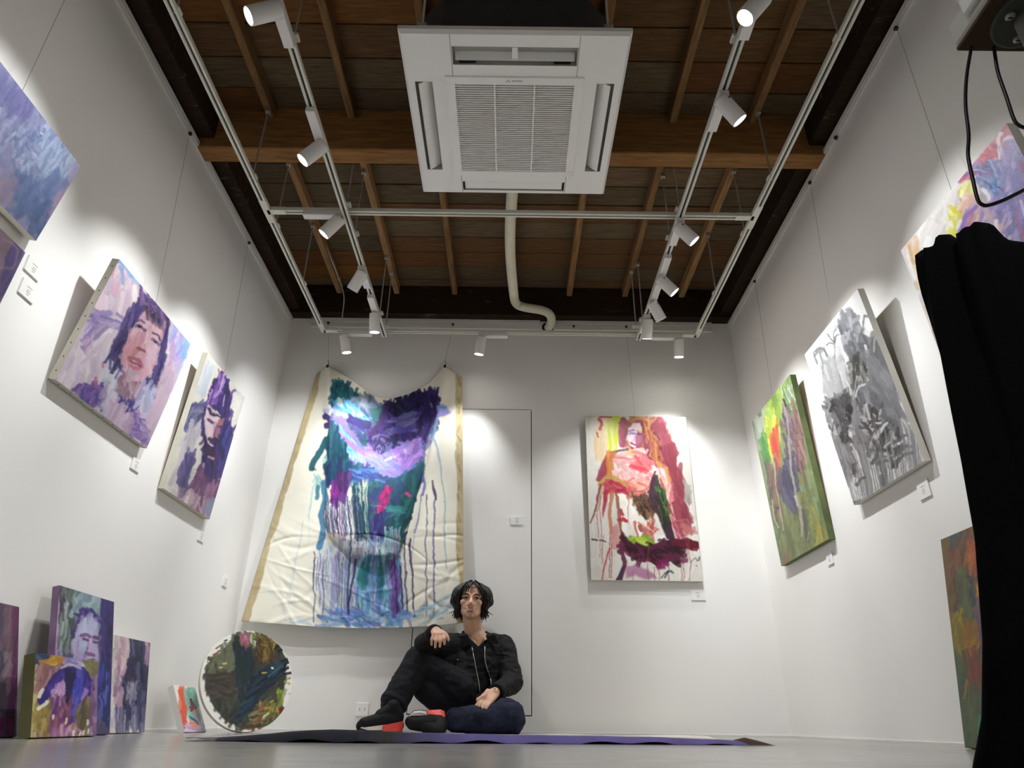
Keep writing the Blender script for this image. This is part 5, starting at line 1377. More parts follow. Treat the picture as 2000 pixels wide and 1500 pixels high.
zi, zo = ZI - .03, ZO - .03
YA, XA = (0, 1, 0), (1, 0, 0)
WL, WR = XL + .03, XR - .03
spotlight('spotlight nearest the camera on the left inner rail, aimed at the blue painting', (IL, 1.66, zi), YA, (WL, 1.45, 1.8), 1, .75, beam=(WL, 1.6, 1.3))
spotlight('spotlight on the left inner rail lighting the portrait of a woman', (IL, 2.34, zi), YA, (WL, 2.33, 1.52), -1, .9, beam=(WL, 2.62, 1.05))
spotlight('spotlight under the left end of the cross rail, facing the violet bearded portrait', (OL + .385, YC, zo), XA, (WL, 3.0, 1.6), -1, beam=(WL, 3.4, 1.05))
spotlight('dark-fronted spotlight on the left inner rail turned away toward the left back corner', (IL, 3.34, zi), YA, (WL, 3.95, 1.3), 1, .8, beam=(-1.6, D, 1.2))
spotlight('spotlight at the far end of the left inner rail pointing steeply down', (IL, 3.81, zi), YA, (-.82, 4.46, .0), -1, .7, beam=(-.84, 4.3, .1))
spotlight('spotlight at the left end of the back rail above the draped canvas', (-1.178, YB, zo), XA, (-.92, D, 1.15), 1, .38, beam=(-1.05, D, 1.0))
spotlight('spotlight at the middle of the back rail beside the ivory pipe', (-.222, YB, zo), XA, (-.42, D, 1.15), 1, .48, beam=(-.5, D, .9))
spotlight('spotlight at the right end of the back rail near the red figure painting', (1.165, YB, zo), XA, (1.12, D, 1.15), -1, .5, beam=(1.0, D, .95))
spotlight('spotlight nearest the camera on the right inner rail, lens turned to the room', (IR, 1.60, zi), YA, (-.6, 1.9, .6), 1, 1.8, beam=(-.2, 2.1, 0))
spotlight('spotlight on the right inner rail aimed at the pink painting', (IR, 2.06, zi), YA, (WR, 2.30, 1.5), 1, .5, beam=(WR, 2.0, 1.2))
spotlight('spotlight on the right inner rail just past the cross rail, aimed at the grey painting', (IR, 2.88, zi), YA, (WR, 2.97, 1.62), 1, beam=(WR, 2.92, 1.1))
spotlight('spotlight on the right inner rail lighting the green painting', (IR, 3.36, zi), YA, (WR, 3.44, 1.62), -1, beam=(WR, 3.78, 1.05))
spotlight('downturned spotlight on the right inner rail facing the right back corner', (IR, 3.63, zi), YA, (WR, 4.18, 1.25), -1, .6, beam=(1.5, 4.45, .9))
spotlight('spotlight at the far end of the right inner rail facing the back wall', (IR, 3.84, zi), YA, (.84, D, 1.1), 1, .6, beam=(.5, D, .8))
# unseen fill lamps added on the track run over and behind the camera
spotlight('added fill spotlight above and behind the camera on the left inner rail', (IL, .55, zi), YA, (WL, .5, 1.1), 1, .6)
spotlight('added fill spotlight above and behind the camera on the right inner rail', (IR, .75, zi), YA, (WR, .7, 1.1), 1, .6)
spotlight('rearmost added fill spotlight on the left inner rail behind the camera', (IL, -.6, zi), YA, (-.3, 1.0, 0), 1, .5)
spotlight('rearmost added fill spotlight on the right inner rail behind the camera', (IR, -.5, zi), YA, (.0, 1.0, 0), 1, .5)
# ---------------------------------------------------------------- canvases
def grid_face(corners, nu, nv, art, relief=.0007):
    TL, TR, BR, BL = [np.array(c, float) for c in corners]
    u = np.linspace(0, 1, nu + 1)[None, :, None]; v = np.linspace(0, 1, nv + 1)[:, None, None]
    P = (TL * (1 - u) + TR * u) * (1 - v) + (BL * (1 - u) + BR * u) * v
    P = P.reshape(-1, 3)
    n = np.cross(BL - TL, TR - TL); n /= np.linalg.norm(n)
    if n @ (CAM - TL) < 0: n = -n
    col, h = art.sample(project(P))
    edge = np.minimum(np.minimum(u, 1 - u), np.minimum(v, 1 - v)).reshape(-1) > 1e-6
    P = P + n * (h * relief * edge)[:, None]
    return P, col, n, nu, nv


def grid_mesh(name, P, col, nu, nv, m_):
    i = np.arange(nv)[:, None] * (nu + 1) + np.arange(nu)[None]
    f = np.stack([i, i + 1, i + nu + 2, i + nu + 1], -1).reshape(-1, 4)
    me = bpy.data.meshes.new(name)
    me.vertices.add(len(P)); me.vertices.foreach_set('co', P.astype(np.float32).ravel())
    me.loops.add(f.size); me.loops.foreach_set('vertex_index', f.ravel().astype(np.int32))
    me.polygons.add(len(f)); me.polygons.foreach_set('loop_start', (np.arange(len(f)) * 4).astype(np.int32))
    me.update(calc_edges=True)
    set_pigment(me, col)
    me.polygons.foreach_set('use_smooth', np.ones(len(f), bool))
    me.materials.append(m_)
    return me


def set_pigment(me, col):
    a = me.color_attributes.new('pigment', 'FLOAT_COLOR', 'POINT')
    a.data.foreach_set('color', np.concatenate([col, np.ones((len(col), 1))], 1).astype(np.float32).ravel())


def painting(label, corners, art, res, thick=.028, side=None, group=None, staples=False, bars=True):
    """stretched canvas: painted face, wrapped sides, pine stretcher bars behind"""
    TL, TR, BR, BL = [np.array(c, float) for c in corners]
    base = (BL + BR) / 2
    e = empty('painting', base, label, 'painting', group)
    P, col, n, nu, nv = grid_face(corners, res[0], res[1], art)
    me = grid_mesh('painted_canvas', P, col, nu, nv, PAINT)
    o = bpy.data.objects.new('painted_canvas', me); COL.objects.link(o); attach(o, e)
    b = [c - n * thick for c in (TL, TR, BR, BL)]
    F = [TL, TR, BR, BL]
    sm = MB()
    for i in range(4):
        j = (i + 1) % 4
        sm.add([F[i], F[j], b[j], b[i]], [(0, 1, 2, 3)])
    so = sm.build('canvas_sides', side or CANVAS_SIDE, e)
    if side == 'pigment':
        so.data.materials.clear(); so.data.materials.append(PAINT)
        c4, _ = art.sample(project(np.array(so.data.vertices and [v.co for v in so.data.vertices])))
        set_pigment(so.data, c4 * .9)
    if bars:
        w = .035
        U = (TR - TL) / np.linalg.norm(TR - TL); V = (BL - TL) / np.linalg.norm(BL - TL)
        W_, H_ = np.linalg.norm(TR - TL), np.linalg.norm(BL - TL)
        for (u0, v0, u1, v1) in ((0, 0, W_, w), (0, H_ - w, W_, H_), (0, w, w, H_ - w), (W_ - w, w, W_, H_ - w)):
            q = MB(); o0 = TL - n * .004
            c8 = [o0 + U * a + V * b_ - n * d for d in (0, thick - .005) for a, b_ in ((u0 + .001, v0 + .001), (u1 - .001, v0 + .001), (u1 - .001, v1 - .001), (u0 + .001, v1 - .001))]
            q.add(c8, [(0, 1, 2, 3), (4, 7, 6, 5), (0, 4, 5, 1), (1, 5, 6, 2), (2, 6, 7, 3), (3, 7, 4, 0)]).build('stretcher_bar', BARE, e)
    if staples:
        q = MB()
        for (A, B) in ((TL, BL), (BL, BR)):
            for k in range(9):
                c = A + (B - A) * (k + .6) / 9.2 - n * thick * .5
                q.ell(c, (.0022, .003, .003), 6, 4)
        q.build('staples', DARKM, e, kind='stuff')
    return e


def left_wall(TLp, TRp, BRp, BLp, ot, ob, width=None, height=None):
    tr = onX(*TRp, XL + ot); br = onX(*BRp, XL + ob)
    yr = (tr[1] + br[1]) / 2
    zt, zb = tr[2], br[2]
    if TLp:
        tl = onX(*TLp, XL + ot); bl = onX(*BLp, XL + ob); yl = (tl[1] + bl[1]) / 2; zt = (zt + tl[2]) / 2; zb = (zb + bl[2]) / 2
    else: yl = yr - width
    if height: zb = zt - height
    return [(XL + ot, yl, zt), (XL + ot, yr, zt), (XL + ob, yr, zb), (XL + ob, yl, zb)]


def right_wall(TLp, TRp, BRp, BLp, ot, ob, width=None, height=None):
    tl = onX(*TLp, XR - ot); bl = onX(*BLp, XR - ob)
    yl = (tl[1] + bl[1]) / 2; zt, zb = tl[2], bl[2]
    if TRp:
        tr = onX(*TRp, XR - ot); zt = (zt + tr[2]) / 2; yr = tr[1]
        if BRp: br = onX(*BRp, XR - ob); yr = (yr + br[1]) / 2; zb = (zb + br[2]) / 2
    else: yr = yl - width
    if height: zb = zt - height
    return [(XR - ot, yl, zt), (XR - ot, yr, zt), (XR - ob, yr, zb), (XR - ob, yl, zb)]


SIDE_GREEN = mat('green_painted_side', srgb('5d6b3c'), .7, var=.25, vscale=12)
SIDE_RED = mat('rust_painted_side', srgb('8a5a44'), .7, var=.2, vscale=12)
SIDE_OLIVE = mat('olive_painted_side', srgb('6c6a42'), .7, var=.2, vscale=12)
SIDE_MAUVE = mat('mauve_painted_side', srgb('8a7090'), .7, var=.2, vscale=12)
SIDE_WHITE = mat('gessoed_side', srgb('dcd9d0'), .8, var=.04)

blue = art_blue_field()
C_blue = left_wall(None, (154, 320), (75, 475), None, .10, .045, .64)
painting('blue and lavender abstract canvas at the upper left edge of the photo', C_blue, blue, (150, 170), .03, SIDE_WHITE)
C_low = left_wall(None, (42, 486), (0, 590), None, .075, .04, .6, .5)
painting('brown and violet canvas hung under the blue abstract one', C_low, blue, (110, 90), .03, SIDE_WHITE)
C_wom = left_wall((220.5, 497), (369, 663.5), (296, 879), (121, 756), .125, .035)
painting('lilac portrait of a dark haired woman on the left wall', C_wom, art_portrait_woman(), (230, 230), .03, None, staples=True)
C_hood = left_wall((402.5, 684.5), (472.5, 770), (415, 1018), (325, 958), .09, .035)
painting('narrow portrait of a bearded man in deep violet on the left wall', C_hood, art_portrait_hood(), (130, 260), .03, None)
C_green = right_wall((1471, 816), (1547, 731), (1615, 1058.6), (1522, 1105), .075, .035)
painting('green and yellow abstract canvas on the right wall near the corner', C_green, art_green(), (140, 320), .034, SIDE_GREEN)
C_gray = right_wall((1584, 675), (1687, 551), (1790, 912), (1651.6, 995.6), .125, .035)
painting('grey ink figure painting with drips on the right wall', C_gray, art_gray(), (170, 340), .03, SIDE_WHITE)
C_pink = right_wall((1772, 485), (1962, 232), None, (1874, 815), .10, .04, None, .91)
painting('pink and violet abstract canvas half hidden by the black cloth', C_pink, art_pink(), (220, 260), .032, SIDE_WHITE)
# back wall
a, b_ = D - .062, D - .034
tl, tr = onY(1140.8, 812.9, a), onY(1335.8, 813.4, a); br, bl = onY(1376, 1134.5, b_), onY(1157.7, 1133.5, b_)
x0, x1 = (tl[0] + bl[0]) / 2, (tr[0] + br[0]) / 2
C_red = [(x0, a, (tl[2] + tr[2]) / 2), (x1, a, (tl[2] + tr[2]) / 2), (x1, b_, (bl[2] + br[2]) / 2), (x0, b_, (bl[2] + br[2]) / 2)]
painting('tall red and wine coloured figure painting on the back wall', C_red, art_red_figure(), (210, 320), .028, SIDE_WHITE)

# canvases standing on the floor, leaning on the walls
grp = None
C = left_wall(None, (47, 1188), (22, 1436), None, .05, .17, .5); C[2] = (C[2][0], C[2][1], .004); C[3] = (C[3][0], C[3][1], .004)
painting('dark maroon canvas leaning at the far left on the floor', C, art_maroon(), (110, 110), .025, SIDE_MAUVE)
C = left_wall(None, (291, 1255), (284, 1434), None, .035, .10, .40); C[2] = (C[2][0], C[2][1], .004); C[3] = (C[3][0], C[3][1], .004)
painting('pale canvas with a dark dripping column, leaning behind the violet man portrait', C, art_drip_column(), (150, 140), .022, SIDE_WHITE)
C = left_wall((121, 1143), (232.5, 1180), (203, 1434), (92, 1435), .065, .18); C[2] = (C[2][0], C[2][1], .004); C[3] = (C[3][0], C[3][1], .004)
painting('violet portrait of a short haired man leaning on the left wall', C, art_man(), (140, 200), .025, SIDE_MAUVE)
C = left_wall((69, 1274), (192, 1293), (188, 1435), (62, 1436), .22, .28); C[2] = (C[2][0], C[2][1], .004); C[3] = (C[3][0], C[3][1], .004)
painting('small ochre and violet arch canvas standing in front of the man portrait', C, art_arch(), (150, 140), .035, SIDE_OLIVE)
C = left_wall((346, 1340), (386, 1341.6), (398, 1429), (352, 1432), .10, .20); C[2] = (C[2][0], C[2][1], .004); C[3] = (C[3][0], C[3][1], .004)
painting('tiny white, red and mint canvas standing beside the round one', C, art_small_red(), (70, 100), .028, SIDE_WHITE)
C = right_wall((1847, 1050), None, None, (1872, 1455), .045, .15, .5); C[2] = (C[2][0], C[2][1], .004); C[3] = (C[3][0], C[3][1], .004)
painting('brown and olive autumn canvas leaning low on the right wall', C, art_autumn(), (130, 260), .028, SIDE_OLIVE)


def round_canvas():
    art = art_round()
    R, ti, az = .252, math.radians(14), math.radians(45)
    c = np.array([-1.364, 3.9, R * math.cos(ti) + .004])
    n = np.array([math.sin(az) * math.cos(ti), -math.cos(az) * math.cos(ti), math.sin(ti)])
    a = np.array([math.cos(az), math.sin(az), 0]); b = np.cross(n, a); b = b if b[2] > 0 else -b
    e = empty('round_painting', (c[0], c[1], 0), 'round dark green and black canvas leaning in the left back corner', 'painting')
    nr, ns = 70, 220
    P = [c]
    for i in range(1, nr + 1):
        r = R * i / nr
        t = np.linspace(0, 2 * np.pi, ns, endpoint=False)
        P += list(c + r * (np.cos(t)[:, None] * a + np.sin(t)[:, None] * b))
    P = np.array(P)
    col, h = art.sample(project(P))
    P[1:-ns] += n * (h[1:-ns] * .001)[:, None]
    f = [(0, 1 + i, 1 + (i + 1) % ns) for i in range(ns)]
    for k in range(nr - 1):
        f += [(1 + k * ns + i, 1 + (k + 1) * ns + i, 1 + (k + 1) * ns + (i + 1) % ns, 1 + k * ns + (i + 1) % ns) for i in range(ns)]
    me = bpy.data.meshes.new('painted_canvas'); me.from_pydata(P.tolist(), [], f); me.update()
    set_pigment(me, col); me.materials.append(PAINT)
    me.polygons.foreach_set('use_smooth', np.ones(len(f), bool))
    o = bpy.data.objects.new('painted_canvas', me); COL.objects.link(o); attach(o, e)
    MB().lathe(c - n * .024, c, [(0, R - .004), (.002, R), (.0235, R), (.0238, R - .001)], ns // 2).build('canvas_sides', SIDE_WHITE, e, True)


round_canvas()


# ---------------------------------------------------------------- hanging wires, hooks, wall cards
WIREM = mat('wire_steel', srgb('6a6864'), .5, metal=.3, var=.05)


def wire(label, p0, p1, wall):
    e = empty('hanging_wire', p0, label, 'picture wire', 'picture wires hanging from the picture rails')
    p0, p1 = np.array(p0), np.array(p1)
    MB().cyl(p0, p1, .0007, n=6).build('wire', WIREM, e)
    n = {'L': (1, 0, 0), 'R': (-1, 0, 0), 'B': (0, -1, 0)}[wall]; n = np.array(n, float)
    MB().cbox(p0 - .008 + n * .004, p0 + .008 + n * .004, .002).build('rail_hook', DARKM, e)
    return e


def mid(c): return (np.array(c[0]) + np.array(c[1])) / 2
ZH = 2.79
wl, wr_, wbk = XL + .012, XR - .012, D - .012
wire('wire above the blue abstract canvas', (wl, 1.66, ZH), np.array(C_blue[1]) * .5 + np.array(C_blue[0]) * .5 + (-.02, .0, 0), 'L')
wire('wire above the portrait of the dark haired woman', (wl, 2.613, ZH), mid(C_wom) + (-.02, 0, 0), 'L')
wire('wire above the narrow violet portrait', (wl, 3.516, ZH), mid(C_hood) + (-.02, 0, 0), 'L')
wire('wire above the pink canvas on the right wall', (wr_, 1.965, ZH), mid(C_pink) + (.02, 0, 0), 'R')
wire('wire above the grey figure painting', (wr_, 2.913, ZH), mid(C_gray) + (.02, 0, 0), 'R')
wire('wire above the green canvas', (wr_, 3.869, ZH), mid(C_green) + (.02, 0, 0), 'R')
wire('wire above the red figure painting', (.868, wbk, ZH), (np.array(C_red[0]) + np.array(C_red[1])) / 2 + (0, .02, 0), 'B')
CLIPL, CLIPR = onY(640, 716, D - .05), onY(869, 716, D - .05)
wire('wire holding the left corner of the draped canvas', (-1.417, wbk, ZH), CLIPL + (0, 0, .05), 'B')
wire('wire holding the right corner of the draped canvas', (-.46, wbk, ZH), CLIPR + (0, 0, .05), 'B')
for lab, p in (('unused hook on the right picture rail between the pink and grey wires', (wr_, 2.585, ZH)), ('unused hook on the back picture rail right of the pipe', (.465, wbk, ZH))):
    e = empty('rail_hook', p, lab, 'hook'); p = np.array(p)
    MB().cbox(p - .008, p + .008, .002).build('hook_body', DARKM, e)
    MB().tube([p + (0, 0, -.006), p + (0, 0, -.02), p + (0, -.006, -.024)], .0015, 6).build('hook_loop', DARKM, e)
for lab, c in (('black spring clip gripping the left corner of the draped canvas', CLIPL), ('black spring clip gripping the right corner of the draped canvas', CLIPR)):
    e = empty('spring_clip', c, lab, 'clip')
    MB().cbox(c + (-.008, -.012, -.012), c + (.008, .012, .012), .003).build('clip_jaw', BLACKP, e)
    MB().tube([c + (0, 0, .01), c + (.006, 0, .03), c + (-.004, 0, .045), c + (0, 0, .055)], .002, 6).build('clip_loop', DARKM, e)


def card(label, c, wall, w=.075, h=.052):
    c = np.array(c, float)
    e = empty('wall_card', c, label, 'label card')
    n, u = {'L': ((1, 0, 0), (0, 1, 0)), 'R': ((-1, 0, 0), (0, -1, 0)), 'B': ((0, -1, 0), (1, 0, 0))}[wall]
    n, u = np.array(n, float), np.array(u, float); v = np.array([0, 0, 1.0]); t = .006
    def slab(a0, a1, z0, z1, d0, d1):
        p = [c + u * a + v * z + n * d for d in (d0, d1) for a, z in ((a0, z0), (a1, z0), (a1, z1), (a0, z1))]
        return p, [(0, 1, 2, 3), (4, 7, 6, 5), (0, 4, 5, 1), (1, 5, 6, 2), (2, 6, 7, 3), (3, 7, 4, 0)]
    MB().add(*slab(-w / 2, w / 2, -h / 2, h / 2, .0005, t)).build('card_board', CARD, e)
    q = MB()
    for z, a in ((.012, .014), (0, .008), (-.008, .011), (-.016, .006)):
        q.add(*slab(-a, a, z - .0012, z + .0012, t, t + .0003))
    q.build('printed_lines', INK, e)


card('upper of the two small cards beside the brown and violet canvas', onX(64, 524, XL), 'L', .08, .06)
card('lower of the two small cards beside the brown and violet canvas', onX(53, 568, XL), 'L', .08, .06)
card('small white card under the portrait of the dark haired woman', onX(264, 908, XL), 'L')
card('small white card under the narrow violet portrait', onX(392, 1048, XL), 'L')
card('small white card low on the left wall next to the draped canvas', onX(439, 1137, XL), 'L')
card('small white card on the flush door beside the draped canvas', onY(1010, 1017, D), 'B', .085, .056)
card('small white card under the red figure painting', onY(1363, 1162, D), 'B', .09, .066)
card('small white card under the green canvas', onX(1622, 1091, XR), 'R', .07, .06)
card('small white card under the grey figure painting', onX(1806, 956, XR), 'R', .08, .07)


# ---------------------------------------------------------------- draped canvas on the back wall
def draped():
    art = art_draped()
    nu, nv = 300, 360
    # outline in the photograph: top edge, bottom edge; u runs left to right
    up = np.array([0, .06, .10, .2, .32, .42, .5, .6, .72, .82, .885, .93, 1.0])
    topx = np.array([619, 632, 640, 664, 692, 715, 738, 765, 800, 838, 869, 884, 903])
    topy = np.array([729, 722, 715, 728, 745, 763, 776, 779, 769, 748, 715, 726, 738])
    botx = np.array([472, 498, 515, 560, 612, 655, 690, 735, 785, 828, 858, 878, 906])
    boty = np.array([1213, 1216, 1217, 1220, 1224, 1226, 1227, 1227, 1226, 1224, 1222, 1220, 1216])
    u = np.linspace(0, 1, nu + 1); v = np.linspace(0, 1, nv + 1)
    tx, ty, bx, by = [np.interp(u, up, a) for a in (topx, topy, botx, boty)]
    PX = tx[None] * (1 - v[:, None]) + bx[None] * v[:, None]
    PY = ty[None] * (1 - v[:, None]) + by[None] * v[:, None]
    # the swag: a pocket that hangs forward between the two clips, with a rolled lower lip
    lx = np.interp(PY, [700, 730, 800, 900, 1000, 1040, 1070, 1090, 1100], [640, 640, 641, 640, 632, 640, 668, 705, 740])
    rx = np.interp(PY, [700, 730, 800, 900, 1000, 1050, 1080, 1094, 1100], [868, 866, 851, 832, 805, 790, 778, 765, 742])
    s = np.clip((PX - lx) / np.maximum(rx - lx, 1), 0, 1)
    ins = (PX > lx) & (PX < rx) & (PY < 1100)
    bul = np.where(ins, np.sin(np.pi * s) ** .55, 0)
    dep = np.interp(PY, [700, 760, 850, 950, 1040, 1085, 1100], [.0, .035, .085, .11, .11, .085, .0])
    out = bul * dep
    # vertical pleats under the clips, creases in the lower cloth
    r = np.random.RandomState(6)
    fold = .012 * np.exp(-((PX - 642) / 7) ** 2) * np.clip((1000 - PY) / 200, 0, 1) + .02 * np.exp(-((PX - lx) / 9) ** 2) * np.clip((1080 - PY) / 300, 0, 1)
    fold += .03 * np.exp(-((PX - rx - 4) / 9) ** 2) * np.clip((1090 - PY) / 300, 0, 1)
    wr = np.zeros_like(PX); low = np.clip((PY - 930) / 120, 0, 1)
    for i in range(70):
        cx, cy = 480 + 430 * r.rand(), 960 + 270 * r.rand(); t = r.randn() * .7; L = 25 + 60 * r.rand(); w = 2.2 + 4 * r.rand()
        dx, dy = PX - cx, PY - cy; a_ = dx * math.cos(t) + dy * math.sin(t); b2 = -dx * math.sin(t) + dy * math.cos(t) + .004 * a_ ** 2 * r.randn()
        wr += (.0015 + .0035 * r.rand()) * r.choice([-1, 1]) * np.exp(-(a_ / L) ** 2 - (b2 / w) ** 2)
    big = .007 * np.sin(PX * .021 + PY * .006 + .6) * np.sin(PY * .013 + 1.1)
    hang = .018 + .065 * v[:, None] + .012 * (np.abs(u[None] - .5) * 2) ** 2
    Y = D - np.maximum(hang + out + fold + low * wr + low * np.abs(big), .006)
    P = np.zeros((nv + 1, nu + 1, 3)); PXf, PYf = PX, PY
    dvec = FW[None, None] + RT * ((PXf - 1000) / FPX)[..., None] - UP * ((PYf - 750) / FPX)[..., None]
    P = CAM + dvec * (Y / dvec[..., 1])[..., None]
    P = P.reshape(-1, 3)
    col, h = art.sample(np.stack([PX, PY], -1).reshape(-1, 2))
    e = empty('draped_canvas', (-.95, D, .6), 'large unstretched canvas painted in teal and violet, draped on the back wall', 'painting')
    me = grid_mesh('painted_cloth', P, col, nu, nv, CLOTHP)
    o = bpy.data.objects.new('painted_cloth', me); COL.objects.link(o); attach(o, e)
    m = o.modifiers.new('thickness', 'SOLIDIFY'); m.thickness = .0018; m.offset = 0
    # reverse of the cloth glimpsed behind the sagging top edge
    return e


draped()


# ---------------------------------------------------------------- canvas lying on the floor
def floor_canvas():
    nu, nv = 260, 60
    e = empty('floor_canvas', (0, 3.3, 0), 'large loose painted canvas spread on the floor under the seated man', 'canvas sheet')
    px = np.linspace(352, 1470, nu + 1)
    pyb = np.interp(px, [352, 480, 700, 1000, 1300, 1470], [1447, 1449, 1452, 1453, 1454.5, 1456])
    near = np.array([onZ(a, b, 0.0) for a, b in zip(px, pyb)])
    lipy = np.interp(px, [352, 420, 500, 560, 640, 700, 780, 860, 950, 1100, 1300, 1420, 1470], [1442, 1440, 1434, 1428, 1424.5, 1426, 1430, 1432, 1434, 1436, 1440, 1445, 1448])
    lip = np.array([onY(a, b, n[1] + .03)[2] for a, b, n in zip(px, lipy, near)])
    scal = .0035 + .0035 * np.sin(px * .055) + .003 * np.sin(px * .021 + 1)
    v = np.linspace(0, 1, nv + 1)
    far = np.stack([np.linspace(-1.12, 1.12, nu + 1), np.full(nu + 1, 4.42)], -1)
    P = np.zeros((nv + 1, nu + 1, 3)); C_ = np.zeros((nv + 1, nu + 1, 3))
    r = np.random.RandomState(2)
    navy, olive, viol, cream, white, blk = [np.array(srgb(c)) for c in ('15172c', '2c2a1a', '5f548c', 'cfcabc', 'e4e2dc', '101014')]
    nz = np.interp(np.arange(nu + 1), np.arange(0, nu + 40, 6)[:len(np.arange(0, nu + 40, 6))], r.rand(len(np.arange(0, nu + 40, 6))))
    for j in range(nv + 1):
        t = v[j]
        if j <= 12:
            k = j / 12
            yy = near[:, 1] + .045 * k ** 1.6
            zz = np.maximum(scal, .001) * (1 - k) + lip * np.sin(k * np.pi / 2) ** 1.1
            xx = near[:, 0]
            lf = np.clip((px - 760) / 160, 0, 1)[:, None]
            left = navy * (1 - nz[:, None] * .7) + olive * nz[:, None] * (.4 + .6 * k)
            left = left * (1 - .4 * (px < 420)[:, None]) + .4 * cream * (px < 420)[:, None] * .5
            C_[j] = left * (1 - lf) + viol * (.85 + .3 * nz[:, None]) * lf
            if k > .85: C_[j] = C_[j] * .25 + .75 * (white * lf + C_[j] * (1 - lf))
        else:
            k = (j - 12) / (nv - 12)
            yy = (near[:, 1] + .045) * (1 - k) + far[:, 1] * k
            xx = near[:, 0] * (1 - k) + far[:, 0] * k
            zz = .006 + (lip - .006) * np.exp(-k * 9) + .002 * np.sin(xx * 9 + yy * 4)
            mixn = np.clip(.5 + .5 * np.sin(xx * 3 + 2 * yy) + .3 * np.sin(xx * 11 - yy * 7), 0, 1)[:, None]
            C_[j] = cream * .6 + .4 * (viol * mixn + cream * (1 - mixn))
        P[j] = np.stack([xx, yy, zz], -1)
    me = grid_mesh('sheet', P.reshape(-1, 3), C_.reshape(-1, 3), nu, nv, CLOTHP)
    o = bpy.data.objects.new('sheet', me); COL.objects.link(o); attach(o, e)
    # curled brown corner at the right
    a, b_ = onZ(1415, 1455, 0), onZ(1518, 1457, 0)
    m = MB(); n = 24; ring = []
    for i in range(n + 1):
        k = i / n; x = a[0] + (b_[0] - a[0]) * k; y0 = a[1] + (b_[1] - a[1]) * k
        hz = .024 * np.interp(k, [0, .2, .45, .7, 1], [.1, .6, 1, .62, .06])
        ring += [(x, y0, .002), (x, y0 + .012, hz * .75), (x, y0 + .03, hz), (x, y0 + .07, hz * .55), (x, y0 + .12, .003)]
    f = [(i * 5 + k, (i + 1) * 5 + k, (i + 1) * 5 + k + 1, i * 5 + k + 1) for i in range(n) for k in range(4)]
    m.add(ring, f).build('curled_corner', mat('brown_cloth_back', srgb('4a3426'), .85, var=.2, vscale=30), e, True)


floor_canvas()
# ---------------------------------------------------------------- near things at the right edge
def side_table():
    z = .70
    c = onZ(1865, 100, z)
    x0, y1 = c[0], c[1]
    x1, y0, t = x0 + .62, y1 - .62, .036
    e = empty('side_table', (x0 + .3, y0 + .3, 0), 'small white table seen from below at the upper right, brown board underside', 'table')
    MB().cbox((x0, y0, z + .002), (x1, y1, z + t), .004).build('table_top', mat('white_laminate', srgb('cfcdc6'), .5, var=.02), e)
    MB().box((x0 + .0015, y0 + .0015, z - .001), (x1 - .0015, y1 - .0015, z + .003)).build('board_underside', mat('brown_board', srgb('4a3420'), .8, var=.15, vscale=60, bump=.2), e)
    # bracket strip on the outer edge
    MB().cbox((x0 - .006, y0 - .0, z + .012), (x0 + .001, y1 - .03, z + t - .002), .002).build('edge_strip', WHITE, e)
    fl, ff = onZ(1926, 49, z), onZ(1973, 95, z)
    R = .037; cx, cy = fl[0] + R + .001, ff[1] - R - .003
    pl = MB().lathe((cx, cy, z - .001), (cx, cy, z - 1), [(0, R), (.003, R), (.004, R - .002)], 40).build('mounting_plate', mat('grey_plate', srgb('55564e'), .55, metal=.4, var=.06, vscale=40), e)
    for k in range(4):
        an = math.atan2(onZ(1953, 32, z - .006)[1] - cy, onZ(1953, 32, z - .006)[0] - cx) - math.pi / 2 * k
        sx, sy = cx + R * .66 * math.cos(an), cy + R * .66 * math.sin(an)
        MB().lathe((sx, sy, z - .005), (sx, sy, z - 1), [(0, .0046), (.0015, .0046), (.003, .003)], 14).build('screw', STEEL, pl)
        MB().box((sx - .0022, sy - .0007, z - .0086), (sx + .0022, sy + .0007, z - .0079)).build('screw_slot', DARKM, pl)
    MB().cyl((cx, cy, z - .005), (cx, cy, .012), .017, n=24).build('leg', STEEL, e, True)
    MB().lathe((cx, cy, 0), (cx, cy, 1), [(0, .16), (.006, .16), (.012, .05), (.03, .02)], 40).build('foot', STEEL, e, True)
    # power cable hanging in a loop from the underside
    Yc = y1 - .012
    k = empty('power_cable', (x0 + .05, Yc, z), 'black cable hanging in a loop below the small table', 'cable')
    pts = [(1897, 92), (1888, 150), (1886, 205), (1892, 262), (1891, 305), (1900, 350), (1909, 388), (1917, 399), (1930, 401), (1960, 391), (2006, 368), (2050, 345), (2075, 300)]
    p = [onY(a, b, Yc) for a, b in pts]
    MB().tube(p, .0017, 10, 5).build('cable_loop', BLACKP, k, True)
    pts = [(1941, 92), (1949, 140), (1966, 190), (1980, 232), (1992, 246), (2020, 258), (2075, 300)]
    p = [onY(a, b, Yc) for a, b in pts]
    MB().tube(p, .0017, 10, 5).build('cable_tail', BLACKP, k, True)


side_table()


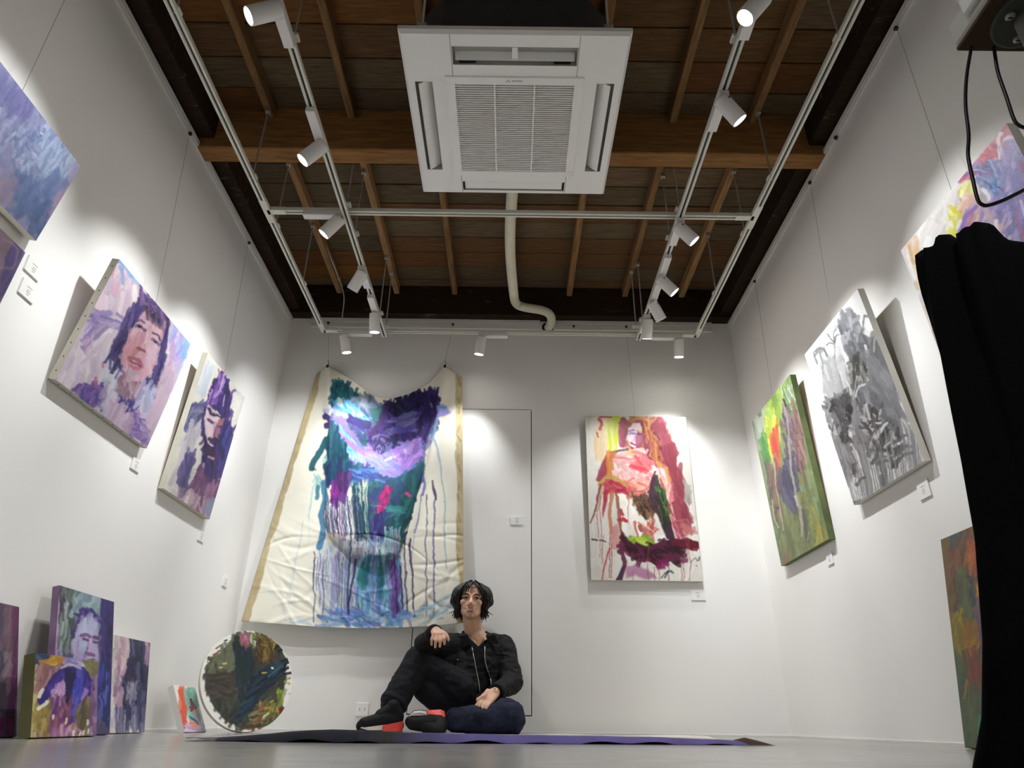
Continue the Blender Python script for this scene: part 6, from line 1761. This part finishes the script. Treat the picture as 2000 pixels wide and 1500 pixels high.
def black_cloth():
    """tall black cloth sack with a gathered top, standing on the floor"""
    Yc = .85
    lz = np.array([0, .027, .072, .154, .275, .377, .532, .654, .736, .76])
    lx = np.array([.500, .5117, .5347, .5618, .5903, .6034, .6182, .6247, .634, .64])
    n, m = 160, 90
    V = []; r = np.random.RandomState(3)
    ph = r.rand(8) * 6.3
    for j in range(m + 1):
        t = j / m
        for i in range(n):
            a = 2 * math.pi * i / n
            top = .700 - .03 * max(0, math.cos(a)) + .022 * max(0, -math.cos(a)) ** 3 + .014 * math.sin(5 * a + 1.2) + .011 * math.sin(9 * a + 2.4) + .009 * abs(math.sin(11 * a + .7)) + .004 * math.sin(26 * a)
            z = t * top
            left = np.interp(z, lz, lx); half = .20 - .06 * t
            fold = .05 * math.sin(7 * a + 1.5 * t + ph[0]) + .035 * math.sin(11 * a - 2 * t + ph[1]) + .02 * math.sin(19 * a + 3 * t + ph[2])
            fold *= (.35 + .75 * t)
            q = 1 + fold
            if t > .8: q += .03 * ((t - .8) / .2) * math.sin(26 * a + 4 * t) + .02 * ((t - .8) / .2) * math.sin(41 * a)
            if t > .93: q *= 1 - .03 * ((t - .93) / .07) ** 2
            V.append((left + half + half * q * math.cos(a) * 1.0, Yc + .075 * q * math.sin(a), z))
    f = [(j * n + i, j * n + (i + 1) % n, (j + 1) * n + (i + 1) % n, (j + 1) * n + i) for j in range(m) for i in range(n)]
    # gathered inside: a few rings that sink in
    base = m * n
    for k, (s, dz) in enumerate(((.86, .004), (.7, -.012), (.45, -.035), (.15, -.05))):
        for i in range(n):
            x, y, z = V[base + i]; cx = np.interp(.72, lz, lx) + .14
            V.append((cx + (x - cx) * s, Yc + (y - Yc) * s, z + dz))
    for k in range(4):
        b0 = base + k * n; b1 = base + (k + 1) * n
        f += [(b0 + i, b0 + (i + 1) % n, b1 + (i + 1) % n, b1 + i) for i in range(n)]
    f += [tuple(range(base + 4 * n, base + 5 * n)), tuple(range(n))[::-1]]
    e = empty('black_sack', (.75, Yc, 0), 'tall black cloth sack with gathered top standing at the right edge', 'sack')
    BL = mat('black_velvet', srgb('050506'), .85, spec=.12, var=.2, vscale=9, bump=.25, bscale=160)
    b = BL.node_tree.nodes['Principled BSDF']; b.inputs['Sheen Weight'].default_value = .0
    MB().add(V, f).build('cloth', BL, e, True)


black_cloth()
# ---------------------------------------------------------------- the seated man
def fuse(mb, name, voxel, mt, parent, smooth_it=4, disp=None):
    """merge overlapping shapes into one continuous surface"""
    o = bpy.data.objects.new(name, mb.mesh(name + '_src')); COL.objects.link(o)
    md = o.modifiers.new('r', 'REMESH'); md.mode = 'VOXEL'; md.voxel_size = voxel
    if smooth_it:
        s = o.modifiers.new('s', 'SMOOTH'); s.factor = .5; s.iterations = smooth_it
    dg = bpy.context.evaluated_depsgraph_get()
    me = bpy.data.meshes.new_from_object(o.evaluated_get(dg)); me.name = name
    old = o.data; bpy.data.objects.remove(o, do_unlink=True); bpy.data.meshes.remove(old)
    if disp:
        n = len(me.vertices)
        co = np.zeros(n * 3, np.float32); me.vertices.foreach_get('co', co); co = co.reshape(-1, 3)
        no = np.zeros(n * 3, np.float32); me.vertex_normals.foreach_get('vector', no); no = no.reshape(-1, 3)
        co = co + no * disp(co)[:, None]
        me.vertices.foreach_set('co', co.astype(np.float32).ravel()); me.update()
    me.materials.clear(); me.materials.append(mt)
    me.polygons.foreach_set('use_smooth', np.ones(len(me.polygons), bool))
    ob = bpy.data.objects.new(name, me); COL.objects.link(ob); attach(ob, parent)
    return ob


def person():
    SKIN = mat('skin', srgb('dcae92'), .5, spec=.35, var=.07, vscale=30)
    b = SKIN.node_tree.nodes['Principled BSDF']; b.inputs['Subsurface Weight'].default_value = .08; b.inputs['Subsurface Radius'].default_value = (.01, .004, .002)
    JACK = mat('black_denim_jacket', srgb('110f10'), .75, spec=.25, var=.25, vscale=25, bump=.35, bscale=140)
    TEE = mat('black_tee', srgb('09090a'), .8, spec=.2, var=.2, vscale=20)
    JEAN = mat('charcoal_jeans', srgb('1b1c21'), .85, spec=.2, var=.3, vscale=9, bump=.3, bscale=140)
    JEANL = mat('paint_stained_navy_jeans', srgb('23273a'), .85, spec=.2, var=.55, vscale=16, bump=.3, bscale=140)
    HAIR = mat('black_hair', srgb('17130f'), .45, spec=.4, var=.3, vscale=60)
    LIP = mat('lips', srgb('9a5f56'), .45, var=.05)
    EYEW = mat('eye_white', srgb('b8aca4'), .3, var=.03)
    IRIS = mat('eye_dark', srgb('140d0a'), .2, var=.1)
    SHOE = mat('black_shoe', srgb('0a0a0c'), .7, spec=.25, var=.2, vscale=40, bump=.2, bscale=120)
    SOLEW = mat('white_sole', srgb('cfcac4'), .6, var=.06, vscale=30)
    SOLER = mat('red_sole', srgb('dd4a3e'), .5, var=.08, vscale=30)
    SOLEB = mat('black_sole', srgb('121214'), .7, var=.1)
    ZIP = mat('zip_metal', srgb('b9b6ae'), .35, metal=.8, var=.15, vscale=200)

    Q = lambda x, y, Y: onY(x, y, Y)
    pel, chest, neck = Q(927, 1392, 4.27), Q(940, 1290, 4.345), Q(927, 1238, 4.345)
    hipR, kneeR, ankR = Q(900, 1392, 4.25), Q(818, 1290, 4.07), Q(763, 1384, 3.93)
    hipL, kneeL, ankL = Q(950, 1398, 4.25), Q(990, 1402, 3.97), Q(880, 1410, 3.87)
    shL, elL, wrL = Q(984, 1263, 4.33), Q(1001, 1333, 4.21), Q(966, 1353, 3.99)
    shR, elR, wrR = Q(893, 1262, 4.28), Q(830, 1259, 4.05), Q(852, 1233, 3.895)
    root = empty('person', (pel[0], pel[1], .006), 'man in black jacket and jeans sitting on the floor, one knee raised', 'person')

    # head frame: x image right, y toward the viewer, z up; chin slightly raised
    hc = Q(921, 1176, 4.30)
    up = np.array([.03, .10, 1.0]); up /= np.linalg.norm(up)
    fw = np.array([.02, -1.0, .0]); fw -= up * (fw @ up); fw /= np.linalg.norm(fw)
    rt = np.cross(up, -fw); rt = rt if rt[0] > 0 else -rt
    Rm = np.stack([rt, fw, up], 1); S = .99
    hp = lambda x, y, z: hc + Rm @ (np.array([x * 1.09, y, z]) * S)

    # ---- one continuous body: trunk, limbs, head, hands
    B = MB()
    B.ell(pel, (.15, .11, .10)); B.cap(pel + (0, .02, .03), chest, .115, .125); B.ell(chest, (.165, .105, .12))
    B.cap(chest + (0, 0, .05), neck, .11, .055); B.cap(shL + (-.01, 0, -.01), shR + (.01, 0, -.01), .048, .048); B.cap(neck + (0, 0, -.03), hp(0, -.03, -.06), .056, .054)
    B.cap(shL + (-.004, 0, -.01), elL, .046, .04); B.cap(elL, wrL, .04, .026); B.cap(shR, elR, .05, .04); B.cap(elR, wrR, .04, .026)
    for h_, k_, a_ in ((hipR, kneeR, ankR), (hipL, kneeL, ankL)):
        B.cap(h_, k_, .08, .055); B.cap(k_, a_, .055, .036)
    # head
    E = lambda c, r: B.ell(hp(*c), tuple(q * S for q in r), rot=Rm)
    Cp = lambda a, c, r0, r1: B.cap(hp(*a), hp(*c), r0 * S, r1 * S)
    E((0, -.012, .032), (.074, .09, .080)); E((0, .018, -.022), (.064, .072, .082)); E((0, .032, -.072), (.047, .05, .036))
    E((0, .064, -.094), (.021, .018, .015))
    for s in (-1, 1):
        E((s * .043, .05, -.016), (.021, .026, .020)); E((s * .075, -.008, -.012), (.010, .018, .030)); E((s * .012, .094, -.037), (.0085, .010, .0075))
        Cp((s * .014, .086, .020), (s * .046, .066, .019), .012, .010); E((s * .042, .018, -.062), (.016, .03, .022))
    Cp((0, .083, .012), (0, .102, -.030), .0075, .0125)
    Cp((-.02, .080, -.060), (.02, .080, -.060), .0075, .0075); Cp((-.016, .082, -.073), (.016, .082, -.073), .008, .008)
    # hands: palm, four bent fingers, thumb at the side
    def hand(w, palm_end, side, nrm, fing, thumb):
        pe, side = np.array(palm_end), np.array(side) / np.linalg.norm(side)
        for k in (-1.4, -.45, .5, 1.4):
            B.cap(w + side * k * .010, pe + side * k * .0185, .0165, .0125)
        for k, (m_, t_) in zip((-1.5, -.5, .5, 1.5), fing):
            a = pe + side * k * .0185
            B.cap(a, m_, .0098, .0086); B.cap(m_, t_, .0086, .0072)
        B.cap(w + (pe - w) * .3 + side * thumb[0] * .02, thumb[1], .0125, .0105); B.cap(thumb[1], thumb[2], .0105, .0082)
    # his right hand hangs over the raised knee
    h = lambda x, y, Y: Q(x, y, Y)
    hand(wrR, h(857, 1239, 3.835), (1, .12, .05), None,
         [(h(843, 1250, 3.815), h(843, 1259, 3.835)), (h(851, 1252, 3.805), h(850, 1264, 3.825)), (h(860, 1252, 3.805), h(859, 1263, 3.825)), (h(868, 1248, 3.81), h(868, 1258, 3.825))],
         (1.4, h(872, 1240, 3.845), h(876, 1250, 3.83)))
    # his left hand rests on the folded knee
    hand(wrL, h(950, 1366, 3.93), (.55, -.2, -.42), None,
         [(h(936, 1370, 3.90), h(929, 1379, 3.89)), (h(939, 1374, 3.89), h(934, 1384, 3.88)), (h(945, 1378, 3.885), h(941, 1385, 3.875)), (h(952, 1379, 3.885), h(949, 1384, 3.875))],
         (-1.6, h(944, 1360, 3.915), h(932, 1366, 3.90)))
    fuse(B, 'body', .0042, SKIN, root, 3)

    # ---- face details on the head
    for s in (-1, 1):
        ey = MB().ell(hp(s * .030, .078, .001), (.0125 * S, .008, .0048), 14, 8, Rm).build('eye', EYEW, root, True)
        MB().ell(hp(s * .030 + .001, .0848, .001), (.0048, .0026, .0046), 12, 8, Rm).build('iris', IRIS, ey, True)
        MB().tube([hp(s * .017, .086, .003), hp(s * .030, .0885, .0062), hp(s * .044, .079, .003)], .0019, 6).build('eyelid', IRIS, ey, True)
        MB().tube([hp(s * .013, .098, .019), hp(s * .030, .094, .0245), hp(s * .049, .078, .0195)], [.003, .0042, .002], 8).build('eyebrow', HAIR, root, True)
    lp = MB().tube([hp(-.027, .077, -.0565), hp(-.010, .088, -.0585), hp(0, .0895, -.0600), hp(.010, .088, -.0585), hp(.027, .077, -.0565)], [.002, .0042, .002], 8)
    lp.tube([hp(-.026, .077, -.0575), hp(-.010, .0885, -.0735), hp(.010, .0885, -.0735), hp(.026, .077, -.0575)], [.002, .0052, .002], 8)
    lp.build('lips', LIP, root, True)
    MB().tube([hp(-.019, .084, -.0610), hp(0, .0905, -.0662), hp(.019, .084, -.0610)], [.001, .0036, .001], 8).build('teeth', mat('teeth', srgb('d9d0c4'), .3, var=.03), root, True)

    # ---- hair: scalp cap and about two hundred locks to the jaw, parted near the middle
    Hm = MB(); r = np.random.RandomState(12)
    Hm.ell(hp(0, -.028, .050), (.080, .088, .072), 24, 14, Rm); Hm.ell(hp(0, -.055, -.01), (.074, .06, .075), 24, 14, Rm)
    for i in range(240):
        phi = (r.rand() * 2 - 1) * math.pi             # 0 = forehead
        side = 1 if phi > 0 else -1
        a = abs(phi)
        start = np.array([side * (.004 + .012 * r.rand()) + .006, .062 - .10 * min(a / math.pi * 1.4, 1) + .012 * r.randn(), .108 + .008 * r.rand()])
        if start[1] < -.03: start[2] -= .01
        az_end = max(a, .95 + .25 * r.rand()) if a < 1.2 else a
        pts = [start]
        for t in (.25, .5, .75, 1.0):
            az = (a * .6 + .35) * (1 - t) + az_end * t if a < 1.2 else a
            el = math.radians(62 * (1 - t) - 44 * t)
            rx, ry, rz = .103, .106, .102
            vol = 1.0 + .04 * math.sin(t * 3.0) + .06 * r.randn() * t + .05 * math.sin(t * 9 + i)
            p = np.array([side * math.sin(az) * math.cos(el) * rx * vol, math.cos(az) * math.cos(el) * ry * vol - .016, math.sin(el) * rz + .028])
            if t > .7: p[0] += side * .010 * r.rand()
            pts.append(p)
        L = .02 + .04 * r.rand()
        last = pts[-1].copy(); last[2] -= L; last[0] += side * (.012 * r.randn() + .006); pts.append(last)
        rad = .0055 + .004 * r.rand()
        Hm.tube([hp(*p) for p in pts], [rad * .6, rad, rad, rad * .8, rad * .15], 6, 3)
    # loose strands over the forehead, image left
    for x0, x1, z1 in ((-.004, -.030, .018), (.0, -.020, .030), (-.01, -.045, .0), (.012, .044, .012), (.008, .056, -.01)):
        Hm.tube([hp(x0, .066, .106), hp((x0 + x1) / 2 * 1.1, .092, .075), hp(x1, .092, .045), hp(x1 * 1.12, .086, z1)], [.006, .0055, .0045, .001], 6, 4)
    Hm.build('hair', HAIR, root, True)

    # ---- clothes
    def wrinkle(amp, sc, seed):
        def f(co):
            return np.array([mnoise.noise(Vector((c[0] * sc + seed, c[1] * sc, c[2] * sc * 1.6))) * .7 + mnoise.noise(Vector((c[0] * sc * 2.6, c[1] * sc * 2.6 + seed, c[2] * sc * 3.2))) * .35 for c in co]) * amp
        return f
    T_ = MB()
    T_.cap(pel + (0, .0, .04), chest + (0, -.005, 0), .128, .137); T_.ell(chest + (0, -.004, .01), (.168, .118, .125)); T_.cap(chest + (0, 0, .06), neck + (0, .01, -.035), .112, .062)
    T_.cap(shL + (-.02, 0, -.015), shR + (.02, 0, -.015), .055, .055)
    tee = fuse(T_, 'tee_shirt', .006, TEE, root, 4, wrinkle(.004, 22, 3))
    # scoop neck: drop the cloth above a V in front
    bm = bmesh.new(); bm.from_mesh(tee.data)
    vx, vz = Q(934, 1262, 4.22)[0], Q(934, 1262, 4.22)[2]
    dl = [f_ for f_ in bm.faces if (lambda c: c.y < 4.36 and c.z > vz + abs(c.x - vx) * .95)(f_.calc_center_median())]
    bmesh.ops.delete(bm, geom=dl, context='FACES'); bm.to_mesh(tee.data); bm.free()
    J = MB()
    J.cap(pel + (.005, .012, .05), chest + (0, .0, 0), .148, .158); J.ell(chest + (0, .0, .005), (.186, .136, .132)); J.cap(shL + (.002, 0, -.004), neck + (.04, .01, -.03), .066, .045); J.cap(shR + (-.002, 0, -.004), neck + (-.04, .01, -.03), .066, .045)
    J.cap(neck + (-.055, .015, -.035), neck + (.055, .015, -.035), .05, .05)
    J.cap(Q(893, 1296, 4.27), Q(893, 1350, 4.24), .095, .105); J.cap(shR + (.01, 0, -.05), Q(868, 1296, 4.2), .08, .06); J.cap(shL, elL, .070, .062); J.cap(elL, wrL + (elL - wrL) * .16, .062, .045); J.cap(shR, elR, .073, .064); J.cap(elR, wrR + (elR - wrR) * .2, .062, .045)
    jk = fuse(J, 'jacket', .006, JACK, root, 4, wrinkle(.010, 17, 8))
    # open front: cut a panel between the two zip edges, and the cuffs and collar mouth
    ztop, zbot = Q(930, 1238, 4.2)[2], Q(930, 1350, 4.2)[2]
    Lz = [(1243, 912), (1262, 921), (1285, 926), (1310, 931), (1335, 936), (1352, 938)]
    Rz = [(1243, 957), (1262, 947), (1285, 947), (1305, 951), (1325, 958), (1352, 962)]
    def edge(z, T2):
        return float(np.interp(z, [Q(930, y, 4.2)[2] for y, _ in T2][::-1], [Q(x, y, 4.2)[0] for y, x in T2][::-1]))
    bm = bmesh.new(); bm.from_mesh(jk.data)
    dl = []
    for f_ in bm.faces:
        c = f_.calc_center_median()
        if c.y < (4.37 if c.z > ztop - .035 else 4.27) and zbot < c.z < ztop + .06 and edge(c.z, Lz) < c.x < edge(c.z, Rz): dl.append(f_)
        elif (Vector(wrR) - c).length < .052 or (Vector(wrL) - c).length < .050: dl.append(f_)
        elif c.z > neck[2] + .012 and abs(c.x - neck[0]) < .055: dl.append(f_)
    bmesh.ops.delete(bm, geom=dl, context='FACES'); bm.to_mesh(jk.data); bm.free()
    # collar band round the neck, wings, cuffs, zips, pockets, buttons
    cb = MB(); nb = 30; vv = []
    for i in range(nb + 1):
        an = math.radians(90 + (i / nb - .5) * 236)
        for rr_, dz in ((.066, -.045), (.070, -.005), (.077, .016), (.071, .019), (.062, -.005), (.058, -.045)):
            vv.append((neck[0] + rr_ * 1.0 * math.cos(an), neck[1] + .008 + rr_ * .92 * math.sin(an), neck[2] + dz - .018 * max(0, -math.sin(an))))
    ff_ = [(i * 6 + k, (i + 1) * 6 + k, (i + 1) * 6 + (k + 1) % 6, i * 6 + (k + 1) % 6) for i in range(nb) for k in range(6)]
    cb.add(vv, ff_ + [(0, 1, 2, 3, 4, 5), tuple(nb * 6 + k for k in range(6))[::-1]]).build('collar', JACK, jk, True)
    for s, pts in ((-1, [(905, 1236), (893, 1243), (903, 1266), (919, 1259), (914, 1240)]), (1, [(951, 1234), (966, 1240), (975, 1258), (955, 1256), (949, 1243)])):
        q = [Q(x, y, 4.215 + (.05 if i == 0 else 0)) for i, (x, y) in enumerate(pts)]
        nf = np.array([0, -.008, 0]); k = len(q)
        m = MB().add([p + nf for p in q] + [p - nf for p in q], [tuple(range(k)), tuple(range(k, 2 * k))[::-1]] + [(i, k + i, k + (i + 1) % k, (i + 1) % k) for i in range(k)])
        m.build('collar_wing', JACK, jk)
    for w, el, rr in ((wrR, elR, .043), (wrL, elL, .041)):
        d = (el - w) / np.linalg.norm(el - w)
        MB().lathe(w + d * .012, el, [(0, rr - .008), (0, rr), (.004, rr + .004), (.045, rr + .005), (.05, rr)], 24).build('cuff', JACK, jk, True)
        MB().ell(w + d * .03 + np.array([-.01, -rr - .003, .012]), (.005, .003, .005), 10, 6).build('cuff_button', ZIP, jk, True)
    def zline(T2, y0, y1):
        out = []
        for y, x in T2:
            if not (y0 <= y <= y1): continue
            z = Q(x, y, 4.2)
            best = 4.19
            hit, loc, *_ = jk.ray_cast(Vector((z[0] + (.006 if T2 is Rz else -.006), 3.9, z[2])) - jk.location * 0 , Vector((0, 1, 0)))
            if hit: best = loc.y - .002
            out.append((z[0], best, z[2]))
        return out
    for T2 in (Lz, Rz):
        zl = zline(T2, 1262, 1352)
        if len(zl) > 2: MB().tube(zl, .0026, 6, 4).build('zip', ZIP, jk, True)
    zz = Q(937, 1262, 4.19)
    for x, y in ((958, 1245), (894, 1289)):
        c = Q(x, y, 4.2); hit, loc, *_ = jk.ray_cast(Vector((c[0], 3.9, c[2])), Vector((0, 1, 0)))
        if hit: MB().ell(loc, (.004, .0025, .004), 10, 6).build('button', ZIP, jk, True)
    for x0, x1, y in ((880, 905, 1290), (965, 992, 1276)):
        pts = []
        for x in np.linspace(x0, x1, 6):
            c = Q(x, y + (x - x0) * .1, 4.2); hit, loc, *_ = jk.ray_cast(Vector((c[0], 3.9, c[2])), Vector((0, 1, 0)))
            if hit: pts.append((loc.x, loc.y - .001, loc.z))
        if len(pts) > 2: MB().tube(pts, .003, 6, 2).build('pocket_seam', JACK, jk, True)

    # jeans: two legs, the folded one stained with paint
    P_ = MB(); P_.ell(pel + (-.01, 0, -.005), (.168, .13, .10)); P_.cap(hipR, kneeR, .098, .082); P_.cap(kneeR, ankR + (kneeR - ankR) * .12, .080, .074)
    P_.cap(Q(838, 1312, 4.10), Q(895, 1352, 4.2), .09, .12); P_.cap(Q(832, 1346, 4.08), Q(892, 1384, 4.2), .072, .09)
    jn = fuse(P_, 'jeans', .006, JEAN, root, 4, wrinkle(.009, 15, 5))
    P2 = MB(); P2.cap(hipL + (0, 0, .012), kneeL + (0, 0, .006), .098, .088); P2.ell(kneeL + (.012, -.005, .0), (.088, .085, .088)); P2.cap(kneeL, ankL + (.02, 0, .008), .084, .058)
    fuse(P2, 'jeans_folded_leg', .006, JEANL, root, 4, wrinkle(.009, 15, 15))
    hem = ankR + (kneeR - ankR) * .06; dk = (kneeR - ankR) / np.linalg.norm(kneeR - ankR)
    MB().lathe(hem, kneeR, [(0, .064), (0, .072), (.012, .076), (.026, .076), (.03, .07)], 26).build('jeans_hem', JEAN, jn, True)

    # shoes
    def shoe(name, heel, toe, upv, mirror, parent):
        """running shoe from heel to toe, sole plane normal = upv"""
        ax = np.array(toe) - np.array(heel); L = np.linalg.norm(ax); ax /= L
        n = np.array(upv, float); n -= ax * (n @ ax); n /= np.linalg.norm(n); sd = np.cross(n, ax)
        F = lambda s, w, h_: np.array(heel) + ax * s * L + sd * w + n * h_
        U = MB()
        U.cap(F(.14, 0, .055), F(.45, 0, .055), .040, .042); U.cap(F(.45, 0, .05), F(.86, .004, .036), .042, .030); U.cap(F(.12, 0, .07), F(.22, 0, .115), .038, .036); U.cap(F(.22, 0, .11), F(.5, 0, .075), .032, .03)
        U.cap(F(.1, 0, .03), F(.9, 0, .026), .036, .030)
        up_ = fuse(U, 'shoe', .004, SHOE, parent, 4)
        out = [(-.02, .0), (.0, .026), (.1, .036), (.3, .036), (.45, .037), (.65, .045), (.82, .042), (.95, .026), (1.0, .0)]
        ring = [(s, w) for s, w in out] + [(s, -w) for s, w in out[-2:0:-1]]
        def slab(s0, s1, h0, h1a, h1b, grow, nm, mt):
            S_ = [(max(min(s, s1), s0), w * grow) for s, w in ring]
            k = len(S_); hh = lambda s: h1a + (h1b - h1a) * (s - s0) / (s1 - s0)
            v = [F(s, w, h0 + (.012 if s > .85 else 0) * (s - .85) / .15) for s, w in S_] + [F(s, w, hh(s) + (.012 if s > .85 else 0) * (s - .85) / .15) for s, w in S_]
            MB().add(v, [tuple(range(k))[::-1], tuple(range(k, 2 * k))] + [(i, (i + 1) % k, k + (i + 1) % k, k + i) for i in range(k)]).build(nm, mt, up_)
        slab(-.02, 1.0, 0, .006, .006, 1.0, 'outsole', SOLEB)
        slab(.40, .99, .008, .034, .012, 1.04, 'midsole', SOLEW)
        slab(-.03, .48, .003, .052, .030, 1.14, 'heel_cushion', SOLER)
        return up_
    hz = .012
    h0, t0 = Q(783, 1424, 3.90), Q(698, 1420, 3.80); h0[2], t0[2] = hz, hz
    s1 = shoe('shoe', h0, t0, (0, 0, 1), False, root)
    h1, t1 = Q(866, 1395, 3.83), Q(792, 1404, 3.80); h1[1] += .05; t1[1] += .05; h1[2] = .088; t1[2] = .074
    shoe('shoe', h1, t1, (-.05, -.8, -.6), False, root)
    return root


person()
